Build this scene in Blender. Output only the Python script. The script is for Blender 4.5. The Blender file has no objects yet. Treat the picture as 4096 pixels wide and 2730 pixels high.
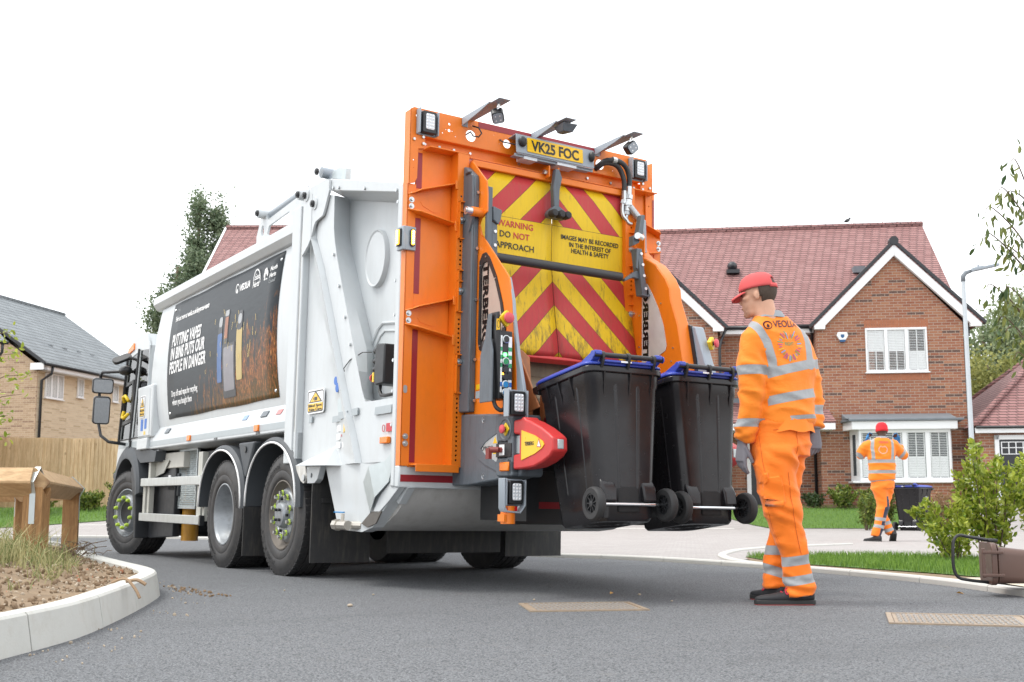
import bpy, bmesh, math, random
import numpy as np
from mathutils import Vector, Matrix, Euler, noise as mnoise
R=math.radians
rng=random.Random(7); nr=np.random.RandomState(7)
SC=bpy.context.scene
COL=SC.collection
# ------------------------------------------------------------------ camera, sky, sun, exposure
YAW,PITCH,ROLL=R(32.5),R(6.98),R(-0.136)
fwd=Vector((math.sin(YAW)*math.cos(PITCH),math.cos(YAW)*math.cos(PITCH),math.sin(PITCH)))
rt=Vector((math.cos(YAW),-math.sin(YAW),0)); upv=rt.cross(fwd)
rr=rt*math.cos(ROLL)+upv*math.sin(ROLL); uu=-rt*math.sin(ROLL)+upv*math.cos(ROLL)
cam=bpy.data.cameras.new('camera'); camo=bpy.data.objects.new('camera',cam); COL.objects.link(camo)
M=Matrix((rr,uu,-fwd)).transposed().to_4x4(); M.translation=Vector((0,0,.585)); camo.matrix_world=M
cam.lens=39.52; cam.sensor_width=36; cam.sensor_fit='HORIZONTAL'; cam.shift_y=.02693
cam.clip_start=.05; cam.clip_end=900
cam.dof.use_dof=True; cam.dof.focus_distance=7.4; cam.dof.aperture_fstop=6.3
SC.camera=camo
W=bpy.data.worlds.new('World'); SC.world=W; W.use_nodes=True
SUN_EL,SUN_AZ=R(60),R(-58)          # azimuth clockwise from +Y
nt=W.node_tree; nt.nodes.clear()
sky=nt.nodes.new('ShaderNodeTexSky'); sky.sky_type='NISHITA'; sky.sun_disc=False
sky.sun_elevation=SUN_EL; sky.sun_rotation=SUN_AZ; sky.air_density=1; sky.dust_density=3
mx=nt.nodes.new('ShaderNodeMix'); mx.data_type='RGBA'; mx.inputs[0].default_value=.9
mx.inputs[7].default_value=(14.4,14.7,15.0,1)        # thick bright cloud over the sky
nt.links.new(sky.outputs[0],mx.inputs[6])
bg=nt.nodes.new('ShaderNodeBackground'); bg.inputs[1].default_value=.088
nt.links.new(mx.outputs[2],bg.inputs[0])
wo=nt.nodes.new('ShaderNodeOutputWorld'); nt.links.new(bg.outputs[0],wo.inputs[0])
sl=bpy.data.lights.new('sun','SUN'); sl.energy=1.35; sl.angle=R(20); sl.color=(1,.965,.9)
so=bpy.data.objects.new('sun',sl); COL.objects.link(so)
sd=Vector((math.sin(SUN_AZ)*math.cos(SUN_EL),math.cos(SUN_AZ)*math.cos(SUN_EL),math.sin(SUN_EL)))
so.rotation_euler=(-sd).to_track_quat('-Z','Y').to_euler(); so.location=(0,0,20)
SC.view_settings.view_transform='Standard'; SC.view_settings.look='None'
SC.view_settings.exposure=.74; SC.view_settings.gamma=1
SC.cycles.max_bounces=6; SC.cycles.transparent_max_bounces=12
# ------------------------------------------------------------------ helpers
def root(name,label,cat,loc=(0,0,0),rot=(0,0,0),group=None):
    o=bpy.data.objects.new(name,None); COL.objects.link(o); o.location=loc; o.rotation_euler=rot
    o.empty_display_size=.2
    return tag(o,label,cat,group)
def tag(o,label=None,cat=None,group=None,kind=None):
    if label: o['label']=label
    if cat: o['category']=cat
    if group: o['group']=group
    if kind: o['kind']=kind
    return o
def link(name,me,mats,parent=None,smooth=False,bevel=0,seg=2,fix=True,ang=35):
    if fix:
        bm=bmesh.new(); bm.from_mesh(me); bmesh.ops.recalc_face_normals(bm,faces=bm.faces); bm.to_mesh(me); bm.free()
    o=bpy.data.objects.new(name,me); COL.objects.link(o)
    if not isinstance(mats,(list,tuple)): mats=[mats]
    me.materials.clear()
    for m in mats: me.materials.append(m)
    if smooth: me.polygons.foreach_set('use_smooth',[True]*len(me.polygons))
    if smooth=='auto': me.set_sharp_from_angle(angle=R(ang))
    if parent: o.parent=parent
    if bevel:
        b=o.modifiers.new('bevel','BEVEL'); b.width=bevel; b.segments=seg; b.limit_method='ANGLE'; b.angle_limit=R(40); b.harden_normals=False
        if not smooth: 
            me.polygons.foreach_set('use_smooth',[True]*len(me.polygons)); me.set_sharp_from_angle(angle=R(30))
    return o
class MB:
    def __init__(s): s.v=[];s.f=[];s.m=[];s.T=None
    def add(s,vs,fs,mi=0):
        n=len(s.v)
        s.v+=[tuple(s.T@Vector(v)) for v in vs] if s.T else [tuple(v) for v in vs]
        s.f+=[tuple(i+n for i in f) for f in fs]; s.m+=[mi]*len(fs); return s
    def box(s,x0,x1,y0,y1,z0,z1,mi=0):
        return s.add([(x0,y0,z0),(x1,y0,z0),(x1,y1,z0),(x0,y1,z0),(x0,y0,z1),(x1,y0,z1),(x1,y1,z1),(x0,y1,z1)],
          [(0,3,2,1),(4,5,6,7),(0,1,5,4),(1,2,6,5),(2,3,7,6),(3,0,4,7)],mi)
    def prism(s,pts,pl,a,b,mi=0):
        f={'x':lambda p,t:(t,p[0],p[1]),'y':lambda p,t:(p[0],t,p[1]),'z':lambda p,t:(p[0],p[1],t)}[pl]
        n=len(pts); vs=[f(p,a) for p in pts]+[f(p,b) for p in pts]
        return s.add(vs,[tuple(range(n))[::-1],tuple(range(n,2*n))]+[(i,(i+1)%n,(i+1)%n+n,i+n) for i in range(n)],mi)
    def quad(s,a,b,c,d,mi=0): return s.add([a,b,c,d],[(0,1,2,3)],mi)
    def rings(s,rings,caps=True,mi=0,closed=True):
        n=len(rings[0]); vs=[p for r in rings for p in r]; fs=[]
        for k in range(len(rings)-1):
            for i in range(n if closed else n-1):
                j=(i+1)%n; fs.append((k*n+i,k*n+j,(k+1)*n+j,(k+1)*n+i))
        if caps: fs+=[tuple(range(n))[::-1],tuple((len(rings)-1)*n+i for i in range(n))]
        return s.add(vs,fs,mi)
    def tube(s,pts,r,n=10,mi=0,caps=True,sq=None):
        pts=[Vector(p) for p in pts]; rs=r if isinstance(r,(list,tuple)) else [r]*len(pts); out=[]; pu=None
        for i,p in enumerate(pts):
            d=(pts[min(i+1,len(pts)-1)]-pts[max(i-1,0)]).normalized()
            if pu is None:
                pu=Vector((0,0,1)) if abs(d.z)<.9 else Vector((0,1,0))
            a=d.cross(pu).normalized(); b=a.cross(d).normalized(); pu=b
            out.append([tuple(p+(a*math.cos(2*math.pi*k/n)+b*math.sin(2*math.pi*k/n))*rs[i]) for k in range(n)])
        return s.rings(out,caps,mi)
    def cyl(s,p0,p1,r0,r1=None,n=16,mi=0): return s.tube([p0,p1],[r0,r0 if r1 is None else r1],n,mi)
    def lathe(s,prof,o,axis,n=32,mi=0,caps=False):
        o=Vector(o); ax=Vector(axis).normalized(); u=Vector((0,0,1)) if abs(ax.z)<.9 else Vector((1,0,0))
        a=ax.cross(u).normalized(); b=ax.cross(a)
        return s.rings([[tuple(o+ax*h+(a*math.cos(2*math.pi*k/n)+b*math.sin(2*math.pi*k/n))*r) for k in range(n)] for r,h in prof],caps,mi)
    def sphere(s,c,rx,ry=None,rz=None,n=12,m=8,mi=0):
        ry=ry or rx; rz=rz or rx; rg=[]
        for i in range(m+1):
            t=math.pi*i/m; q=max(math.sin(t),.02); rg.append([(c[0]+rx*q*math.cos(2*math.pi*k/n),c[1]+ry*q*math.sin(2*math.pi*k/n),c[2]-rz*math.cos(t)) for k in range(n)])
        return s.rings(rg,True,mi)
    def mesh(s,name):
        me=bpy.data.meshes.new(name); me.from_pydata(s.v,[],s.f); me.polygons.foreach_set('material_index',s.m); me.update(); return me
    def build(s,name,mats,parent=None,each=False,**k):
        if each:                                        # every separate piece becomes an object of its own
            par=list(range(len(s.v)))
            def fd(i):
                while par[i]!=i: par[i]=par[par[i]]; i=par[i]
                return i
            for f in s.f:
                for q in f[1:]: par[fd(q)]=fd(f[0])
            gr={}
            for f,m in zip(s.f,s.m): gr.setdefault(fd(f[0]),[]).append((f,m))
            out=[]
            for fl in gr.values():
                ids=sorted({q for f,_ in fl for q in f}); mp={q:i for i,q in enumerate(ids)}; c=MB(); c.v=[s.v[q] for q in ids]; c.f=[tuple(mp[q] for q in f) for f,_ in fl]; c.m=[m for _,m in fl]; out.append(c.build(name,mats,parent,**k))
            return out
        me=s.mesh(name); mi=s.m
        o=link(name,me,mats,parent,**k); me.polygons.foreach_set('material_index',mi); return o
def plate_mesh(outline,holes,th,name='plate'):
    """flat plate with real holes in the XY plane, thickness th along Z"""
    cu=bpy.data.curves.new(name,'CURVE'); cu.dimensions='2D'; cu.fill_mode='BOTH'; cu.extrude=th/2
    for poly in [outline]+list(holes):
        sp=cu.splines.new('POLY'); sp.points.add(len(poly)-1); sp.use_cyclic_u=True
        for p,q in zip(sp.points,poly): p.co=(q[0],q[1],0,1)
    o=bpy.data.objects.new(name,cu); COL.objects.link(o)
    dg=bpy.context.evaluated_depsgraph_get(); me=bpy.data.meshes.new_from_object(o.evaluated_get(dg)); bpy.data.objects.remove(o); bpy.data.curves.remove(cu)
    return me
def circ(x,y,r,n=14,ry=None): return [(x+r*math.cos(2*math.pi*k/n),y+(ry or r)*math.sin(2*math.pi*k/n)) for k in range(n)]
def rrect(x0,x1,y0,y1,r,n=4):
    o=[]
    for cx,cy,a in ((x1-r,y0+r,-90),(x1-r,y1-r,0),(x0+r,y1-r,90),(x0+r,y0+r,180)):
        o+=[(cx+r*math.cos(R(a+90*k/n)),cy+r*math.sin(R(a+90*k/n))) for k in range(n+1)]
    return o
def frame(o,x,y):
    """matrix with given local X and Y directions"""
    x=Vector(x).normalized(); y=Vector(y); y=(y-x*y.dot(x)).normalized(); z=x.cross(y)
    m=Matrix((x,y,z)).transposed().to_4x4(); m.translation=Vector(o); return m
YZ=lambda x:frame((x,0,0),(0,1,0),(0,0,1))   # local XY -> (y,z) plane, normal +x
XZ=lambda y:frame((0,y,0),(1,0,0),(0,0,1))   # local XY -> (x,z) plane, normal -y
def plate(name,outline,holes,th,mtx,mat_,parent=None,**k):
    me=plate_mesh(outline,holes,th,name); me.transform(mtx); return link(name,me,mat_,parent,**k)
def text_mesh(body,size,width=None,bold=0,ext=.0008,align='LEFT',shear=0,space=1.0):
    cu=bpy.data.curves.new('text','FONT'); cu.body=body; cu.size=size; cu.extrude=ext; cu.offset=bold; cu.align_x=align; cu.shear=shear; cu.space_character=space; cu.resolution_u=3
    o=bpy.data.objects.new('text',cu); COL.objects.link(o); dg=bpy.context.evaluated_depsgraph_get()
    me=bpy.data.meshes.new_from_object(o.evaluated_get(dg)); bpy.data.objects.remove(o); bpy.data.curves.remove(cu)
    if width:
        xs=[v.co.x for v in me.vertices]; a,b=min(xs),max(xs); s=width/(b-a)
        off=a if align=='LEFT' else (a+b)/2
        for v in me.vertices: v.co.x=(v.co.x-off)*s
    return me
def text(name,body,size,mtx,mat_,parent,warp=None,**k):
    me=text_mesh(body,size,**k); me.transform(mtx)
    if warp:
        for v in me.vertices: v.co=warp(v.co)
    return link(name,me,mat_,parent,fix=False)
def copy_tree(o,parent=None):
    c=o.copy(); COL.objects.link(c)
    if parent: c.parent=parent
    for ch in o.children: copy_tree(ch,c)
    return c
# ------------------------------------------------------------------ materials
def nodes(name):
    m=bpy.data.materials.new(name); m.use_nodes=True; t=m.node_tree; b=t.nodes['Principled BSDF']; return m,t,b
def N(t,ty,**k):
    n=t.nodes.new(ty)
    for a,v in k.items():
        if a.startswith('i_'):
            key=a[2:]; key=int(key) if key.isdigit() else key.replace('_',' ')
            n.inputs[key].default_value=v
        else: setattr(n,a,v)
    return n
def coord(t,kind='Object'): return N(t,'ShaderNodeTexCoord').outputs[kind]
def math_(t,op,a,b=None,c=None):
    n=N(t,'ShaderNodeMath',operation=op)
    for i,x in enumerate((a,b,c)):
        if x is None: continue
        if isinstance(x,(int,float)): n.inputs[i].default_value=x
        else: t.links.new(x,n.inputs[i])
    return n.outputs[0]
def mixc(t,f,a,b,mode='MIX'):
    n=N(t,'ShaderNodeMix',data_type='RGBA',blend_type=mode)
    for i,x in ((0,f),(6,a),(7,b)):
        if isinstance(x,(int,float)): n.inputs[i].default_value=x
        elif isinstance(x,tuple): n.inputs[i].default_value=x if len(x)==4 else (*x,1)
        else: t.links.new(x,n.inputs[i])
    return n.outputs[2]
def noise_(t,vec,scale,detail=4,rough=.55,dist=0):
    n=N(t,'ShaderNodeTexNoise'); n.inputs['Scale'].default_value=scale; n.inputs['Detail'].default_value=detail; n.inputs['Roughness'].default_value=rough; n.inputs['Distortion'].default_value=dist
    if vec is not None: t.links.new(vec,n.inputs['Vector'])
    return n.outputs['Fac']
def ramp(t,f,*stops):
    n=N(t,'ShaderNodeValToRGB'); e=n.color_ramp.elements
    while len(e)<len(stops): e.new(.5)
    for q,(p,c) in zip(e,stops): q.position=p; q.color=(c,c,c,1) if isinstance(c,(int,float)) else (*c[:3],1)
    t.links.new(f,n.inputs[0]); return n.outputs[0]
def scale_(t,vec,s):
    n=N(t,'ShaderNodeMapping'); n.inputs['Scale'].default_value=s; t.links.new(vec,n.inputs[0]); return n.outputs[0]
def bump(t,b,h,strength=.3,dist=.01):
    n=N(t,'ShaderNodeBump'); n.inputs['Strength'].default_value=strength; n.inputs['Distance'].default_value=dist; t.links.new(h,n.inputs['Height']); t.links.new(n.outputs[0],b.inputs['Normal'])
def mat(name,c,rough=.5,metal=0,var=.12,vs=6,dirt=0,dirtc=(.09,.075,.06),bs=0,bsc=200,coat=0,spec=.5,trans=0,emit=None,es=1,ds=3.,streak=(4,4,.7)):
    m,t,b=nodes(name); co=coord(t)
    base=mixc(t,math_(t,'MULTIPLY',noise_(t,co,vs),1.0),tuple(x*(1-var) for x in c),tuple(min(1,x*(1+var)) for x in c))
    if dirt:
        d=noise_(t,scale_(t,co,streak),ds,6,.7); d=ramp(t,d,(.48,0),(.75,1)); base=mixc(t,math_(t,'MULTIPLY',d,dirt),base,dirtc)
    t.links.new(base,b.inputs['Base Color'])
    rn=noise_(t,co,vs*3); t.links.new(math_(t,'MULTIPLY_ADD',rn,.2,rough-.1),b.inputs['Roughness'])
    b.inputs['Metallic'].default_value=metal; b.inputs['Specular IOR Level'].default_value=spec; b.inputs['Coat Weight'].default_value=coat
    b.inputs['Transmission Weight'].default_value=trans
    if emit: b.inputs['Emission Color'].default_value=(*emit,1); b.inputs['Emission Strength'].default_value=es
    if bs: bump(t,b,noise_(t,co,bsc,3),bs,.004)
    return m
# ------------------------------------------------------------------ material library
WHITE=mat('white paint',(.525,.555,.572),.38,var=.03,coat=.12,dirt=.14,dirtc=(.32,.29,.25),ds=2.2)
WHITED=mat('white paint grimy',(.62,.61,.58),.5,var=.08,dirt=.75,dirtc=(.10,.075,.05),ds=5)
ORANGE=mat('orange paint',(.78,.185,.006),.42,var=.05,coat=.1,dirt=.10,dirtc=(.22,.09,.03),ds=6,streak=(4,4,1.6))
GREYP=mat('grey panel plastic',(.105,.125,.145),.46,var=.08,dirt=.4,dirtc=(.035,.035,.035),ds=5)
GREYL=mat('light grey steel',(.30,.34,.38),.42,var=.06)
GALV=mat('galvanised steel',(.50,.55,.56),.42,.55,var=.12,vs=14)
ALU=mat('brushed aluminium',(.52,.54,.53),.40,.5,var=.08,vs=10,dirt=.25,dirtc=(.2,.19,.17))
STEEL=mat('bolt steel',(.55,.57,.58),.3,.9)
CHROME=mat('bright steel',(.7,.71,.73),.12,1.)
BLACK=mat('black plastic',(.018,.019,.021),.42,var=.15)
RUBBER=mat('rubber',(.026,.026,.027),.68,var=.2,bs=.15,bsc=60)
TYRE=mat('tyre rubber',(.036,.035,.036),.62,var=.2,dirt=.5,dirtc=(.085,.075,.065),ds=4,streak=(3,3,3))
TYRELET=mat('tyre lettering',(.017,.017,.018),.6)
FLAP=mat('mud flap rubber',(.022,.022,.023),.6,var=.2,dirt=.8,dirtc=(.075,.066,.055),ds=6,streak=(4,4,.6))
CHASSIS=mat('chassis paint',(.014,.016,.02),.5,var=.2)
ARCH=mat('wheel arch plastic',(.055,.062,.07),.55,var=.1)
RED=mat('red plastic',(.55,.035,.035),.42,var=.08,dirt=.25,dirtc=(.25,.06,.05),ds=5)
REDT=mat('red reflective tape',(.27,.012,.02),.35,var=.06)
REDB=mat('red mushroom button',(.62,.07,.09),.45)
YEL=mat('yellow plastic',(.80,.55,.015),.4,var=.05,dirt=.15,dirtc=(.2,.15,.05),ds=7)
YELP=mat('number plate yellow',(.80,.48,.008),.3,var=.02)
INK=mat('black print',(.012,.012,.013),.4)
INKW=mat('white print',(.82,.82,.82),.45)
INKG=mat('grey print',(.30,.32,.33),.45)
INKR=mat('red print',(.50,.03,.04),.45)
INKB=mat('blue print',(.02,.13,.48),.4)
INKGR=mat('green print',(.03,.30,.13),.4)
STRIP=mat('grey reflective strip',(.36,.40,.42),.4,var=.05)
AMBER=mat('amber lens',(.85,.20,.005),.25,var=.08)
AMBERLIT=mat('amber lamp lit',(.9,.35,.02),.3,emit=(1,.42,.03),es=5)
AMBERHOT=mat('amber led hot',(1,.6,.1),.3,emit=(1,.68,.2),es=14)
REDL=mat('red lens',(.50,.01,.015),.2)
LENS=mat('clear lamp lens',(.62,.66,.70),.2,var=.15,vs=40)
REFL=mat('lamp reflector',(.86,.87,.88),.25)
GREENLIT=mat('green indicator lit',(.05,.6,.1),.3,emit=(.1,1,.15),es=4)
GREENB=mat('green button',(.02,.25,.09),.4)
BLUEB=mat('blue button',(.02,.22,.5),.4)
LIME=mat('lime wheel nut indicator',(.42,.58,.06),.45)
BROWNK=mat('brown lever plastic',(.20,.035,.03),.45)
RIM=mat('silver wheel rim',(.30,.32,.34),.42,.45,var=.1,dirt=.5,dirtc=(.10,.085,.07),ds=4,streak=(2,2,2))
RIMD=mat('dirty wheel disc',(.16,.14,.12),.6,.3,var=.2)
YELC=mat('yellow hydraulic cylinder',(.55,.27,.03),.5,var=.1,dirt=.5,dirtc=(.16,.08,.03))
HOPU=mat('hopper underside',(.55,.54,.52),.5,var=.06,dirt=.35,dirtc=(.25,.23,.20),ds=2.5)
RUST=mat('worn orange chute steel',(.42,.16,.06),.6,var=.2,dirt=.6,dirtc=(.16,.13,.11),ds=6)
DIRTY=mat('dirty hopper interior',(.20,.16,.11),.75,var=.25,dirt=.5)
BINP=mat('black bin plastic',(.016,.015,.017),.24,var=.06,bs=.02,bsc=14,spec=.36)
BINL=mat('blue bin lid',(.035,.065,.38),.35,var=.06)
BROWN=mat('brown caddy plastic',(.105,.058,.045),.36,var=.06)
HOSE=mat('hydraulic hose',(.03,.03,.031),.5,bs=.25,bsc=120)
GREYJ=mat('grey sealing hose',(.40,.40,.38),.5)
# glass of the cab: dark tinted and glossy
m,t,b=nodes('tinted cab glass'); tr_=N(t,'ShaderNodeBsdfTransparent'); tr_.inputs[0].default_value=(.62,.66,.64,1); gl_=N(t,'ShaderNodeBsdfGlossy'); gl_.inputs['Roughness'].default_value=.03; fr__=N(t,'ShaderNodeFresnel'); fr__.inputs[0].default_value=1.6; mm_=N(t,'ShaderNodeMixShader'); t.links.new(fr__.outputs[0],mm_.inputs[0]); t.links.new(tr_.outputs[0],mm_.inputs[1]); t.links.new(gl_.outputs[0],mm_.inputs[2]); t.links.new(mm_.outputs[0],t.nodes['Material Output'].inputs[0]); GLASSD=m
m,t,b=nodes('house window glass'); b.inputs['Base Color'].default_value=(.10,.12,.13,1); b.inputs['Roughness'].default_value=.04; b.inputs['Specular IOR Level'].default_value=.5; GLASSH=m
m,t,b=nodes('mirror glass'); b.inputs['Base Color'].default_value=(.75,.77,.78,1); b.inputs['Metallic'].default_value=1; b.inputs['Roughness'].default_value=.02; MIRROR=m
m,t,b=nodes('lifter window'); co=coord(t)
c=mixc(t,noise_(t,co,3,3),(.40,.30,.26),(.56,.47,.40)); t.links.new(c,b.inputs['Base Color']); b.inputs['Roughness'].default_value=.25; LWIN=m
m,t,b=nodes('lifter window inner'); co=coord(t)
c=mixc(t,noise_(t,co,5,5,.6,.8),(.40,.36,.34),(.72,.71,.70)); t.links.new(c,b.inputs['Base Color']); b.inputs['Roughness'].default_value=.3; LWIN2=m
# chevron board
def chevron(x0,zt,per):
    m,t,b=nodes('red and yellow chevron board'); co=coord(t); s=N(t,'ShaderNodeSeparateXYZ'); t.links.new(co,s.inputs[0]); X,Y,Z=s.outputs
    w=math_(t,'ADD',Z,math_(t,'ABSOLUTE',math_(t,'SUBTRACT',X,x0)))
    k=math_(t,'FRACT',math_(t,'DIVIDE',math_(t,'SUBTRACT',w,zt-per),2*per))
    isred=math_(t,'LESS_THAN',k,.5)
    edge=math_(t,'LESS_THAN',math_(t,'ABSOLUTE',math_(t,'SUBTRACT',math_(t,'FRACT',math_(t,'MULTIPLY',k,2)),.5)),.487)
    band=math_(t,'MULTIPLY',math_(t,'LESS_THAN',Z,2.742),math_(t,'GREATER_THAN',Z,2.455))
    be=math_(t,'MULTIPLY',math_(t,'LESS_THAN',Z,2.745),math_(t,'GREATER_THAN',Z,2.452)); be=math_(t,'SUBTRACT',1,math_(t,'SUBTRACT',be,band))
    isred=math_(t,'MULTIPLY',isred,math_(t,'SUBTRACT',1,band)); edge=math_(t,'MAXIMUM',edge,band); edge=math_(t,'MULTIPLY',edge,be)
    n=noise_(t,co,2.5)
    c=mixc(t,isred,mixc(t,n,(.66,.43,.008),(.78,.53,.012)),mixc(t,n,(.42,.03,.036),(.52,.05,.055)))
    c=mixc(t,edge,(.06,.03,.02),c)
    sc=noise_(t,scale_(t,co,(14,14,2.2)),2.2,6,.75); low=math_(t,'MULTIPLY_ADD',Z,-1.15,3.0)
    d=ramp(t,math_(t,'ADD',sc,math_(t,'MULTIPLY',math_(t,'MINIMUM',math_(t,'MAXIMUM',low,0),1),.16)),(.60,0),(.80,1))
    c=mixc(t,math_(t,'MULTIPLY',d,math_(t,'MULTIPLY_ADD',isred,-.55,.85)),c,(.07,.055,.035))
    d2=ramp(t,noise_(t,scale_(t,co,(40,40,3)),1.5,4,.7),(.45,0),(.8,.18)); c=mixc(t,d2,c,(.30,.2,.05))
    t.links.new(c,b.inputs['Base Color']); b.inputs['Roughness'].default_value=.5; b.inputs['Specular IOR Level'].default_value=.35; return m
CHEV=chevron(1.2,2.30,.183)
# advertising poster: dark print with a painted fire
def postermat():
    m,t,b=nodes('dark poster print'); co=coord(t); s=N(t,'ShaderNodeSeparateXYZ'); t.links.new(co,s.inputs[0]); X,Y,Z=s.outputs
    fl=noise_(t,scale_(t,co,(1,3.6,1.4)),2.2,7,.62,1.6)
    hgt=math_(t,'MULTIPLY_ADD',math_(t,'SUBTRACT',4.75,Y),.30,1.64)             # flames stand taller towards the rear
    f=math_(t,'ADD',fl,math_(t,'MULTIPLY',math_(t,'SUBTRACT',hgt,Z),.55)); right=math_(t,'LESS_THAN',Y,5.3)
    g=ramp(t,f,(.44,0),(.54,.6),(.66,1))
    fine=noise_(t,scale_(t,co,(1,6,2.4)),3.0,7,.72,2.2)
    fc=ramp(t,fine,(.36,(.045,.040,.016)),(.47,(.10,.055,.022)),(.545,(.26,.085,.028)),(.61,(.46,.17,.05)),(.68,(.60,.36,.12)),(.76,(.30,.14,.05)))
    green=ramp(t,math_(t,'SUBTRACT',1.95,Z),(.1,0),(.42,.75))
    fc=mixc(t,math_(t,'MULTIPLY',green,.6),fc,(.075,.085,.03))
    basec=mixc(t,noise_(t,scale_(t,co,(1,2,9)),3,4),(.022,.026,.031),(.042,.050,.057))
    c=mixc(t,math_(t,'MULTIPLY',g,right),basec,fc)
    t.links.new(c,b.inputs['Base Color']); b.inputs['Roughness'].default_value=.45; b.inputs['Specular IOR Level'].default_value=.22
    bump(t,b,noise_(t,scale_(t,co,(1,.8,6)),2,3),.12,.02); return m
POSTER=postermat()
def wallcoord(t,rot=None):
    co=coord(t); s=N(t,'ShaderNodeSeparateXYZ'); t.links.new(co,s.inputs[0])
    c=N(t,'ShaderNodeCombineXYZ'); t.links.new(math_(t,'ADD',s.outputs[0],s.outputs[1]),c.inputs[0]); t.links.new(s.outputs[2],c.inputs[1]); return c.outputs[0],co,s
def brickmat(name,c1,c2,c3,mortar,soot=.25):
    m,t,b=nodes(name); v,co,s=wallcoord(t)
    def br(a,bb,bias,off=0):
        n=N(t,'ShaderNodeTexBrick'); t.links.new(v,n.inputs[0]); n.inputs['Color1'].default_value=(*a,1); n.inputs['Color2'].default_value=(*bb,1); n.inputs['Mortar'].default_value=(*mortar,1)
        n.inputs['Scale'].default_value=1; n.inputs['Brick Width'].default_value=.235; n.inputs['Row Height'].default_value=.078; n.inputs['Mortar Size'].default_value=.0085; n.inputs['Mortar Smooth'].default_value=.3; n.inputs['Bias'].default_value=bias
        n.offset=.5; return n
    n1=br(c1,c2,0); 
    cell=N(t,'ShaderNodeTexWhiteNoise',noise_dimensions='2D')
    q=N(t,'ShaderNodeVectorMath',operation='FLOOR'); mp=scale_(t,v,(1/.235*.5,1/.078,1)); t.links.new(mp,q.inputs[0]); t.links.new(q.outputs[0],cell.inputs[0])
    dark=ramp(t,cell.outputs[0],(.86,0),(.9,1)); 
    c=mixc(t,math_(t,'MULTIPLY',dark,math_(t,'SUBTRACT',1,n1.outputs['Fac'])),n1.outputs['Color'],c3)
    c=mixc(t,math_(t,'MULTIPLY',noise_(t,co,1.1,5,.6),soot),c,tuple(x*.55 for x in c1))
    c=mixc(t,ramp(t,noise_(t,co,30,3),(.5,0),(.9,.35)),c,tuple(x*1.4 for x in c2))
    t.links.new(c,b.inputs['Base Color']); b.inputs['Roughness'].default_value=.9; bump(t,b,math_(t,'SUBTRACT',1,n1.outputs['Fac']),.5,.01); return m
BRICKR=brickmat('red multi brick',(.27,.095,.055),(.37,.175,.10),(.105,.07,.06),(.40,.34,.275))
BRICKB=brickmat('buff brick',(.64,.52,.36),(.74,.62,.45),(.55,.43,.28),(.70,.62,.49),.08)
BRICKD=brickmat('darker brick',(.40,.28,.18),(.52,.38,.26),(.29,.19,.13),(.56,.46,.34),.2)  # darker brick tone for the gable ends and the corner house
SOLDIER=mat('soldier course brick',(.36,.14,.075),.9,var=.25,vs=9)
def tilemat(name,c1,c2,w=.17,h=.11,along='y',mort=(.03,.02,.02)):
    m,t,b=nodes(name); v,co,s=wallcoord(t)
    n=N(t,'ShaderNodeTexBrick'); t.links.new(v,n.inputs[0]); n.inputs['Color1'].default_value=(*c1,1); n.inputs['Color2'].default_value=(*c2,1); n.inputs['Mortar'].default_value=(*mort,1)
    n.inputs['Scale'].default_value=1; n.inputs['Brick Width'].default_value=w; n.inputs['Row Height'].default_value=h; n.inputs['Mortar Size'].default_value=.013; n.inputs['Mortar Smooth'].default_value=.25
    row=math_(t,'FRACT',math_(t,'DIVIDE',s.outputs[2],h))
    c=mixc(t,math_(t,'MULTIPLY',noise_(t,co,1.5,5,.7),.3),n.outputs['Color'],tuple(x*.7 for x in c1))
    t.links.new(c,b.inputs['Base Color']); b.inputs['Roughness'].default_value=.75; bump(t,b,math_(t,'SUBTRACT',math_(t,'MULTIPLY',math_(t,'SUBTRACT',1,row),.8),n.outputs['Fac']),.9,.03); return m
TILER=tilemat('red clay roof tiles',(.265,.125,.118),(.36,.19,.18),.24,.082,mort=(.07,.035,.034))
TILEG=tilemat('grey roof tiles',(.17,.19,.205),(.24,.265,.28),.3,.165,mort=(.06,.065,.07))
UPVC=mat('white upvc',(.80,.81,.82),.35,var=.02)
GUTTER=mat('black gutter',(.022,.024,.028),.4)
LEAD=mat('lead flashing',(.16,.18,.20),.6,var=.2,vs=5)
BLIND=mat('white shutter slats',(.66,.68,.68),.5,var=.04)
ROOMD=mat('dark room behind slats',(.05,.06,.07),.8)
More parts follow.
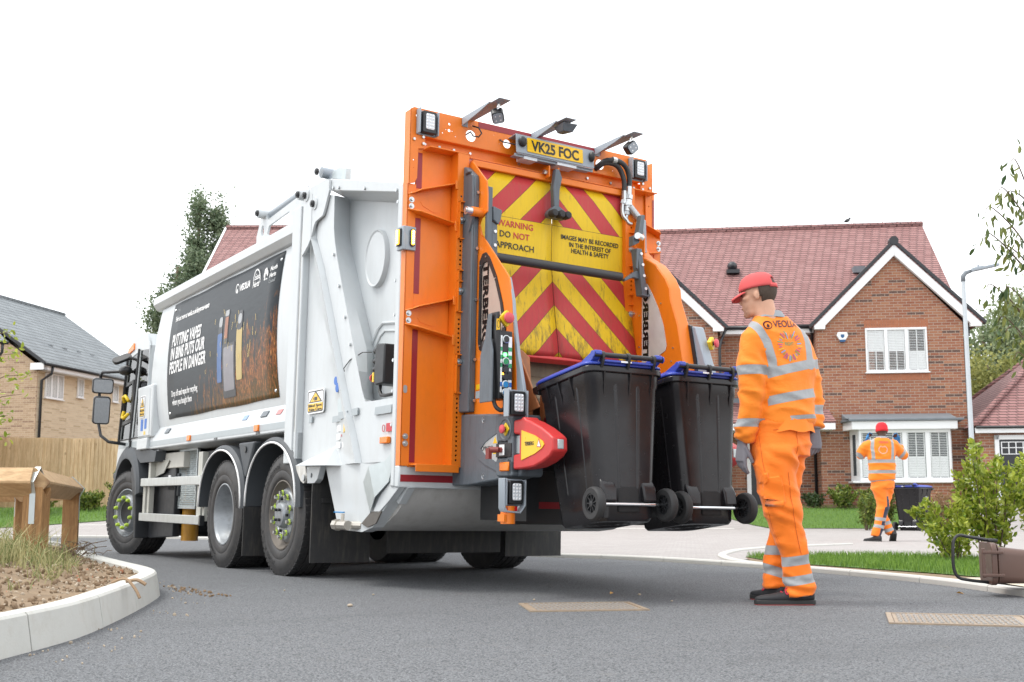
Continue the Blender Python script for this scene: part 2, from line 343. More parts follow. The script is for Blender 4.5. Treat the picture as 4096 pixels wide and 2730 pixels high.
def asphalt():
    m,t,b=nodes('asphalt'); co=coord(t)
    v=N(t,'ShaderNodeTexVoronoi'); v.inputs['Scale'].default_value=120; t.links.new(co,v.inputs['Vector'])
    v2=N(t,'ShaderNodeTexVoronoi'); v2.inputs['Scale'].default_value=290; t.links.new(co,v2.inputs['Vector'])
    big=noise_(t,co,.7,5,.6); mid=noise_(t,co,6,5,.65)
    c=mixc(t,big,(.130,.137,.148),(.185,.193,.204))
    c=mixc(t,math_(t,'MULTIPLY',ramp(t,v.outputs['Distance'],(.05,1),(.5,0)),.38),c,(.25,.258,.27))
    sp=N(t,'ShaderNodeSeparateColor'); t.links.new(v2.outputs['Color'],sp.inputs[0])
    c=mixc(t,math_(t,'MULTIPLY',ramp(t,sp.outputs[0],(.80,0),(.86,1)),.45),c,(.38,.38,.38))
    c=mixc(t,math_(t,'MULTIPLY',ramp(t,v.outputs['Distance'],(.45,0),(.75,1)),.75),c,(.035,.037,.040))
    c=mixc(t,math_(t,'MULTIPLY',ramp(t,mid,(.6,0),(.72,1)),.22),c,(.24,.22,.19)); st_n=noise_(t,scale_(t,co,(.35,.9,1)),1.1,6,.7); c=mixc(t,math_(t,'MULTIPLY',ramp(t,st_n,(.52,0),(.68,1)),.35),c,(.085,.088,.094)); c=mixc(t,math_(t,'MULTIPLY',ramp(t,noise_(t,co,2.3,3),(.70,0),(.74,1)),.3),c,(.07,.07,.072))
    t.links.new(c,b.inputs['Base Color']); b.inputs['Roughness'].default_value=.82; b.inputs['Specular IOR Level'].default_value=.35
    h=math_(t,'ADD',math_(t,'MULTIPLY',v.outputs['Distance'],-1),math_(t,'MULTIPLY',v2.outputs['Distance'],-.4)); bump(t,b,h,.8,.008); return m
ASPH=asphalt()
def paving(name,c1,c2,mort,w,h,rot):
    m,t,b=nodes(name); co=coord(t); mp=N(t,'ShaderNodeMapping'); mp.inputs['Rotation'].default_value=(0,0,rot); t.links.new(co,mp.inputs[0])
    n=N(t,'ShaderNodeTexBrick'); t.links.new(mp.outputs[0],n.inputs[0]); n.inputs['Color1'].default_value=(*c1,1); n.inputs['Color2'].default_value=(*c2,1); n.inputs['Mortar'].default_value=(*mort,1)
    n.inputs['Scale'].default_value=1; n.inputs['Brick Width'].default_value=w; n.inputs['Row Height'].default_value=h; n.inputs['Mortar Size'].default_value=.006; n.inputs['Mortar Smooth'].default_value=.3
    c=mixc(t,math_(t,'MULTIPLY',noise_(t,co,.9,5,.65),.55),n.outputs['Color'],tuple(x*.78 for x in c1)); t.links.new(c,b.inputs['Base Color']); b.inputs['Roughness'].default_value=.85
    bump(t,b,math_(t,'SUBTRACT',1,n.outputs['Fac']),.4,.01); return m
PAVE=paving('block paving',(.33,.305,.295),(.40,.375,.365),(.23,.215,.205),.2,.1,.4)
CONC=mat('concrete kerb',(.50,.50,.47),.85,var=.14,vs=4,dirt=.35,dirtc=(.28,.25,.2),ds=4,streak=(2,2,2),bs=.25,bsc=90)
FLAG=mat('buff paving slab',(.52,.46,.36),.85,var=.08)
CONCL=mat('pale concrete edging',(.52,.51,.48),.85,var=.10,vs=4,dirt=.25,dirtc=(.36,.33,.28),ds=4,streak=(2,2,2),bs=.2,bsc=90)
SOIL=mat('soil',(.20,.14,.085),.95,var=.4,vs=9,dirt=.6,dirtc=(.33,.25,.16),ds=3,streak=(4,4,4),bs=.8,bsc=40)
CLOD=mat('soil clod',(.21,.145,.09),.95,var=.35,vs=20,bs=.6,bsc=60)
STONE=mat('flint and gravel',(.40,.33,.25),.8,var=.3,vs=12)
STONER=mat('brick fragments',(.36,.16,.09),.85,var=.25)
def grassground():
    m,t,b=nodes('lawn'); co=coord(t); c=mixc(t,noise_(t,co,3,6,.7),(.055,.13,.018),(.12,.22,.04)); c=mixc(t,ramp(t,noise_(t,co,60,4),(.45,0),(.7,.6)),c,(.15,.25,.05)); t.links.new(c,b.inputs['Base Color']); b.inputs['Roughness'].default_value=.9; bump(t,b,noise_(t,co,90,3),.8,.03); return m
LAWN=grassground()
EARTH=mat('bare ground',(.20,.16,.11),.95,var=.25,vs=.6)
def leafmat(name,c1,c2,rough=.45,tr=.25):
    m,t,b=nodes(name); a=N(t,'ShaderNodeAttribute',attribute_name='tone'); c=mixc(t,a.outputs['Fac'],c1,c2); t.links.new(c,b.inputs['Base Color']); b.inputs['Roughness'].default_value=rough
    tn=N(t,'ShaderNodeBsdfTranslucent'); t.links.new(c,tn.inputs[0]); mxs=N(t,'ShaderNodeMixShader'); mxs.inputs[0].default_value=tr; t.links.new(b.outputs[0],mxs.inputs[1]); t.links.new(tn.outputs[0],mxs.inputs[2]); t.links.new(mxs.outputs[0],t.nodes['Material Output'].inputs[0]); return m
LAUREL=leafmat('laurel leaves',(.12,.20,.015),(.56,.60,.10),.26,.38)
HEDGE=leafmat('hedge leaves',(.05,.10,.015),(.26,.30,.045),.5)
DARKLF=leafmat('dark leaves',(.025,.05,.015),(.07,.11,.03),.5)
POPLF=leafmat('poplar leaves',(.085,.135,.075),(.28,.34,.21),.6,.35)  # distance haze put into the colour by lightening the leaves
FARLF=leafmat('far tree leaves',(.16,.22,.11),(.38,.43,.26),.7,.35)  # pale tones paint the haze over the far crowns
OLIVLF=leafmat('olive tree leaves',(.17,.19,.05),(.42,.42,.14),.7,.35)
NEARLF=leafmat('prunus leaves',(.045,.095,.03),(.24,.26,.05),.4,.35)
DRYLF=leafmat('dry leaves',(.22,.13,.06),(.42,.28,.15),.7)
GRASSB=leafmat('grass blades',(.07,.16,.02),(.24,.38,.06),.6,.3)
WEED=leafmat('weed grass',(.13,.17,.05),(.45,.40,.20),.7,.25)
BARK=mat('bark',(.13,.09,.06),.9,var=.3,bs=.4,bsc=40)
def woodmat(name,c1,c2,ax=(1,1,1),knots=True,tone=False):
    m,t,b=nodes(name); co=coord(t); v=scale_(t,co,ax)
    g=noise_(t,v,3.2,8,.62,.6); c=mixc(t,ramp(t,g,(.32,0),(.68,1)),c1,c2); fine=noise_(t,v,18,3,.5); c=mixc(t,math_(t,'MULTIPLY',ramp(t,fine,(.45,0),(.7,1)),.35),c,tuple(x*.6 for x in c1))
    if knots:
        vo=N(t,'ShaderNodeTexVoronoi'); vo.inputs['Scale'].default_value=1.5; t.links.new(scale_(t,co,(2.4,2.4,1.3)),vo.inputs['Vector']); k=ramp(t,vo.outputs['Distance'],(.04,1),(.13,0)); c=mixc(t,math_(t,'MULTIPLY',k,.7),c,(.15,.07,.03))
    if tone: a=N(t,'ShaderNodeAttribute',attribute_name='tone'); c=mixc(t,ramp(t,a.outputs['Fac'],(0,.35),(1,0)),c,tuple(x*.45 for x in c1))
    t.links.new(c,b.inputs['Base Color']); b.inputs['Roughness'].default_value=.7; bump(t,b,g,.2,.01); return m
FENCEW=woodmat('larch fence board',(.56,.38,.21),(.82,.62,.40),(5,5,.5),True,True)
OAKV=woodmat('timber post',(.21,.105,.038),(.40,.225,.09),(7,7,.8))
OAKH=woodmat('timber rail',(.38,.235,.115),(.58,.40,.22),(1,5,7))
IRON=None
# ------------------------------------------------------------------ the refuse truck (local frame: x right, y forward, z up; rear left corner at the origin)
TT=Vector((3.54146,7.04496,0)); TR=Euler((R(.50),R(.908),0)); TM=Matrix.Translation(TT)@TR.to_matrix().to_4x4()
truck=root('refuse_truck','large white refuse truck with an orange bin lift and red and yellow chevron doors','refuse truck',TT,TR)
Wd=2.352
def bolt(mb,p,ax,r=.012,h=.012,mi=0,wash=0,wmi=0):
    p=Vector(p); ax=Vector(ax).normalized()
    if wash: mb.cyl(p,p+ax*.005,wash,wash,16,wmi)
    mb.cyl(p,p+ax*h,r,r,6,mi)
LEFT=lambda y,z,x=0.:frame((x,y,z),(0,-1,0),(0,0,1))     # writing on the left side
REAR=lambda x,z,y=0.:frame((x,y,z),(1,0,0),(0,0,1))      # writing on the rear
def wallx(z): return .072-.066*max(0,1-((z-2.19)/.73)**2)
# body
mb=MB(); prof=[(0,1.212),(0,1.335)]+[(wallx(z),z) for z in np.linspace(1.462,2.915,14)]
prof=[(.10,1.19)]+prof+[(Wd-x,z) for x,z in prof[::-1]]+[(Wd-.10,1.19)]
def yfront(z): return 6.86-.155*(z-1.2)
rg=[]
for yy in (2.06,None): rg.append([(x,(yy if yy else yfront(z)),z) for x,z in prof])
mb.rings(rg); mb.build('body_shell',WHITE,truck,smooth='auto',bevel=.012)
mb=MB(); 
for x0,x1 in ((-.004,.13),(Wd-.13,Wd+.004)): mb.prism([(x0+.05 if x0<1 else x0,2.905),(x1 if x0<1 else x1-.05,2.905),(x1,2.97),(x1,3.058),(x0,3.058),(x0,2.97)],'y',2.16,6.78)
mb.box(.13,Wd-.13,2.2,6.6,3.0,3.03); mb.build('roof_rail',WHITE,truck,each=True,bevel=.012)
mb=MB(); mb.box(-.012,.07,2.012,2.20,.93,3.17); mb.box(-.012,.07,1.93,1.965,.90,2.74); mb.prism([(1.93,1.2),(2.26,1.2),(2.13,1.14),(2.03,1.02),(2.0,.9),(1.93,.86)],'x',.0,.06); mb.box(.02,.10,1.94,2.1,.9,3.1); mb.build('corner_post',WHITE,truck,bevel=.01)
mb=MB(); mb.box(.005,.04,1.962,2.014,.87,2.95); mb.build('grimy_hinge_seam',WHITED,truck)
mb=MB(); mb.box(-.003,.003,2.02,7.05,1.243,1.30)
mb.build('side_reflective_strip',STRIP,truck)
mb=MB()
for y in (6.98,5.0,2.9): mb.box(-.02,.002,y-.055,y+.055,1.245,1.305) 
mb.build('side_marker_lamp',AMBER,truck,each=True,bevel=.006)
for y in (6.02,2.86):
    mb=MB(); mb.prism([(.018,1.372),(.048,1.425),(.042,1.43),(.010,1.378)],'y',y-.13,y+.02); mb.build('reflector_plate',LEAD,truck)
for y,mm in ((3.35,mat('faded blue print',(.25,.36,.55),.5)),(2.46,mat('faded red print',(.60,.22,.22),.5))):
    mb=MB(); mb.prism([(.020,1.375),(.046,1.42),(.043,1.422),(.016,1.377)],'y',y-.08,y+.04); mb.build('warning_sticker',mm,truck)
text('side_lettering','115 PSI',.036,LEFT(4.16,1.215,-.002),INK,truck); text('side_lettering','115 PSI',.036,LEFT(2.94,1.218,-.002),INK,truck)
# locker at the front of the body
mb=MB(); mb.prism([(6.46,1.352),(7.08,1.355),(7.19,1.99),(6.50,1.99)],'x',-.03,.12); mb.build('locker_box',WHITE,truck,bevel=.02)
mb=MB(); mb.prism([(6.535,1.375),(7.04,1.378),(7.13,1.955),(6.60,1.945)],'x',-.036,-.029); mb.build('locker_door',WHITE,truck,bevel=.003)
mb=MB(); mb.box(-.04,.2,6.60,7.06,1.215,1.35); mb.build('front_sill',WHITE,truck,bevel=.01)
def warn_sign(name,y0,y1,z0,z1,x,parent,sub=True):
    """white rounded sign with a yellow triangle over a yellow label"""
    mb=MB(); mb.prism(rrect(y0,y1,z0,z1,.03),'x',x-.006,x); s=mb.build(name,UPVC,parent)
    w=y1-y0; h=z1-z0; c=(y0+y1)/2
    fr=[rrect(y0+.012,y1-.012,z0+.012,z1-.012,.022)]; plate('sign_border',fr[0],[rrect(y0+.02,y1-.02,z0+.02,z1-.02,.016)],.001,frame((x-.0072,0,0),(0,1,0),(0,0,1)),INK,s)
    mb=MB(); mb.prism([(c-w*.40,z0+h*.46),(c+w*.40,z0+h*.46),(c,z0+h*.93)],'x',x-.008,x-.006); mb.build('sign_triangle',INK,s)
    mb=MB(); mb.prism([(c-w*.31,z0+h*.495),(c+w*.31,z0+h*.495),(c,z0+h*.86)],'x',x-.009,x-.008); mb.build('sign_triangle_face',YELP,s)
    mb=MB(); mb.prism([(c-w*.12,z0+h*.53),(c+w*.06,z0+h*.53),(c+w*.06,z0+h*.68),(c-w*.12,z0+h*.68)],'x',x-.010,x-.009); mb.prism([(c+w*.10,z0+h*.56),(c+w*.13,z0+h*.56),(c+w*.13,z0+h*.66),(c+w*.10,z0+h*.66)],'x',x-.010,x-.009); mb.build('sign_symbol',INK,s)
    mb=MB(); mb.prism(rrect(y0+.02,y1-.02,z0+.022,z0+h*.42,.012),'x',x-.008,x-.006); mb.build('sign_label',YELP,s)
    for i,tx in enumerate(('Blind Spot','Take Care')): text('sign_lettering',tx,h*.15,LEFT(y1-w*.10,z0+h*(.28-.16*i),x-.0092),INK,s,width=w*.8,bold=.0006)
    return s
warn_sign('small_warning_sign',6.76,6.985,1.60,1.87,-.037,truck)
mb=MB(); mb.box(-.039,-.036,6.66,6.75,1.46,1.58); mb.box(-.039,-.036,6.82,6.92,1.44,1.58); mb.build('blue_instruction_sticker',INKB,truck,each=True)
mb=MB(); mb.box(-.039,-.036,6.70,6.77,1.39,1.43); mb.build('yellow_sticker',YELP,truck)
# poster
py0,py1,pz0,pz1=2.52,6.02,1.535,2.875
vs=[];fs=[];nz=26
for i in range(nz+1):
    z=pz0+(pz1-pz0)*i/nz
    for j in range(13): vs.append((wallx(z)-.006,py0+(py1-py0)*j/12,z+.012*math.sin(j*1.3)*(1 if i in(0,nz) else 0)*.4))
for i in range(nz):
    for j in range(12): a=i*13+j; fs.append((a,a+1,a+14,a+13))
mb=MB(); mb.add(vs,fs); po=mb.build('side_poster',POSTER,truck,smooth=True)
sm=po.modifiers.new('thick','SOLIDIFY'); sm.thickness=.004
def pwarp(off): return lambda v: Vector((wallx(v.z)-off+ (v.x),v.y,v.z))
def ptext(body,y,z,size,width,mm=INKW,bold=.0,shear=0,**k): text('poster_lettering',body,size,LEFT(y,z,0),mm,po,warp=pwarp(.0085),width=width,bold=bold,shear=shear,**k)
for i,(tx,y,w,z) in enumerate((('PUTTING VAPES',5.88,1.08,2.362),('IN BINS PUTS OUR',5.90,1.26,2.208),('PEOPLE IN DANGER',5.92,1.34,2.05))): ptext(tx,y,z,.185,w,bold=.0052,shear=.16,space=1.06)
ptext('Find out more at veolia.co.uk/dangerous-waste',5.86,2.65,.088,1.24,shear=.15,bold=.0015)
ptext('Drop off used vapes for recycling',5.84,1.782,.098,.97,bold=.0015); ptext('where you bought them',5.825,1.684,.098,.74,bold=.0015)
ptext('VEOLIA',3.66,2.672,.095,.30,bold=.003)
plate('poster_lettering',circ(0,0,.052,20,.058),[circ(.004,.0,.041,20,.046)],.0015,LEFT(3.73,2.70,wallx(2.7)-.009),INKW,po); plate('poster_lettering',circ(0,0,.014,14,.026),[],.0015,LEFT(3.735,2.682,wallx(2.69)-.009),INKW,po)
plate('poster_lettering',circ(0,0,.098,28,.115),[circ(.0,.0,.086,28,.102)],.0015,LEFT(3.18,2.70,wallx(2.7)-.009),INKW,po)
ptext('East',3.255,2.715,.085,.15,shear=.2,bold=.001); ptext('Herts',3.275,2.64,.085,.18,shear=.2,bold=.001)
for a in (30,120,210,300,75,165): plate('poster_lettering',circ(.040*math.cos(R(a)),.055*math.sin(R(a)),.021,10,.03),[],.0015,LEFT(2.93,2.70,wallx(2.7)-.009),INKW,po)
ptext('North',2.83,2.735,.062,.17,bold=.001); ptext('Herts',2.83,2.67,.062,.16,bold=.001); ptext('Council',2.83,2.615,.052,.16,mm=INKG)
def ppic(pts,mm,off):
    me=plate_mesh(pts,[],.0012); me.transform(YZ(0))
    bm=bmesh.new(); bm.from_mesh(me)
    bmesh.ops.bisect_plane
    for k in range(1,8): 
        z=pz0+(pz1-pz0)*k/8; bmesh.ops.bisect_plane(bm,geom=bm.verts[:]+bm.edges[:]+bm.faces[:],plane_co=(0,0,z),plane_no=(0,0,1))
    for v in bm.verts: v.co.x=wallx(v.co.z)-off+v.co.x
    bm.to_mesh(me); bm.free(); link('poster_picture',me,mm,po,fix=False)
PBLUE=mat('printed blue',(.03,.10,.28),.4,var=.3,vs=3); PGREY=mat('printed grey',(.20,.19,.21),.4,var=.3,vs=3); PYEL=mat('printed yellow',(.45,.33,.10),.4,var=.3,vs=3); PDARK=mat('printed dark',(.02,.02,.025),.4); PSIL=mat('printed silver',(.33,.34,.35),.4); PCOP=mat('printed copper',(.30,.10,.04),.4,var=.4,vs=8); PSPARK=mat('printed spark',(.85,.6,.12),.4)
ppic(rrect(4.055,4.195,1.80,2.30,.02),PBLUE,.0088); ppic(rrect(4.06,4.185,2.30,2.37,.01),PDARK,.0088); ppic(rrect(4.07,4.175,2.365,2.47,.035),PSIL,.0088)
ppic(rrect(3.875,4.0,2.17,2.50,.01),PDARK,.0086); ppic(rrect(3.89,3.985,2.23,2.45,.01),PCOP,.0098); ppic(rrect(3.88,3.995,2.46,2.52,.02),PSIL,.0098)
ppic(rrect(3.645,4.02,1.63,2.17,.02),PDARK,.0092); ppic(rrect(3.68,3.985,1.70,2.14,.02),PGREY,.0104)
ppic(rrect(3.445,3.61,1.78,2.29,.03),PYEL,.0086); ppic(rrect(3.45,3.605,2.27,2.46,.05),PDARK,.0096); ppic(rrect(3.475,3.58,2.33,2.43,.04),PSIL,.0106)
sp=MB()
for k in range(26):
    y=rng.uniform(3.0,4.6); z=rng.uniform(1.9,2.5); a=rng.uniform(-.5,.5); l=rng.uniform(.03,.09); x=wallx(z)-.012
    sp.quad((x,y,z),(x,y+.006,z),(x,y+.006+a*l,z+l),(x,y+a*l,z+l))
sp.build('poster_sparks',PSPARK,po)
mb=MB()
for y in (2.58,5.95):
    for z in (1.60,2.80): mb.cyl((wallx(z)-.004,y,z),(wallx(z)-.014,y,z),.018,.012,12)
mb.build('poster_fixing',STEEL,po)
# roof hinge bracket and ram
plate('ram_bracket',[(3.25,3.05),(3.26,3.14),(3.14,3.33),(3.08,3.36),(2.98,3.25),(2.25,3.30),(2.19,3.36),(2.08,3.375),(1.96,3.32),(1.95,3.18),(2.02,3.05)],
  [[(2.93,3.185),(2.42,3.215),(2.36,3.15),(2.40,3.09),(2.93,3.085),(2.97,3.12)],circ(3.10,3.17,.04,14,.055)],.02,YZ(.045),WHITE,truck)
mb=MB(); mb.cyl((.10,3.02,3.325),(.10,2.16,3.36),.042,.042,16); mb.build('ram_cylinder',GREYL,truck,smooth='auto')
mb=MB(); mb.cyl((.10,2.16,3.355),(.10,1.50,3.335),.020,.020,14); mb.build('ram_rod',CHROME,truck,smooth='auto')
mb=MB(); mb.cyl((.0,1.62,3.372),(.22,1.62,3.372),.047,.047,16); mb.box(.06,.16,1.36,1.64,3.30,3.345); mb.build('ram_pivot',GREYL,truck,smooth='auto')
mb=MB(); mb.prism([(1.22,3.22),(1.22,3.32),(1.36,3.36),(1.50,3.36),(1.50,3.30)],'x',.05,.10); mb.build('ram_pivot_plate',GALV,truck,bevel=.004)
mb=MB()
for y,z in ((3.065,3.325),(1.62,3.372),(2.04,3.27),(1.88,3.225),(1.69,3.11)): mb.lathe([(.001,-.056),(.016,-.056),(.017,-.05),(.029,-.049),(.030,-.03)],(0,y,z),(1,0,0),16)
mb.build('pivot_cap',BLACK,truck,each=True,smooth='auto')
mb=MB()
for y,z in ((1.88,3.225),(1.69,3.11)): mb.cyl((-.03,y-.02,z),(.03,y-.02,z),.055,.055,18)
for y,z in ((3.065,3.325),(2.04,3.27)): mb.cyl((-.03,y,z),(.10,y,z),.045,.045,18)
mb.build('pivot_boss',WHITE,truck,each=True,smooth='auto')
# tailgate, left side with its folded panels
def lerp(tbl,z):
    t=sorted(tbl); 
    if z<=t[0][0]: return t[0][1]
    for (a,b),(c,d) in zip(t,t[1:]):
        if z<=c: return b+(d-b)*(z-a)/(c-a)
    return t[-1][1]
A_=[(0,1.925)]; B_=[(.9,1.23),(1.05,1.234),(1.45,1.29),(1.78,1.356),(2.17,1.59),(2.55,1.79),(2.7,1.817),(2.82,1.82)]
L2=[(.908,.669),(1.10,.77),(1.25,.86),(1.72,1.105),(2.13,1.31),(2.54,1.524),(2.82,1.713)]
G_=[(.95,.31),(1.24,.52),(1.45,.66),(1.70,.79),(2.48,1.18),(2.77,1.30),(3.1,1.32)]
H_=[(.95,.25),(1.24,.44),(1.45,.56),(1.78,.60),(2.446,1.0),(2.79,1.168),(3.1,1.18)]
I_=[(.95,.20),(1.24,.36),(1.45,.47),(1.8,.47),(2.41,.79),(2.77,.98),(3.1,1.0)]
rows=[.9,1.05,1.24,1.355,1.385,1.45,1.6,1.78,1.95,2.17,2.36,2.55,2.7,2.82]
def ztop(y): return 2.80+(y-.1)*.25
vs=[];fs=[]
for k,z in enumerate(rows+[None]):
    for c in range(10):
        zz=z if z else 3.0
        l2=lerp(L2,zz); rec=z is None or z>1.384; deep=.19 if rec else .012
        y=[lerp(A_,zz),lerp(A_,zz)*.5+lerp(B_,zz)*.5,lerp(B_,zz),l2+.018,l2,l2-.03,lerp(G_,zz),lerp(H_,zz),lerp(I_,zz),.11][c]
        x=[.05,.05,.05,-.026,.034,.012,.0,deep*.45,deep,deep][c]
        y+=max(0,x)*(7.04+y)/3.54 if 5<c<9 else 0          # the recess is a deep step, its wall nearly square to the side
        vs.append((x,y,z if z else ztop(y)))
for k in range(len(rows)):
    for c in range(9): a=k*10+c; fs.append((a,a+1,a+11,a+10))
mb=MB(); mb.add(vs,fs)
mb.prism([(1.94,.9),(1.33,.9),(1.03,.402),(.61,.394),(.43,.432),(.28,.54),(.02,.72),(.02,.9)],'x',.012,.10)
tg=mb.build('tailgate_side_panel',WHITE,truck,smooth='auto',ang=20)
mb=MB(); mb.box(.21,Wd-.14,.06,1.95,.95,2.80); mb.prism([(.06,2.78),(1.4,3.1),(1.95,3.1),(1.95,2.7),(.06,2.7)],'x',.21,Wd-.14); mb.prism([(0.05,.72),(1.95,.72),(1.95,2.8),(.05,2.8)],'x',Wd-.15,Wd); mb.build('tailgate_shell',WHITE,truck)
# sloping top lip
mb=MB(); mb.add([(0,.05,2.905),(0,1.42,3.27),(.3,1.42,3.27),(.3,.05,2.905),(0,.05,2.835),(0,1.40,3.165),(.14,1.40,3.12),(.14,.05,2.78),(.3,1.4,3.1),(.3,.05,2.75)],[(0,1,2,3),(0,4,5,1),(4,7,6,5),(7,9,8,6),(1,5,6,8,2),(0,3,9,7,4)]); mb.build('tailgate_top_lip',WHITE,truck,bevel=.006)
plate('hinge_plate',[(1.93,2.70),(1.885,2.722),(1.80,2.77),(1.73,2.83),(1.68,2.92),(1.645,2.95),(1.50,2.97),(1.46,3.02),(1.38,3.155),(1.385,3.25),(1.45,3.27),(1.80,3.275),(1.93,3.19)],[],.02,YZ(-.012),WHITE,truck,bevel=.004)
mb=MB(); mb.box(-.012,.06,.055,.125,.72,2.905); mb.build('rear_corner_post',WHITE,truck,bevel=.012)
mb=MB(); mb.rings([[(x_,y,z) for y,z in circ(.83,2.51,.185*q,44,.232*q)] for q,x_ in ((1.0,.194),(.985,.160),(.96,.150),(.90,.158))],False); mb.add([(.158,y,z) for y,z in circ(.83,2.51,.185*.90,44,.232*.90)],[tuple(range(44))]); mb.build('pressed_oval',WHITE,truck,smooth='auto',ang=25)
mb=MB()
for y,z in ((1.40,3.19),(1.33,3.17),(1.22,3.145),(.72,3.02),(.16,2.875)): bolt(mb,(0,y,z),(-1,0,0),.014,.014)
for y,z in ((.13,2.78),(.135,2.46),(.135,2.2),(.135,1.95),(.13,1.62),(.13,1.40),(.13,1.16)): bolt(mb,(.0,y,z),(-1,0,0),.014,.014)
for z in (2.60,2.32,2.05,1.82): bolt(mb,(.0,lerp(G_,z)+.05,z),(-1,0,0),.014,.014)
mb.build('tailgate_bolt',STEEL,truck,each=True)
# ledge panel over the control box, hatch, cone bracket, lugs
mb=MB(); mb.tube([(.187,.30,1.94),(.187,.72,1.985),(.187,.80,1.95),(.187,.99,1.76)],.013,6); mb.tube([(.187,.30,1.875),(.187,.68,1.92),(.187,.76,1.89),(.187,.95,1.71)],.009,6); mb.build('pressed_ridge',WHITE,truck,each=True)
mb=MB(); mb.add([(.045,1.215,1.05),(-.115,1.66,.90),(-.115,1.06,.89),(.03,1.02,.89),(.03,1.70,.90)],[(0,1,2),(0,2,3),(0,4,1),(1,4,3,2)]); mb.build('corner_gusset',WHITE,truck,bevel=.004)
plate('tailgate_lug',[(1.63,.895),(1.34,.895),(1.40,.79),(1.46,.76),(1.60,.76)],[circ(1.52,.82,.022,12)],.05,YZ(.0),WHITE,truck,bevel=.004)
plate('body_lug',[(1.92,.91),(1.69,.91),(1.64,.83),(1.66,.78),(1.71,.76),(1.77,.78)],[],.05,YZ(.01),WHITED,truck,bevel=.006)
mb=MB(); mb.cyl((.0,1.69,.805),(-.03,1.69,.805),.028,.028,12); mb.build('lug_pin',STEEL,truck)
plate('inspection_hatch',[(1.09,1.40),(1.05,1.42),(1.0,1.395),(.985,1.31),(1.0,1.285),(1.04,1.285),(1.08,1.32)],[],.008,YZ(-.004),GALV,truck)
for y0,y1,z0,z1,x in ((1.755,1.70,1.26,1.315,.04),(1.225,1.06,1.235,1.285,.020),(1.06,.90,1.25,1.308,-.004),(.815,.71,1.262,1.318,-.002),(.42,.15,1.245,1.305,.004)):
    mb=MB(); mb.prism([(y0,z0),(y1,z0+.003),(y1-.008,z1),(y0-.008,z1-.003)],'x',x-.010,x); mb.build('reflective_patch',STRIP,truck)
warn_sign('blind_spot_sign',1.452,1.80,1.335,1.535,.036,truck)
mb=MB(); mb.prism(circ(1.145,1.56,.03,14,.034),'x',-.008,.0); mb.prism(circ(1.105,1.503,.033,14,.038),'x',-.010,.0); mb.build('blue_safety_sticker',INKB,truck,each=True)
mb=MB(); mb.prism([(.955,1.21),(.955,1.14),(.895,1.175)],'x',-.010,-.002); mb.build('yellow_arrow_sticker',YELP,truck)
mb=MB()
for j in range(3):
    for i in range(2): mb.prism(rrect(1.13-.11*i-.07,1.13-.11*i,1.16-.065*j,1.205-.065*j,.004),'x',.012,.02)
mb.build('pictogram_sticker',UPVC,truck); text('side_lettering','DO NOT',.026,LEFT(1.04,1.115,.008),INKR,truck,width=.08)
mb=MB(); mb.box(-.002,.012,.137,.228,1.115,1.175); mb.build('red_sticker',INKR,truck)
plate('red_sticker',circ(.275,1.142,.022,14,.027),[circ(.275,1.142,.017,14,.022)],.003,YZ(-.0),INKR,truck)
mb=MB(); mb.box(-.022,.01,.17,.295,1.03,1.078); mb.build('side_marker_lamp',AMBER,truck,bevel=.006)
# control box on the left side
cb=MB(); cb.prism([(.345,1.475),(.34,1.77),(.47,1.782),(.50,1.745),(.51,1.50),(.48,1.47)],'x',.02,.19); cbo=cb.build('side_control_box',BLACK,truck,bevel=.012)
for z,mm in ((1.735,GREENB),(1.60,BLUEB),(1.66,BLACK)):
    mb=MB(); mb.cyl((.055,.52,z),(.055,.555,z),.024,.024,14); mb.build('push_button',BLACK,cbo,smooth='auto')
for z,mm in ((1.735,GREENB),(1.60,YEL)):
    mb=MB(); mb.cyl((.055,.555,z),(.055,.56,z),.016,.016,14); mb.build('push_button',mm,cbo,smooth='auto')
mb=MB(); mb.cyl((.055,.53,1.695),(.055,.545,1.695),.009,.009,10); mb.build('indicator_light',GREENLIT,cbo)
mb=MB(); mb.box(.02,.10,.51,.535,1.50,1.57); mb.build('button_base',YEL,cbo)
mb=MB(); mb.cyl((.055,.535,1.535),(.055,.575,1.535),.018,.018,12); mb.lathe([(.001,.03),(.018,.028),(.03,.018),(.034,.0),(.03,-.004)],(.055,.575,1.535),(0,1,0),16); mb.build('emergency_button',REDB,cbo,smooth='auto')
mb=MB(); mb.tube([(.06,.47,1.475),(.05,.46,1.43),(.05,.43,1.395),(.05,.36,1.388),(.05,.20,1.392)],.014,8); mb.build('control_cable',HOSE,cbo,smooth=True)
mb=MB(); mb.tube([(.05,.62,1.735),(.03,.74,1.745),(.0,.90,1.70),(-.005,1.0,1.645),(-.005,.985,1.62)],.004,6); mb.build('loose_wire',HOSE,truck)
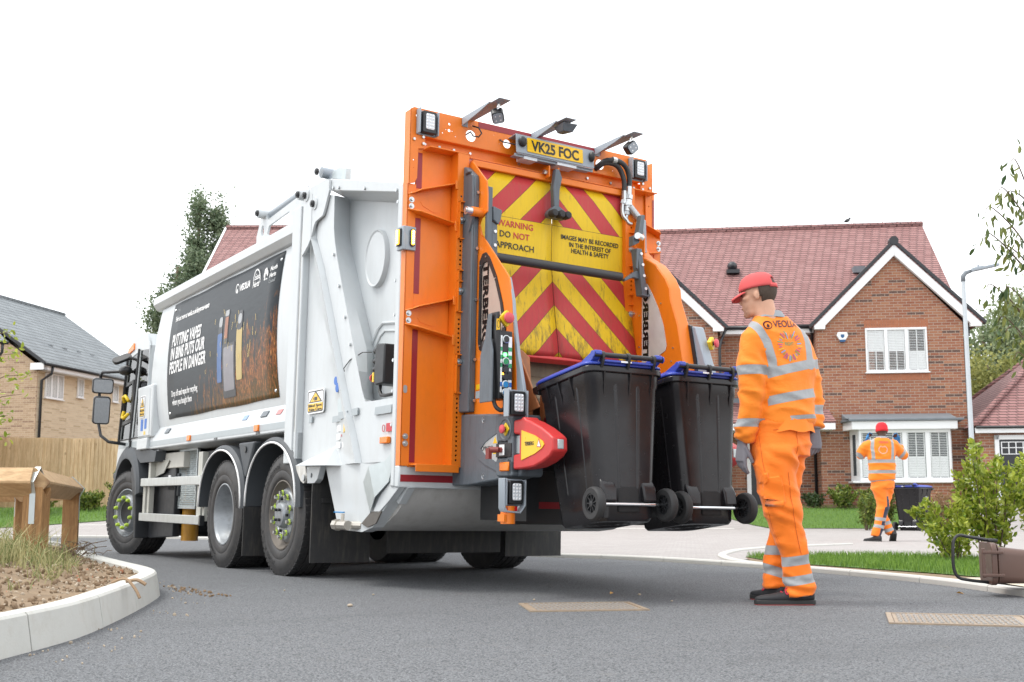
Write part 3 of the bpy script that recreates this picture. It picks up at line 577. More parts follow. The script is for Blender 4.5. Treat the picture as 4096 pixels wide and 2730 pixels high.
# guard plate, dark panel for the opening, valve
mb=MB(); mb.add([(-.012,.113,.955),(-.012,.216,.905),(-.03,.443,.872),(-.005,.578,.76),(-.005,.555,.705),(-.005,.447,.536),(-.03,.326,.648),(-.012,.144,.758),(-.012,.106,.843)],[(0,1,7,8),(1,2,6,7),(2,3,4,5,6)]); g=mb.build('corner_guard',GALV,truck,fix=False); sm=g.modifiers.new('thick','SOLIDIFY'); sm.thickness=.006
mb=MB(); mb.prism([(.60,.455),(.44,.545),(.27,.55),(.36,.46),(.50,.43)],'x',-.0,.011); mb.build('opening_shade_panel',mat('grimy shaded opening',(.12,.11,.10),.8,dirt=.6),truck)  # dark panel paints the shade of an opening, with some grime
mb=MB(); mb.cyl((-.06,.70,.44),(-.06,.86,.44),.036,.036,8); mb.cyl((-.06,.86,.44),(-.06,.93,.44),.043,.043,8); mb.cyl((-.06,.80,.44),(.03,.64,.44),.03,.03,10); mb.cyl((-.06,.80,.47),(-.06,.80,.525),.014,.014,8); vv=mb.build('drain_valve',mat('valve nickel',(.48,.45,.40),.35,.7),truck,smooth='auto')
mb=MB(); mb.cyl((-.06,.931,.44),(-.06,.926,.44),.033,.033,14); mb.build('valve_bore',BLACK,vv)
mb=MB(); mb.box(-.07,-.05,.785,.95,.53,.54); mb.build('valve_handle',BLUEB,vv,bevel=.003)
# hopper belly
pr=[(0.03,.72),(.10,.63),(.22,.54),(.38,.465),(.55,.42),(.75,.40),(1.05,.40),(1.3,.80),(1.3,.9),(.03,.9)]
mb=MB(); mb.prism(pr,'x',.101,Wd-.06); mb.build('hopper_belly',HOPU,truck,smooth='auto',ang=28)
mb=MB(); mb.prism([(-.035,.715),(-.012,.712),(.12,.60),(.16,.62),(.08,.72),(.02,.722)],'x',.06,.12); mb.prism([(.0,.72),(.16,.62),(.32,.535),(.40,.55),(.30,.66),(.10,.78)],'x',.0,.05); mb.build('corner_casting',WHITE,truck,bevel=.006)
mb=MB(); mb.box(-.012,Wd+.012,-.012,.06,.715,.872); mb.build('rear_sill',WHITE,truck,bevel=.012)
mb=MB(); mb.box(.0,Wd,-.0155,-.011,.757,.806); mb.build('rear_reflective_tape',REDT,truck)
# under the rear: valance, flaps
mb=MB(); mb.box(.62,1.72,1.42,1.44,.20,.48); mb.build('rear_valance',FLAP,truck)
mb=MB(); mb.box(-.02,.50,1.50,1.516,.125,.90); mb.build('mud_flap',FLAP,truck)
mb=MB(); mb.box(0.06,.50,1.485,1.50,.60,.64); mb.build('flap_bar',FLAP,truck,bevel=.003)
mb=MB(); mb.box(Wd-.53,Wd+.07,1.50,1.516,.16,.80); mb.build('mud_flap',FLAP,truck)
mb=MB(); mb.box(-.06,.46,3.0,3.014,.115,.56); mb.build('mud_flap',FLAP,truck)
# ------------------------------------------------------------------ wheels
def arc_text(body,rad,start,size,x,span,mat_,parent):
    me=text_mesh(body,size,ext=.002); xs=[v.co.x for v in me.vertices]; a,b=min(xs),max(xs)
    for v in me.vertices:
        th=start-(v.co.x-a)/(b-a)*span; rr_=rad+v.co.y
        v.co=Vector((x-v.co.z*1.2,-rr_*math.cos(th),rr_*math.sin(th)))
    link('tyre_lettering',me,mat_,parent,fix=False)
def make_wheel(style,letters=True):
    """wheel centred at the origin, axle along X, outer face towards -X"""
    w=bpy.data.objects.new('wheel',None); COL.objects.link(w); w.parent=truck; w.empty_display_size=.1
    r=.522
    pf=[(.298,.004),(.315,-.012),(.33,-.016),(.37,-.020),(.38,-.016),(.40,-.022),(.44,-.022),(.475,-.012),(.482,-.008),(.495,-.006),(.512,.004),(r-.003,.02)]
    tread=[]
    for a,b in ((.02,.07),(.08,.13),(.14,.19),(.20,.25),(.26,.31)): tread+=[(r if .07<a<.25 else r-.003,a),(r if a>.02 and b<.31 else r-.002,b),(r-.016,b+.001),(r-.016,b+.009)]
    tread=tread[:-2]
    inner=[(.512,.326),(.47,.345),(.40,.35),(.33,.345),(.298,.325)]
    tb=MB(); tb.lathe(pf+tread+inner,(0,0,0),(1,0,0),72)          # tread blocks follow in the same mesh
    for k in range(56):
        a=2*math.pi*k/56; c,s=math.cos(a),math.sin(a); tb.T=Matrix.Rotation(a,4,'X')
        tb.box(.0,.055,-.021,.021,r-.012,r+.003,1); tb.box(.262,.322,-.021,.021,r-.012,r+.003,1)
        if style=='drive': tb.box(.075,.165,-.016,.022,r-.006,r+.004,1); tb.box(.175,.255,-.022,.016,r-.006,r+.004,1)
    tb.T=None; tb.build('tyre',[TYRE,RUBBER],w,smooth='auto',ang=32)
    if style=='drive':
        mb=MB(); mb.lathe([(.300,.004),(.300,-.006),(.288,-.008),(.280,.008),(.272,.02),(.268,.06),(.255,.075),(.250,.14),(.232,.155),(.225,.175),(.16,.185),(.13,.15),(.10,.14),(.03,.14),(.001,.14)],(0,0,0),(1,0,0),48); mb.build('rim',RIM,w,smooth='auto',ang=50)
        mb=MB()
        for k in range(10): a=2*math.pi*k/10; bolt(mb,(.195,.19*math.cos(a),.19*math.sin(a)),(-1,0,0),.016,.03)
        mb.build('wheel_nut',STEEL,w)
    else:
        mb=MB(); mb.lathe([(.300,.004),(.300,-.006),(.290,-.008),(.284,.008),(.276,.03),(.262,.05),(.25,.06),(.235,.055),(.215,.02)],(0,0,0),(1,0,0),48); mb.build('rim',RIMD if style=='tag' else RIM,w,smooth='auto',ang=50)
        mb=MB(); mb.lathe([(.235,.05),(.215,.015),(.17,.012),(.165,.02),(.115,.022),(.11,-.01),(.10,-.03),(.085,-.034),(.02,-.034),(.001,-.034)] if style=='tag' else [(.24,.055),(.215,-.02),(.205,-.035),(.175,-.037),(.165,-.03),(.158,.0),(.12,.02),(.03,.025),(.001,.025)],(0,0,0),(1,0,0),48)
        mb.build('wheel_disc',RIM,w,smooth='auto',ang=30)
        if style=='steer': mb=MB(); mb.lathe([(.152,.004),(.145,.0),(.08,.012),(.001,.012)],(0,0,0),(1,0,0),32); mb.build('hub_cap',CHASSIS,w,smooth='auto')
        rb=.187; h=.012 if style=='tag' else -.036
        mb=MB(); lm=MB()
        for k in range(10):
            a=2*math.pi*(k+.5)/10; y,z=rb*math.cos(a),rb*math.sin(a)
            if style=='tag': bolt(mb,(h,y,z),(-1,0,0),.017,.045); lm.cyl((h-.012,y,z),(h-.02,y,z),.026,.026,12); lm.T=Matrix.Translation((h-.016,y,z))@Matrix.Rotation(a+.4*(k%3),4,'X'); lm.prism([(-.008,.0),(.008,.0),(0,.045)],'x',-.004,.004); lm.T=None
            else: lm.lathe([(.001,-.045),(.016,-.04),(.023,-.025),(.024,.0)],(h,y,z),(1,0,0),12)
        if mb.v: mb.build('wheel_nut',STEEL,w,smooth='auto')
        lm.build('nut_indicator',LIME,w,smooth='auto')
        if style=='tag':
            mb=MB()
            for k in range(8): a=2*math.pi*k/8; bolt(mb,(-.034 if k%2 else .0,(.06 if k%2 else .135)*math.cos(a),(.06 if k%2 else .135)*math.sin(a)),(-1,0,0),.014,.022)
            mb.build('hub_bolt',CHASSIS,w)
    if letters:
        if style=='drive': L=(('295/60 R 22.5',.402,2.75,.85),('Scandinavia',.402,-1.9,-.75),('Conti',.402,.55,.4))
        else: L=(('Continental',.402,2.62,.95),('315/80 R 22.5',.402,-1.75,-1.05))
        for tx,rad,st,sp in L:
            if sp>0: arc_text(tx,rad,math.pi-st if False else st-0,.062,-.022,sp,TYRELET,w)
            else: arc_text(tx,rad,st+2*math.pi,.062,-.022,-sp,TYRELET,w)
    return w
def put_wheel(w,x,y,steer=0,flip=False):
    z=.522-.00873*y+.01585*x-.006
    w.location=(x,y,z); w.rotation_euler=(0,0,(math.pi if flip else 0)+steer); return w
wf=make_wheel('steer'); wm=make_wheel('drive'); wr=make_wheel('tag')
put_wheel(wf,.02,7.60,R(15)); put_wheel(wm,.02,3.80); put_wheel(wr,.025,2.262)
def mirror_wheel(w,y,x,steer=0):
    c=w.copy(); COL.objects.link(c); c.parent=truck
    for ch in w.children:
        if ch.name.startswith('tyre_lettering'): continue
        d=ch.copy(); COL.objects.link(d); d.parent=c
    return put_wheel(c,x,y,steer,True)
mirror_wheel(wf,7.60,Wd-.02,R(15)); mirror_wheel(wm,3.80,Wd-.02); mirror_wheel(wr,2.262,Wd-.025)
for x in (.38,Wd-.38):
    mb=MB(); mb.lathe([(.29,0),(.40,-.015),(.50,-.005),(.522,.02),(.522,.27),(.50,.29),(.30,.29)],(x if x<1 else x-.30,3.80,.522-.033+.016*x),(1,0,0),48); mb.build('inner_tyre',TYRE,truck,smooth='auto')
# wheel arches
def arch(y0,z0,yc,zc_,y1,z1,name='wheel_arch'):
    n=22; zb=min(z0,z1)
    def pt(k,g):
        t=k/n; a=math.pi*(1-t); ym=(y0+y1)/2; hw=abs(y0-y1)/2+g; return (ym+hw*math.cos(a)*(-1 if y0>y1 else 1),zb+(zc_-zb+g)*math.sin(a)**.85)
    mb=MB()
    rings=[[(-.03,*pt(k,0)),(.42,*pt(k,0)),(.42,*pt(k,.055)),(-.005,*pt(k,.055)),(-.03,*pt(k,.028))] for k in range(n+1)]
    mb.rings(rings); mb.build(name,ARCH,truck,smooth='auto',ang=40)
    mb=MB(); mb.tube([(-.034,*pt(k,.005)) for k in range(n+1)],.010,6); mb.build('arch_edging',INKW,truck,smooth=True)
arch(4.47,.545,3.85,1.10,3.20,.545); arch(3.06,.565,2.40,1.12,1.84,.60)
mb=MB(); mb.prism([(3.42,1.16),(2.98,1.16),(3.10,.92),(3.16,.82),(3.22,.83)],'x',-.0,.12); mo=mb.build('wash_tank',ARCH,truck,bevel=.02)
mb=MB(); mb.cyl((-.004,3.19,1.09),(-.012,3.19,1.09),.03,.03,14); mb.build('tank_cap',BLACK,mo)
# chassis, tanks, mesh, bumpers
mb=MB()
for x in (.75,Wd-.87): mb.box(x,x+.12,1.3,8.0,.72,1.0)
mb.box(.5,1.9,1.35,8.0,1.0,1.19); mb.box(.7,1.6,2.1,2.4,.40,.62); mb.box(.7,1.6,3.7,3.95,.36,.66); mb.cyl((.3,2.26,.49),(2.05,2.26,.49),.07,.07,12); mb.cyl((.3,3.8,.47),(2.05,3.8,.47),.09,.09,12); mb.cyl((.25,7.6,.44),(2.1,7.6,.44),.06,.06,12); mb.box(.25,.95,4.6,6.95,.62,1.15); mb.box(1.3,2.2,4.6,7.0,.4,1.1)
mb.build('chassis',CHASSIS,truck)
mb=MB()
for y in (6.05,6.35,6.65): mb.lathe([(.001,-.0),(.12,.01),(.16,.05),(.165,.55),(.12,.6),(.001,.6)],(.28,y,.36),(1,0,0),20)
mb.build('air_tank',BLACK,truck,each=True,smooth='auto')
mb=MB(); mb.box(.16,.30,5.9,6.3,.66,.92); mb.box(.14,.18,5.95,6.25,.72,.9); mb.build('battery_box',ARCH,truck,bevel=.01)
mb=MB(); mb.box(.13,.14,6.12,6.2,.83,.9); mb.build('white_label',UPVC,truck)
mb=MB(); mb.box(.12,.4,5.6,6.85,.98,1.16); mb.build('white_chassis_box',mat('cream chassis box',(.5,.49,.45),.6),truck,bevel=.01)
mb=MB()
y0,y1,z0,z1=5.28,5.97,.52,1.2
for a,b,c,d in ((y0,y1,z0,z0+.03),(y0,y1,z1-.03,z1),(y0,y0+.025,z0,z1),(y1-.025,y1,z0,z1)): mb.box(.18,.21,a,b,c,d)
for k in range(-16,17):
    for s in (1,-1):
        pts=[]
        for t in np.linspace(0,1,2): pass
        ya=y0+k*.045; za,zb_=z0,z1; yb=ya+s*.62
        # clip to the frame
        def clip(ya,za,yb,zb_):
            t0,t1=0,1; d=yb-ya
            for lo,hi in ((y0,y1),):
                ta,tb=(lo-ya)/d,(hi-ya)/d
                if ta>tb: ta,tb=tb,ta
                t0=max(t0,ta); t1=min(t1,tb)
            return None if t0>=t1 else (ya+d*t0,za+(zb_-za)*t0,ya+d*t1,za+(zb_-za)*t1)
        q=clip(ya if s>0 else ya+.62,za,yb if s>0 else ya,zb_)
        if q: mb.cyl((.195,q[0],q[1]),(.195,q[2],q[3]),.004,.004,4)
mb.build('mesh_guard',GALV,truck)
mb=MB(); mb.cyl((.33,5.93,.155),(.33,5.93,1.15),.095,.095,20); mb.build('yellow_cylinder',YELC,truck,smooth='auto')
mb=MB()
for z0,z1 in ((.772,.868),(.362,.456)): mb.box(-.01,.03,4.50,6.89,z0,z1)
mb.build('side_underrun_rail',ALU,truck,each=True,bevel=.006)
mb=MB(); 
for z0,z1 in ((.768,.872),(.358,.46)): mb.box(-.012,.034,4.46,4.505,z0,z1)
mb.build('rail_end_cap',BLACK,truck,each=True)
mb=MB(); mb.box(.03,.10,6.80,6.90,.36,.87); mb.box(.04,.10,6.66,6.74,.43,1.09); mb.box(.035,.10,4.62,4.76,.40,1.12); mb.box(.03,.08,4.47,4.53,.40,.86); mb.build('underrun_bracket',mat('cream bracket',(.44,.44,.40),.5),truck,each=True,bevel=.004)
mb=MB(); mb.prism([(6.70,1.09),(6.10,1.07),(6.30,.93),(6.70,.88)],'x',.10,.11); mb.build('bracket_web',mat('cream bracket web',(.40,.40,.36),.5),truck)
mb=MB(); mb.box(.05,.11,6.36,6.88,1.08,1.185); wl=mb.build('side_alarm_lamp',AMBER,truck,bevel=.012)
mb=MB()
for y in (6.44,6.80):
    for z in (1.105,1.135,1.163): mb.box(.044,.05,y-.035,y+.035,z-.010,z+.010)
mb.build('lamp_led',LENS,wl)
mb=MB(); mb.cyl((.05,6.62,1.13),(.045,6.62,1.13),.04,.04,18); mb.build('lamp_sounder',AMBER,wl)
mb=MB(); mb.box(.05,.12,6.40,6.84,1.185,1.215); mb.build('lamp_bracket',UPVC,truck)
mb=MB(); mb.prism([(7.34,1.0),(7.24,1.06),(7.0,1.07),(6.35,1.045),(5.95,1.0),(5.95,.20),(6.98,.155),(7.0,.30),(7.08,.40)],'x',.14,.22); mb.prism([(7.36,1.0),(7.24,1.06),(7.17,1.04),(7.02,.42),(6.98,.155),(7.06,.155),(7.10,.42)],'x',-.02,.16); mb.build('front_mudguard',CHASSIS,truck,bevel=.01)
# ------------------------------------------------------------------ cab
cabp=[(6.87,1.20),(6.87,2.50),(7.0,2.66),(7.35,2.71),(7.62,2.68),(7.80,2.59),(7.89,2.46),(8.14,1.37),(8.20,1.20),(8.24,.80),(8.20,.50),(8.12,.50),(8.10,.80),(8.02,1.04),(7.85,1.18),(7.6,1.22),(7.35,1.20),(7.2,1.10)]
WHOLES=[[(6.885,1.39),(6.885,2.45),(7.29,2.475),(7.475,1.385)],[(7.53,1.39),(7.365,2.47),(7.86,2.42),(8.095,1.38)]]
for x in (.02,Wd-.02): plate('cab_side',cabp,WHOLES,.03,YZ(x),WHITE,truck,bevel=.01)
mb=MB(); rf_=[p for p in cabp if p[1]>2.3 and p[0]<7.9]; mb.rings([[(.02,y,z),(Wd-.02,y,z),(Wd-.02,y-.03*(y>7.7),z-.04),(.02,y-.03*(y>7.7),z-.04)] for y,z in rf_]); mb.box(.03,Wd-.03,6.86,8.15,1.15,1.36); mb.box(.03,Wd-.03,8.13,8.22,.5,1.36); mb.box(.03,Wd-.03,6.86,6.90,1.2,2.5); mb.build('cab_roof',WHITE,truck,smooth='auto')
mb=MB(); 
for x in (.35,1.35): mb.prism([(7.0,1.36),(7.0,2.15),(7.12,2.15),(7.18,1.55),(7.55,1.52),(7.55,1.36)],'x',x,x+.5)
mb.build('cab_seat',BLACK,truck,each=True,bevel=.03)
mb=MB(); mb.box(.05,Wd-.05,7.85,8.12,1.36,1.5); mb.build('dashboard',BLACK,truck,bevel=.03)
for x in (.012,Wd-.02):
    for q in WHOLES: mb=MB(); mb.prism(q,'x',x,x+.006); mb.build('cab_window',GLASSD,truck)
mb=MB(); mb.tube([(-.002,8.125,1.34),(-.002,7.88,2.43)],.022,6); mb.tube([(-.002,7.55,1.33),(-.002,7.33,2.50)],.018,6); mb.tube([(-.002,7.50,1.35),(-.002,7.52,1.24)],.02,6); mb.tube([(-.002,8.11,1.375),(-.002,6.88,1.38)],.008,6); mb.build('window_pillar',BLACK,truck,each=True)
plate('window_frame',[(7.99,2.10),(7.54,2.13),(7.47,1.60),(8.06,1.56)],[[(7.93,2.06),(7.60,2.09),(7.62,1.64),(8.0,1.61)]],.012,YZ(.004),BLACK,truck)
mb=MB()
mb.tube([(-.03,7.83,1.85),(-.05,7.83,1.92),(-.05,7.72,1.93),(-.03,7.62,1.86)],.022,8); mb.tube([(-.03,7.82,1.74),(-.05,7.83,1.66),(-.05,7.74,1.645),(-.03,7.62,1.69)],.022,8)
mb.build('grab_handle',YEL,truck,each=True,smooth=True)
mb=MB(); mb.prism([(7.90,2.475),(7.87,2.555),(7.60,2.605),(7.58,2.52)],'x',-.012,.02); mb.box(-.012,.02,7.58,7.73,1.165,1.235); mb.build('cab_marker_lamp',AMBER,truck,each=True,bevel=.005)
mb=MB(); mb.box(.004,.012,7.04,8.13,1.265,1.335); mb.build('side_reflective_strip',STRIP,truck)
n=16; ring=[]
for k in range(n+1):
    a=math.pi*k/n; c,s=math.cos(a),math.sin(a); yo=7.60+.60*c; zo=.70+.56*s; yi=7.60+.545*c; zi=.66+.47*s; ring.append([(-.03,yi,zi),(.5,yi,zi),(.5,yo,zo),(.0,yo+.03*c,zo+.03*s),(-.03,yo,zo-.02)])
mb=MB(); mb.rings(ring); mb.prism([(7.0,1.24),(7.5,1.27),(7.0,1.06),(6.35,1.06),(6.30,1.18)],'x',-.0,.12); mb.build('front_wheel_arch',ARCH,truck,smooth='auto')
mb=MB(); mb.box(.0,.3,8.15,8.38,.42,.62); mb.box(.0,.25,8.14,8.36,.88,.965); mb.build('cab_step',BLACK,truck,each=True,bevel=.02)
# mirrors
mx_=-.30; mr=MB()
mr.tube([(.02,7.62,2.24),(-.12,7.72,2.24),(mx_,7.94,2.235),(mx_,8.02,2.20),(mx_,8.04,2.12),(mx_,8.04,1.98),(mx_,8.02,1.60),(mx_+.02,7.92,1.42),(mx_+.10,7.82,1.34),(0.02,7.80,1.315)],.020,8); mo=mr.build('mirror_arm',BLACK,truck,smooth=True)
mb=MB(); mb.sphere((-.08,7.66,2.25),.08,.14,.065); mb.build('mirror_pivot_cover',BLACK,truck,smooth=True)
def mirror(y,z,w,h,d,tilt):
    M=frame((mx_+.02,y,z),(math.cos(tilt),math.sin(tilt),0),(0,-.14,1))
    mb=MB(); mb.T=M; mb.prism(rrect(-w/2,w/2,-h/2,h/2,.04),'z',-d,0); h_=mb.build('mirror_housing',BLACK,truck,bevel=.02,seg=3)
    mb=MB(); mb.T=M; mb.prism(rrect(-w/2+.015,w/2-.015,-h/2+.018,h/2-.018,.03),'z',0,.004); mb.build('mirror_glass',MIRROR,h_)
mirror(7.95,2.06,.26,.20,.09,-.12); mirror(7.95,1.745,.21,.36,.10,-.12)
mb=MB(); mb.T=frame((-.16,7.55,2.40),(1,0,.5),(0,.6,.5)); mb.prism(rrect(-.12,.12,-.06,.06,.045),'z',-.04,0); mb.T=None; mb.tube([(-.10,7.45,2.40),(.02,7.40,2.36)],.02,8); mb.build('kerb_mirror',BLACK,truck,bevel=.02)
PRESS=mat('pressed orange',(.60,.135,.006),.5)
# ------------------------------------------------------------------ rear frame, both sides mirrored
WF,WT=2.318,2.222
def mxp(mir,w=WF): return (lambda x: w-x) if mir else (lambda x: x)
for mir in (False,True):
    X=mxp(mir)
    def bx(mb,x0,x1,*a): mb.box(min(X(x0),X(x1)),max(X(x0),X(x1)),*a)
    def pp(pts): return [(X(a),b) for a,b in pts]
    mb=MB(); bx(mb,-.010,.060,-.022,-.012,.866,2.885); bx(mb,-.010,.0,-.022,.05,.866,2.885); mb.build('side_flange',ORANGE,truck,bevel=.003)
    mb=MB(); bx(mb,.05,.37,-.016,-.010,.86,3.19); bx(mb,.057,.40,-.132,-.124,.826,.880); bx(mb,.057,.40,-.128,-.012,.870,.880); mb.build('rear_panel',ORANGE,truck,bevel=.003)
    holes=[circ(X(.376),.915+.0335*k,.0085,8) for k in range(58) if not (1.36<.915+.0335*k<1.68 or 1.95<.915+.0335*k<2.29 or 2.49<.915+.0335*k<2.80)]
    plate('channel_face',pp([(.345,.866),(.43,.866),(.43,3.15),(.345,3.15)]),holes,.006,XZ(-.122),ORANGE,truck)
    mb=MB(); bx(mb,.342,.349,-.124,-.012,.866,3.15); bx(mb,.426,.434,-.124,.0,.866,3.15); bx(mb,.11,.44,-.128,-.01,3.147,3.154); mb.build('channel_side',ORANGE,truck)
    for z0,z1 in ((2.505,2.785),(1.97,2.28),(1.385,1.668)):
        mb=MB(); nb=MB(); bx(mb,.352,.358,-.15,-.125,z0,z1); bx(mb,.352,.40,-.15,-.125,z0,z0+.008); bx(mb,.352,.40,-.15,-.125,z1-.008,z1); bx(mb,.352,.40,-.145,-.125,z0+(z1-z0)*.72,z0+(z1-z0)*.72+.008)
        zz=z0+(z1-z0)*(.5 if z0>1.8 else .8); nb.cyl((X(.378),-.125,zz),(X(.378),-.131,zz),.026,.026,16); nb.cyl((X(.378),-.131,zz),(X(.378),-.146,zz),.017,.017,6); nb.cyl((X(.378),-.145,zz),(X(.378),-.165,zz),.009,.009,8)
        mb.build('slot_frame',ORANGE,truck); nb.build('slot_nut',STEEL,truck)
    # bracket arms
    for zu0,zu1,zl0,zl1 in ((2.80,2.925,2.69,2.625),(1.955,2.075,1.86,1.795)):
        mb=MB()
        for za,zb_,s in ((zu0,zu1,1),(zl0,zl1,-1)):
            P=[(X(-.004),za),(X(.035),za+.012*s),(X(.06),za+.025*s),(X(.345),zb_-.01)]
            for (xa,z_a),(xb,z_b) in zip(P,P[1:]):
                d=.0 if xa==P[0][0] else .0
                e_=lambda x: -.03 if x==P[0][0] else (-.07 if x==P[1][0] else -.115); mb.add([(xa,-.014,z_a),(xb,-.014,z_b),(xb,e_(xb),z_b),(xa,e_(xa),z_a),(xa,-.014,z_a+.01),(xb,-.014,z_b+.01),(xb,e_(xb),z_b+.01),(xa,e_(xa),z_a+.01)],[(0,1,2,3),(4,5,6,7),(2,3,7,6),(0,1,5,4),(0,3,7,4),(1,2,6,5)])
            bx(mb,.325,.347,-.13,-.12,zb_-.01-(.055 if s<0 else .045),zb_+.01)
        mb.prism(pp([(.0,zl0),(.0,zu0),(.34,zu1),(.34,zl1)]),'y',-.032,-.024)
        mb.build('bracket_arm',ORANGE,truck,bevel=.003)
        plate('bracket_slot',pp([(.09,zu0-.04),(.13,zu0-.015),(.24,zu0-.01),(.265,zu0-.05),(.24,zl0+.01),(.20,zl0+.005),(.11,zu0-.07)]),[],.003,XZ(-.0335),ORANGE,truck,bevel=.0015)
    mb=MB()
    for z in (2.764,2.717,1.94,1.89,1.071,1.022): bolt(mb,(X(.020),-.030,z),(0,-1,0),.011,.02,0,.021)
    mb.build('flange_bolt',STEEL,truck)
    for za,zb_ in ((.892,1.83),(2.09,2.64),(2.86,3.125)):
        mb=MB(); bx(mb,.055,.104,-.0195,-.016,za,zb_); mb.build('red_reflective_strip',REDT,truck)
    plate('lifting_slot',rrect(min(X(.0),X(.028)),max(X(.0),X(.028)),1.375,1.43,.012),[],.004,XZ(-.0235),INKG,truck)
    # top corner post
    X=mxp(mir,WT)
    plate('top_post',pp([(-.008,2.88),(.035,2.89),(.058,2.93),(.062,3.15),(.115,3.16),(.115,3.25),(-.008,3.25)]),[circ(X(.026),3.06,.006,8),circ(X(.026),3.0,.003,6)],.008,XZ(-.030),ORANGE,truck,bevel=.002)
    mb=MB(); bx(mb,-.010,-.002,-.034,.05,2.88,3.43); mb.build('top_post_side',ORANGE,truck)
    mb=MB()
    for x,z in ((.096,3.238),(.098,3.190),(.023,3.212)): bolt(mb,(X(x),-.035,z),(0,-1,0),.011,.012)
    mb.build('post_bolt',STEEL,truck,each=True)
# upper beam with its holes
H=[circ(.047,3.391,.011),circ(.313,3.382,.010),circ(.312,3.333,.012),circ(.496,3.328,.044,24),circ(.813,3.327,.034,20),circ(1.693,3.325,.042,22),circ(1.877,3.326,.011),circ(1.822,3.295,.005,8),circ(.285,3.335,.005,8),circ(.338,3.333,.005,8),circ(.258,3.305,.006,8),circ(.24,3.305,.003,6),circ(.366,3.298,.005,8),circ(.049,3.352,.004,6),circ(.70,3.375,.004,6),circ(.765,3.35,.004,6),circ(.77,3.335,.004,6),circ(.75,3.315,.004,6),circ(.755,3.295,.004,6),circ(.865,3.36,.003,6),circ(.865,3.29,.003,6),circ(1.60,3.37,.004,6),circ(1.99,3.41,.005,6)]
plate('top_beam',[(-.008,3.25),(2.226,3.25),(2.218,3.305),(2.170,3.448),(.02,3.452),(-.008,3.436)],H,.008,XZ(-.030),ORANGE,truck,bevel=.002)
mb=MB(); mb.box(.115,2.11,-.034,.022,3.246,3.254); mb.box(.06,2.17,.014,.022,3.150,3.25); mb.box(.48,1.90,-.06,.02,3.148,3.155); mb.box(-.0,2.352,-.026,-.018,3.1,3.16) if False else None
mb.build('beam_channel',ORANGE,truck,bevel=.002)
mb=MB()
for x in (.135,.255,.376,.515,.95,1.60,1.83,2.07): bolt(mb,(x,.014,3.205),(0,-1,0),.011,.012)
mb.build('beam_bolt',STEEL,truck,each=True)
mb=MB(); mb.box(.56,1.70,-.0365,-.034,3.402,3.448); mb.build('red_reflective_strip',REDT,truck)
# led work lamps
def led(x0,x1,z0,z1,y,d=.05,br=True,rows=5):
    l=MB(); l.prism(rrect(x0,x1,z0,z1,.012),'y',y-d,y); lo=l.build('rear_lamp',BLACK,truck,bevel=.006)
    a,b,c,e=x0+(x1-x0)*.2,x1-(x1-x0)*.16,z0+(z1-z0)*.16,z1-(z1-z0)*.12
    mb=MB(); mb.prism(rrect(a,b,c,e,.012),'y',y-d-.004,y-d); mb.build('lamp_lens',LENS,lo,bevel=.002)
    mb=MB()
    for i in range(3):
        for j in range(rows):
            xx=a+(b-a)*(i+.5)/3; zz=c+(e-c)*(j+.5)/rows; mb.lathe([(.0085,0),(.006,-.003),(.001,-.004)],(xx,y-d-.004,zz),(0,1,0),10)
    mb.build('lamp_led',REFL,lo,smooth=True)
    if br:
        mb=MB(); mb.box(x0-.03,x0-.022,y-d-.01,y,z0-.01,z1+.012); mb.box(x1+.010,x1+.018,y-d-.005,y,z0-.01,z1+.005); mb.box(x0-.03,x1+.018,y-.006,y,z0-.01,z1+.01); mb.build('lamp_bracket',GREYL,lo,bevel=.002)
    return lo
led(.068,.18,3.262,3.425,-.036); led(2.008,2.118,3.262,3.418,-.036)
# three arms with camera and work lights
for x,L in ((.445,.42),(1.06,.36),(1.665,.40)):
    mb=MB()
    mb.prism([(-.036,3.388),(-.036,3.452),(-L,3.458),(-L-.02,3.452),(-.30,3.425)],'x',x-.03,x-.022); mb.box(x-.022,x+.075,-L-.13,-.036,3.446,3.452); mb.box(x-.03,x+.02,-.042,-.036,3.385,3.452)
    a=mb.build('camera_arm',GREYL,truck,bevel=.002)
for x,L,tip in ((.445,.42,(-.25,-.55,-.8)),(1.665,.40,(-.05,-.95,-.22))):
    c=Vector((x+.04,-L-.01,3.365)); ax=Vector(tip).normalized()
    mb=MB(); mb.T=frame(c,ax.orthogonal(),ax.cross(ax.orthogonal())); mb.prism(rrect(-.048,.048,-.044,.044,.022),'z',-.03,.035); lo=mb.build('work_light',BLACK,truck,bevel=.008)
    mb=MB(); mb.T=frame(c+ax*.036,ax.orthogonal(),ax.cross(ax.orthogonal())); mb.prism(rrect(-.040,.040,-.036,.036,.018),'z',-.001,.002); mb.build('lamp_lens',GREYL,lo)
    mb=MB(); F=frame(c+ax*.038,ax.orthogonal(),ax.cross(ax.orthogonal())); mb.T=F
    for i in (-1,1):
        for j in (-1,1): mb.lathe([(.014,0),(.008,-.001),(.001,.002)],(i*.018,j*.016,0),(0,0,1),12)
    mb.build('lamp_led',REFL,lo,smooth=True)
    mb=MB(); mb.cyl(c-ax*.0+Vector((0,0,.03)),(x+.04,-L-.02,3.45),.010,.012,10); mb.box(x+.02,x+.06,-L-.04,-L,3.385,3.415); mb.build('lamp_mount',CHROME,lo)
mb=MB(); mb.add([(1.06,-.30,3.43),(1.14,-.30,3.43),(1.17,-.46,3.43),(1.05,-.44,3.43),(1.08,-.32,3.38),(1.13,-.32,3.38),(1.15,-.42,3.375),(1.07,-.41,3.375)],[(0,1,2,3),(4,5,6,7),(0,1,5,4),(1,2,6,5),(2,3,7,6),(3,0,4,7)]); mb.build('reversing_camera',GREYP,truck,bevel=.004)
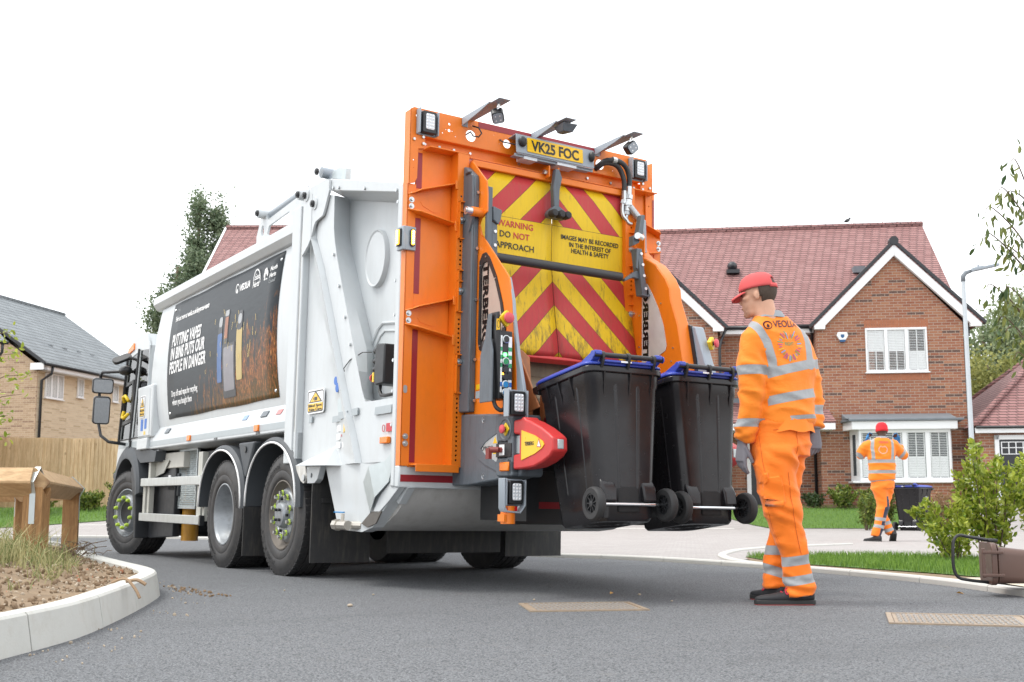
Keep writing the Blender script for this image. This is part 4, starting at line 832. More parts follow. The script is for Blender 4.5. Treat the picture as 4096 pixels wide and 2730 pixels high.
# number plate box
mb=MB(); mb.T=Matrix.Translation((0,-.150,3.31))@Matrix.Rotation(R(-4),4,'X'); mb.prism([(.822,-.075),(1.548,-.075),(1.548,.072),(.822,.072)],'y',0,.006); mb.prism([(.822,-.075),(.822,-.10),(1.548,-.10),(1.548,-.075)],'y',.02,.03); mb.box(.822,1.548,0,.11,.066,.072); mb.box(.83,1.54,0,.10,-.085,-.078); nbx=mb.build('plate_box',GREYL,truck,bevel=.006)
mb=MB(); mb.box(.90,1.02,-.14,-.035,3.20,3.225); mb.box(1.2,1.38,-.15,-.04,3.205,3.228); mb.build('plate_lamp',LENS,nbx,each=True)
mb=MB(); mb.T=Matrix.Translation((0,-.152,3.31))@Matrix.Rotation(R(-4),4,'X'); mb.prism(rrect(.918,1.436,-.056,.055,.008),'y',-.004,0); npl=mb.build('number_plate',YELP,truck)
me=text_mesh('VK25 FOC',.112,width=.44,bold=.003); me.transform(Matrix.Translation((0,-.158,3.31))@Matrix.Rotation(R(-4),4,'X')@REAR(.955,-.040,0)); link('plate_characters',me,INK,npl,fix=False)
mb=MB(); mb.sphere((.872,-.165,3.322),.036,.028,.042); mb.sphere((1.515,-.165,3.322),.024,.03,.042); mb.build('side_camera',BLACK,nbx,each=True,smooth=True)
# cables and hoses
mb=MB(); mb.tube([(.50,-.05,3.40),(.53,-.09,3.38),(.55,-.10,3.34),(.53,-.09,3.31),(.50,-.06,3.32),(.495,-.03,3.36),(.46,.02,3.33)],.006,6); mb.tube([(.745,-.04,3.345),(.76,-.06,3.325),(.83,-.10,3.31),(.90,-.12,3.30)],.006,6); mb.build('lamp_cable',HOSE,truck,each=True,smooth=True)
mb=MB()
ho=[[(1.66,.06,3.28),(1.66,-.05,3.30),(1.69,-.10,3.335),(1.76,-.12,3.35),(1.84,-.12,3.345),(1.90,-.12,3.30),(1.925,-.12,3.22),(1.92,-.12,3.13)],[(1.65,.06,3.27),(1.655,-.04,3.285),(1.69,-.09,3.32),(1.76,-.10,3.33),(1.82,-.10,3.315),(1.86,-.10,3.27),(1.88,-.11,3.19),(1.88,-.11,3.10)]]
def smoothp(p,n=5):
    p=[Vector(q) for q in p]; out=[]
    for i in range(len(p)-1):
        a,b,c,d=p[max(i-1,0)],p[i],p[i+1],p[min(i+2,len(p)-1)]
        for k in range(n):
            t=k/n; out.append(.5*((2*b)+(c-a)*t+(2*a-5*b+4*c-d)*t*t+(3*b-a-3*c+d)*t**3))
    return out+[p[-1]]
for h in ho: mb.tube(smoothp(h),.021,10)
mb.build('hydraulic_hose',HOSE,truck,each=True,smooth=True)
mb=MB(); mb.tube([(1.92,-.12,3.16),(1.92,-.12,3.09)],.024,10); mb.tube([(1.92,-.12,3.09),(1.915,-.12,3.055)],.034,6); mb.tube([(1.915,-.12,3.05),(1.905,-.12,2.955)],.030,12); mb.tube([(1.907,-.12,3.02),(1.907,-.12,3.0)],.038,12); mb.tube([(1.905,-.12,2.96),(1.90,-.12,2.925)],.026,6); mb.tube([(1.88,-.11,3.12),(1.88,-.11,3.03)],.022,8); mb.tube([(1.88,-.11,3.04),(1.868,-.11,3.01)],.026,6)
mb.tube(smoothp([(1.865,-.11,3.02),(1.86,-.11,2.96),(1.865,-.12,2.91),(1.89,-.13,2.88)]),.016,8); mb.tube(smoothp([(1.90,-.12,2.93),(1.895,-.12,2.89),(1.91,-.13,2.86),(1.94,-.13,2.855)]),.014,8); mb.tube([(1.75,-.12,3.352),(1.79,-.12,3.352)],.025,10)
mb.build('hose_coupling',STEEL,truck,smooth='auto')
mb=MB()
for k in range(90): pass
pts=[]
a0,a1=Vector((1.915,-.14,2.99)),Vector((1.985,-.18,2.885)); d=(a1-a0).normalized(); u=d.orthogonal().normalized(); v=d.cross(u)
for k in range(16*9+1): t=k/(16*9); q=k/9*2*math.pi; pts.append(a0+(a1-a0)*t+(u*math.cos(q)+v*math.sin(q))*.024)
mb.tube(pts,.0048,5); mb.build('tension_spring',STEEL,truck,smooth=True)
# ------------------------------------------------------------------ chevron doors
def door(x0,x1):
    vs=[];fs=[]; zs=[1.705,1.75,1.85,2.0,2.15,2.33,2.45,2.75,3.0,3.09]
    ys=[-.185,-.195,-.175,-.145,-.12,-.095,-.082,-.082,-.072,-.05]
    for z,y in zip(zs,ys):
        for k in range(9):
            t=k/8; bow=.010*math.sin(math.pi*t)*(1 if z<2.4 else .15); vs.append((x0+(x1-x0)*t,y-bow,z))
    for r in range(len(zs)-1):
        for k in range(8): a=r*9+k; fs.append((a,a+1,a+10,a+9))
    mb=MB(); mb.add(vs,fs); d=mb.build('chevron_door',CHEV,truck,smooth='auto'); s=d.modifiers.new('thick','SOLIDIFY'); s.thickness=.004; s.offset=0; return d
dl=door(.50,1.197); dr=door(1.203,1.945)
mb=MB(); mb.box(1.19,1.21,-.05,-.03,1.7,3.08); mb.build('door_seam',BLACK,truck)
mb=MB(); mb.box(.49,1.96,-.085,.0,3.085,3.135); mb.box(.49,.52,-.06,.0,2.2,3.13); mb.box(1.925,1.975,-.09,.0,1.2,3.10); mb.build('door_frame',ORANGE,truck,bevel=.006)
mb=MB(); mb.prism([(-.19,1.715),(-.20,1.69),(-.15,1.66),(-.10,1.69)],'x',.52,1.94); mb.build('door_bottom_edge',RED,truck,bevel=.006)
def rt_(body,size,x,z,w,mm,y=-.0885,p=None): text('warning_lettering',body,size,REAR(x,z,y),mm,p,width=w,bold=.0006)
rt_('WARNING',.066,.708,2.672,.318,INKR,-.0885,dl); rt_('DO',.066,.73,2.59,.095,INK,-.0885,dl); rt_('NOT',.066,.852,2.59,.142,INKR,-.0885,dl); rt_('APPROACH',.066,.69,2.505,.345,INK,-.0885,dl)
rt_('IMAGES MAY BE RECORDED',.050,1.285,2.650,.555,INK,-.0885,dr); rt_('IN THE INTEREST OF',.050,1.362,2.598,.402,INK,-.0885,dr); rt_('HEALTH & SAFETY',.050,1.382,2.552,.362,INK,-.0885,dr)
# buffer in the middle
mb=MB(); mb.box(1.13,1.142,-.14,-.05,3.10,3.19); mb.box(1.215,1.227,-.14,-.05,3.10,3.185); mb.build('buffer_lug',ORANGE,truck,each=True,bevel=.003)
mb=MB(); mb.cyl((1.10,-.11,3.14),(1.13,-.11,3.14),.018,.018,6); mb.build('buffer_bolt',STEEL,truck)
mb=MB(); mb.prism([(1.175,3.165),(1.208,3.165),(1.235,3.10),(1.213,3.0),(1.21,2.865),(1.16,2.865),(1.155,2.99),(1.15,3.01),(1.165,3.08)],'y',-.17,-.12); mb.prism([(1.16,2.87),(1.21,2.87),(1.27,2.835),(1.285,2.80),(1.26,2.775),(1.12,2.775),(1.10,2.80),(1.115,2.83)],'y',-.18,-.12); bf=mb.build('buffer_arm',GREYP,truck,bevel=.008)
mb=MB()
for x in (1.128,1.193,1.252): mb.lathe([(.030,0),(.030,-.05),(.024,-.06),(.001,-.062)],(x,-.18,2.80),(0,1,0),16)
mb.build('rubber_buffer',RUBBER,bf,each=True,smooth='auto')
# black bar
mb=MB(); mb.tube([(.50,-.30,2.37),(1.70,-.30,2.365)],.034,18); mb.build('black_bar',HOSE,truck,smooth='auto')
# ------------------------------------------------------------------ bin lift: the left arm
OUT=[(-.02,3.06),(-.148,3.095),(-.355,2.90),(-.37,2.80),(-.37,2.67),(-.30,2.645),(-.265,2.60),(-.30,2.52),(-.65,2.175),(-.678,2.14),(-.72,1.98),(-.745,1.75),(-.785,1.50),(-.80,1.25),(-.80,.80),(-.02,.80)]
WIN=[(-.30,2.30),(-.335,2.35),(-.38,2.355),(-.43,2.31),(-.52,2.17),(-.60,1.98),(-.645,1.80),(-.62,1.72),(-.50,1.685),(-.37,1.68),(-.315,1.70),(-.30,1.75)]
plate('lift_side_plate',OUT,[WIN],.012,YZ(.452),ORANGE,truck,bevel=.004)
mb=MB(); mb.prism([(-.375,2.62),(-.30,2.52),(-.65,2.175),(-.72,1.98),(-.745,1.75),(-.80,1.25),(-.76,1.25),(-.70,1.75),(-.68,1.98),(-.62,2.16),(-.27,2.50)],'x',.458,.54) if False else None
def inset(poly,d):
    c=Vector((sum(p[0] for p in poly)/len(poly),sum(p[1] for p in poly)/len(poly))); return [tuple(c+(Vector(p)-c)*d) for p in poly]
plate('window_seal',inset(WIN,1.05),[inset(WIN,.87)],.012,YZ(.444),BLACK,truck,bevel=.002)
wn=plate('lift_window',inset(WIN,.97),[],.004,YZ(.452),LWIN,truck)
mb=MB()
for p in inset(WIN,.96)[::2]: bolt(mb,(.438,p[0],p[1]),(-1,0,0),.006,.006)
mb.build('seal_bolt',STEEL,truck,each=True)
me=text_mesh('TERBERG',.098,width=.60,bold=.004); me.transform(frame((.4475,-.325,2.305),(0,0,-1),(0,-1,0)))
# reads downwards; letter tops towards the truck's rear edge are flipped to face outwards
for v in me.vertices: v.co.x=.4475-abs(v.co.x-.4475)
me.transform(Matrix.Translation((0,-.012,0)));
for v in me.vertices: v.co.y=-.325-(-.337-v.co.y) if False else v.co.y
link('window_lettering',me,INK,wn,fix=False)
mb=MB(); mb.prism([(0,1.255),(-.255,1.25),(-.262,2.92),(-.25,2.96),(-.14,3.045),(-.02,3.06),(.0,3.05)],'x',.405,.447); mb.prism([(-.09,1.255),(-.255,1.25),(-.262,2.82),(-.25,2.96),(-.14,3.045),(-.09,3.05)],'x',.392,.41); mb.build('grey_column',GREYP,truck,bevel=.014,seg=3)
mb=MB(); mb.box(.385,.40,-.225,-.16,2.975,2.99); mb.build('column_slot',BLACK,truck)
mb=MB()
for z in (1.33,1.62,2.05,2.42,2.83): bolt(mb,(.43,-.262,z),(0,-1,0),.012,.012)
mb.build('column_bolt',STEEL,truck,each=True,smooth='auto')
mb=MB(); mb.cyl((.36,-.30,2.675),(.46,-.30,2.675),.034,.034,18); mb.build('pivot_collar',ORANGE,truck,smooth='auto')
mb=MB(); mb.cyl((.315,-.30,2.675),(.365,-.30,2.675),.030,.030,18); mb.cyl((.308,-.30,2.675),(.315,-.30,2.675),.016,.016,12); mb.build('pivot_pin',STEEL,truck,smooth='auto'); mb=MB(); mb.prism([(-.29,2.65),(-.25,2.645),(-.215,2.55),(-.235,2.545)],'x',.38,.40); mb.build('pivot_lever',GREYP,truck)
mb=MB(); mb.box(.455,.50,-.36,-.33,2.36,2.86); mb.prism([(.50,2.61),(.545,2.59),(.552,2.36),(.50,2.38)],'y',-.355,-.34); mb.prism([(.50,2.72),(.575,2.70),(.565,2.63),(.545,2.59),(.505,2.62)],'y',-.37,-.32); mb.build('comb_holder',GREYP,truck,bevel=.005)
mb=MB()
for z in (2.44,2.54): mb.cyl((.527,-.356,z),(.527,-.362,z),.012,.012,12)
mb.build('holder_screw',UPVC,truck,each=True)
# trim, chute, guide
mb=MB(); mb.prism([(-.67,2.15),(-.725,1.98),(-.735,1.90),(-.80,1.60),(-.90,1.28),(-.90,1.20),(-.78,1.20),(-.77,1.50),(-.715,1.95)],'x',.45,.475); mb.build('grey_edge_trim',GREYL,truck,bevel=.004)
mb=MB(); mb.prism([(.56,1.66),(.60,1.665),(.665,1.62),(.70,1.20),(.63,1.20),(.60,1.50)],'y',-.62,-.55); mb.prism([(-.9,1.25),(-.62,1.66),(-.05,1.66),(-.05,1.1)],'x',.56,.575); mb.build('chute_side',RUST,truck,bevel=.006)
mb=MB(); mb.box(.56,1.95,-.05,-.03,1.0,1.72); mb.prism([(-.03,1.58),(-.45,1.36),(-.45,1.33),(-.03,1.55)],'x',.58,1.95); mb.build('hopper_interior',DIRTY,truck)
mb=MB(); mb.box(.72,1.88,-.72,-.66,1.05,1.36); mb.build('lift_comb_plate',RUST,truck,bevel=.01)
mb=MB(); mb.box(.72,1.88,-.723,-.719,1.12,1.20); mb.build('red_reflective_strip',REDT,truck)
mb=MB()
for x in (.80,.98,1.48,1.68): mb.prism([(-.72,1.30),(-.79,1.42),(-.84,1.46),(-.80,1.36),(-.78,1.28)],'x',x-.02,x+.02)
mb.build('comb_tooth',GREYP,truck,each=True,bevel=.004)
mb=MB(); mb.box(.60,.70,-.7,-.1,.5,1.0); mb.box(1.7,1.95,-.7,-.1,.5,1.2); mb.box(.62,1.95,-.60,-.55,.84,1.04); mb.build('lift_frame',BLACK,truck)
mb=MB(); mb.box(.60,1.96,-.46,-.45,.475,.86); mb.build('lift_apron',BLACK,truck,bevel=.004)
mb=MB(); mb.box(.74,1.90,-.463,-.459,.585,.632); mb.build('red_reflective_strip',REDT,truck)
mb=MB(); mb.cyl((.365,-.84,.485),(.365,-.84,.60),.048,.048,18); mb.box(.312,.33,-.88,-.80,.50,.545); mb.build('orange_stub',ORANGE,truck,smooth='auto')
# left control column
mb=MB(); mb.box(.316,.418,-.78,-.64,1.30,1.755); mb.prism([(.292,1.76),(.297,1.878),(.32,1.885),(.335,1.77),(.335,1.30),(.32,1.30)],'y',-.775,-.66); mb.box(.285,.40,-.74,-.60,1.30,1.70); cc=mb.build('control_column',BLACK,truck,bevel=.006)
mb=MB(); mb.prism([(-.60,1.28),(-.76,1.28),(-.76,1.62),(-.735,1.70),(-.735,1.87),(-.69,1.87),(-.66,1.72),(-.60,1.60)],'x',.276,.286); mb.build('column_back_panel',GREYP,cc,bevel=.004)
def cz(z): return z*.985+.003
mb=MB(); gm=MB(); bm_=MB()
mb.box(.326,.338,-.783,-.78,cz(1.36),cz(1.745)); mb.box(.386,.413,-.783,-.78,cz(1.36),cz(1.74))
for z in (1.655,1.60,1.545): gm.box(.326,.338,-.7845,-.78,cz(z)-.015,cz(z)+.012); gm.box(.386,.413,-.7845,-.78,cz(z)-.015,cz(z)+.012)
bm_.box(.326,.338,-.7845,-.78,1.381,1.411); bm_.box(.386,.413,-.7845,-.78,1.381,1.411)
mb.build('button_legend',UPVC,cc,each=True); gm.build('green_legend',INKGR,cc); bm_.build('blue_legend',INKB,cc,each=True)
mb=MB(); mb.box(.384,.415,-.7848,-.78,1.428,1.51); mb.build('black_legend',BLACK,cc)
text('legend_lettering','R',.026,REAR(.391,1.485,-.7855),INKW,cc,bold=.001)
for z,mm,ring in ((1.697,BLACK,1),(1.548,GREENB,1),(1.495,BLACK,0),(1.446,BLACK,0),(1.395,BLUEB,1),(1.342,BLUEB,1)):
    mb=MB(); mb.cyl((.361,-.78,z),(.361,-.796,z),.020,.020,18); bt=mb.build('push_button',mm,cc,smooth='auto')
    if ring: mb=MB(); mb.lathe([(.022,0),(.027,-.002),(.027,-.016),(.022,-.018),(.022,0)],(.361,-.78,z),(0,1,0),20); mb.build('button_ring',STEEL,bt,smooth='auto')
mb=MB(); mb.cyl((.360,-.78,1.595),(.360,-.786,1.595),.014,.014,14); mb.build('indicator_light',GREENLIT,cc)
mb=MB(); mb.cyl((.344,-.78,1.466),(.344,-.786,1.466),.006,.006,10); mb.build('indicator_light',AMBERLIT,cc)
def estop(x,y,z,ax,parent,base=True,sc=1.):
    F=frame((x,y,z),Vector(ax).orthogonal(),Vector(ax).cross(Vector(ax).orthogonal()))
    mb=MB(); mb.T=F@Matrix.Scale(sc,4); mb.prism(rrect(-.040,.040,-.042,.042,.008),'z',0,.035); bs=mb.build('button_base',YEL,parent,bevel=.004)
    mb=MB(); mb.T=F@Matrix.Scale(sc,4); mb.cyl((0,0,.03),(0,0,.055),.017,.017,14); mb.build('button_stem',BLACK,bs)
    mb=MB(); mb.T=F@Matrix.Scale(sc,4); mb.lathe([(.020,.050),(.034,.055),(.0375,.062),(.034,.072),(.018,.079),(.001,.080)],(0,0,0),(0,0,1),22); mb.build('emergency_button',REDB,bs,smooth='auto')
estop(.372,-.755,1.838,(-.1,-1,0),cc)
mb=MB(); mb.prism([(.293,1.755),(.320,1.76),(.320,1.835),(.294,1.83)],'y',-.779,-.775); ys=mb.build('yellow_sticker',YELP,cc)
plate('sticker_ring',circ(.307,1.795,.0115,16,.026),[circ(.307,1.795,.0095,16,.023)],.001,XZ(-.780),INK,ys)
mb=MB(); mb.tube(smoothp([(.31,-.72,1.31),(.32,-.74,1.25),(.35,-.76,1.225),(.38,-.76,1.25),(.39,-.74,1.30)]),.014,8); mb.build('control_cable',HOSE,truck,smooth=True)
plate('hand_sticker',[(-.27,1.405),(-.35,1.41),(-.35,1.445),(-.27,1.442)],[],.001,YZ(.4445),YELP,truck)
mb=MB(); mb.box(.4435,.4445,-.43,-.265,1.345,1.395); mb.build('reflective_patch',STRIP,truck)
# grey lower housing
hp=[(.0,.74),(-.24,.735),(-.62,.765),(-.86,.80),(-.865,1.17),(-.62,1.215),(-.24,1.235),(.0,1.245)]
mb=MB(); mb.prism(hp,'x',.415,.60); mb.prism([(-.19,.74),(-.24,.737),(-.62,.768),(-.80,.79),(-.80,1.185),(-.62,1.212),(-.24,1.233),(-.19,1.235)],'x',.398,.42); ho_=mb.build('lift_housing',GREYP,truck,bevel=.018,seg=3)
plate('housing_panel_rim',[(-.345,.985),(-.42,1.055),(-.52,1.09),(-.665,1.14),(-.665,.825),(-.50,.875),(-.40,.92)],[[(-.435,.985),(-.50,1.03),(-.655,1.085),(-.655,.885),(-.50,.94)]],.012,YZ(.396),GREYP,ho_,bevel=.005)
pn=plate('silver_label',[(-.435,.985),(-.50,1.03),(-.655,1.085),(-.655,.885),(-.50,.94)],[],.004,YZ(.397),GALV,ho_)
text('label_lettering','OMNIDEL',.042,LEFT(-.445,.972,.3945),INK,pn,width=.155)
for z in (1.035,.965):
    mb=MB(); mb.prism([(-.595,z-.02),(-.645,z-.02),(-.62,z+.026)],'x',.393,.395); mb.build('yellow_triangle',YELP,pn)
mb=MB(); mb.prism(rrect(-.868,-.662,1.02,1.20,.03),'x',.375,.60); mb.prism(rrect(-.868,-.662,.79,.915,.03),'x',.375,.60); mb.prism(rrect(-.868,-.80,.79,1.20,.02),'x',.375,.60); mb.prism(rrect(-.90,-.62,.79,1.16,.03),'x',.42,.60); ct=mb.build('control_block',GREYP,truck,bevel=.012,seg=3)
mb=MB(); mb.lathe([(.078,-.002),(.066,-.004),(.052,.006),(.045,.03),(.001,.032)],(.374,-.775,1.10),(1,0,0),28); mb.build('button_recess',GREYP,ct,smooth='auto')
estop(.395,-.785,1.10,(-1,0,0),ct,sc=.8)
mb=MB(); mb.box(.368,.42,-.86,-.675,.918,1.008); mb.box(.364,.368,-.785,-.72,.93,1.0) ; sb=mb.build('switch_box',BLACK,ct,bevel=.004)
mb=MB(); mb.box(.3625,.366,-.785,-.725,.93,1.0); mb.build('switch_label',UPVC,sb)
mb=MB(); mb.cyl((.368,-.75,.965),(.345,-.75,.965),.018,.018,12); mb.cyl((.345,-.75,.965),(.30,-.70,.965),.020,.020,12); mb.box(.285,.31,-.72,-.68,.905,.975); mb.build('lever_switch',BROWNK,sb,smooth='auto')
mb=MB(); mb.box(.362,.378,-.838,-.725,.825,.885); mb.build('amber_lamp',AMBER,ct,bevel=.008)
mb=MB()
for y,z in ((-.46,1.185),(-.47,.80)): mb.lathe([(.022,0),(.016,.004),(.001,.0)],(.397,y,z),(1,0,0),12)
mb.build('housing_screw',STEEL,ho_,each=True)
# red safety arms (left one seen from outside, right one from inside)
ARM=[(-.86,1.155),(-.945,1.16),(-.96,1.172),(-.985,1.17),(-1.0,1.155),(-1.06,1.14),(-1.18,1.095),(-1.27,1.05),(-1.312,1.025),(-1.318,.945),(-1.28,.91),(-1.20,.875),(-1.10,.848),(-.985,.838),(-.86,.835),(-.86,.93),(-.93,.935),(-.93,1.06),(-.86,1.065)]
def redarm(x0,x1,face,lettering):
    mb=MB(); mb.prism(ARM,'x',x0,x1); a=mb.build('red_guard_arm',RED,truck,bevel=.022,seg=3)
    yt=[(-.965,1.085),(-1.12,1.045),(-1.21,1.005),(-1.225,.985),(-1.20,.962),(-1.12,.93),(-.965,.893)]
    mb=MB(); mb.prism(yt,'x',face-.003,face+.003); y_=mb.build('yellow_label',YELP,a)
    if lettering:
        text('label_lettering','TERBERG',.034,LEFT(-1.005,.985,face-.0036),INK,y_,width=.105,bold=.001)
        mb=MB(); mb.prism([(-1.145,.972),(-1.195,.968),(-1.168,1.025)],'x',face-.0045,face-.0035); mb.build('warning_triangle',INKR,y_); mb=MB(); mb.prism([(-1.153,.976),(-1.187,.973),(-1.169,1.012)],'x',face-.0055,face-.0045); mb.build('triangle_face',INKW,y_)
    mb=MB(); mb.prism(rrect(-.93,-.865,.94,1.055,.01),'x',x0+.02,x1-.02); mb.build('arm_hinge',GALV,a)
    mb=MB(); mb.box(x0+.035,x1-.035,-1.322,-1.312,.955,1.015); mb.build('arm_reflector',GALV,a,bevel=.004)
redarm(.385,.50,.383,True); redarm(Wd-.50,Wd-.385,Wd-.383,False)
led(.336,.447,1.185,1.345,-.86,.05); led(.345,.452,.612,.764,-.84,.05)
mb=MB(); mb.box(.335,.415,-.88,-.84,.568,.598); mb.build('red_lamp',REDL,truck,bevel=.004)
mb=MB(); mb.prism([(.300,.778),(.304,.585),(.318,.560),(.43,.552),(.466,.596),(.474,.765),(.466,.765),(.458,.604),(.426,.563),(.33,.571),(.314,.592),(.312,.778)],'y',-.895,-.82); mb.build('lamp_guard',GREYL,truck,bevel=.003)
# right arm
XR=1.95
O2=[(-.02,2.95),(-.20,2.62),(-.26,2.565),(-.41,2.478),(-.53,2.352),(-.582,2.262),(-.592,2.175),(-.674,1.97),(-.74,1.66),(-.79,1.25),(-.80,.80),(-.02,.80)]
mb=MB(); mb.prism(O2,'x',XR,XR+.115); mb.build('lift_side_plate',ORANGE,truck,bevel=.01)
W2=[(-.255,2.30),(-.28,2.345),(-.315,2.34),(-.38,2.25),(-.453,2.125),(-.513,1.985),(-.547,1.83),(-.535,1.79),(-.467,1.76),(-.33,1.725),(-.255,1.72)]
w2=plate('lift_window',W2,[],.004,YZ(XR-.003),LWIN2,truck)
me=text_mesh('TERBERG',.086,width=.56,bold=.004); me.transform(frame((XR-.0062,-.275,1.735),(0,0,1),(0,-1,0)))
for v in me.vertices: v.co.x=XR-.0062-abs(v.co.x-XR+.0062)
for v in me.vertices: v.co.y=-.26-(-.275-v.co.y) if False else v.co.y
link('window_lettering',me,INK,w2,fix=False)
mb=MB()
for y,z in ((-.60,1.70),(-.48,2.16),(-.30,2.39),(-.22,2.10),(-.22,1.85),(-.40,1.66),(-.52,1.62),(-.62,1.80)): bolt(mb,(XR,y,z),(-1,0,0),.007,.007)
mb.build('plate_screw',STEEL,truck,each=True)
mb=MB(); mb.prism([(-.674,1.98),(-.70,1.97),(-.76,1.70),(-.82,1.25),(-.80,1.25),(-.735,1.66)],'x',XR+.10,XR+.125); mb.build('black_trim',BLACK,truck)
mb=MB(); mb.prism([(-.67,1.97),(-.74,1.96),(-.80,1.80),(-.87,1.62),(-.95,1.25),(-.80,1.25)],'x',XR+.115,XR+.20); mb.build('right_cover',GREYL,truck,bevel=.01)
estop(XR+.20,-.80,1.83,(.4,-.9,0),truck,sc=.9)
mb=MB(); mb.prism([(1.80,2.62),(1.855,2.65),(1.895,2.72),(1.915,2.88),(1.885,2.88),(1.85,2.72),(1.80,2.70)],'y',-.33,-.27); mb.prism([(1.82,2.60),(1.868,2.60),(1.925,2.245),(1.875,2.235)],'y',-.35,-.27); mb.prism([(1.72,2.35),(1.82,2.42),(1.86,2.43),(1.88,2.36),(1.80,2.37),(1.72,2.33)],'y',-.33,-.29); mb.prism([(1.86,2.245),(1.93,2.24),(1.965,2.265),(1.96,2.25),(1.925,2.225),(1.865,2.23)],'y',-.36,-.30); mb.prism([(1.815,2.60),(1.83,2.585),(1.825,2.43),(1.805,2.44)],'y',-.36,-.34); mb.build('comb_holder',GREYP,truck,bevel=.005)
mb=MB()
for x,z in ((1.86,2.56),(1.875,2.475),(1.888,2.39),(1.905,2.29)): mb.cyl((x,-.351,z),(x,-.357,z),.012,.012,12)
mb.build('holder_screw',UPVC,truck,each=True)
mb=MB(); mb.cyl((1.80,-.38,2.69),(1.87,-.34,2.69),.026,.026,16); mb.build('pivot_pin',STEEL,truck,smooth='auto')
mb=MB(); mb.prism([(.0,2.97),(-.18,2.84),(-.27,2.72),(-.27,2.55),(-.20,2.52),(0,2.7)],'x',1.955,1.967); mb.build('orange_gusset',ORANGE,truck)
mb=MB(); mb.prism([(-.05,3.0),(-.20,2.88),(-.21,2.62),(-.20,2.60),(-.19,2.87),(-.05,2.97)],'x',2.0,2.03); mb.build('grey_conduit',GREYL,truck)
# lit amber warning lamp at the left edge
mb=MB(); mb.box(-.028,.058,-.045,-.022,2.392,2.565); mb.box(-.048,-.022,-.045,.05,2.392,2.565); wl=mb.build('amber_lamp_housing',GREYL,truck,bevel=.006)
mb=MB(); mb.prism(rrect(.004,.044,2.418,2.545,.016),'y',-.060,-.045); mb.prism([(-.03,2.42),(.03,2.42),(.03,2.545),(-.03,2.545)],'x',-.064,-.048); mb.build('lamp_surround',BLACK,wl,bevel=.006)
mb=MB(); mb.prism(rrect(.012,.036,2.428,2.536,.010),'y',-.068,-.060); mb.prism([(-.02,2.43),(.02,2.43),(.02,2.535),(-.02,2.535)],'x',-.072,-.064); ll=mb.build('amber_lamp',AMBERLIT,wl,bevel=.004)
mb=MB()
for k in range(6): mb.cyl((.024,-.068,2.442+.0165*k),(.024,-.0705,2.442+.0165*k),.006,.006,8); mb.cyl((-.072,.0,2.442+.0165*k),(-.0745,.0,2.442+.0165*k),.006,.006,8)
mb.build('amber_led',AMBERHOT,ll)
mb=MB(); mb.box(2.36,2.40,-.03,.05,2.38,2.55); mb.build('amber_lamp_housing',GREYL,truck,bevel=.006)
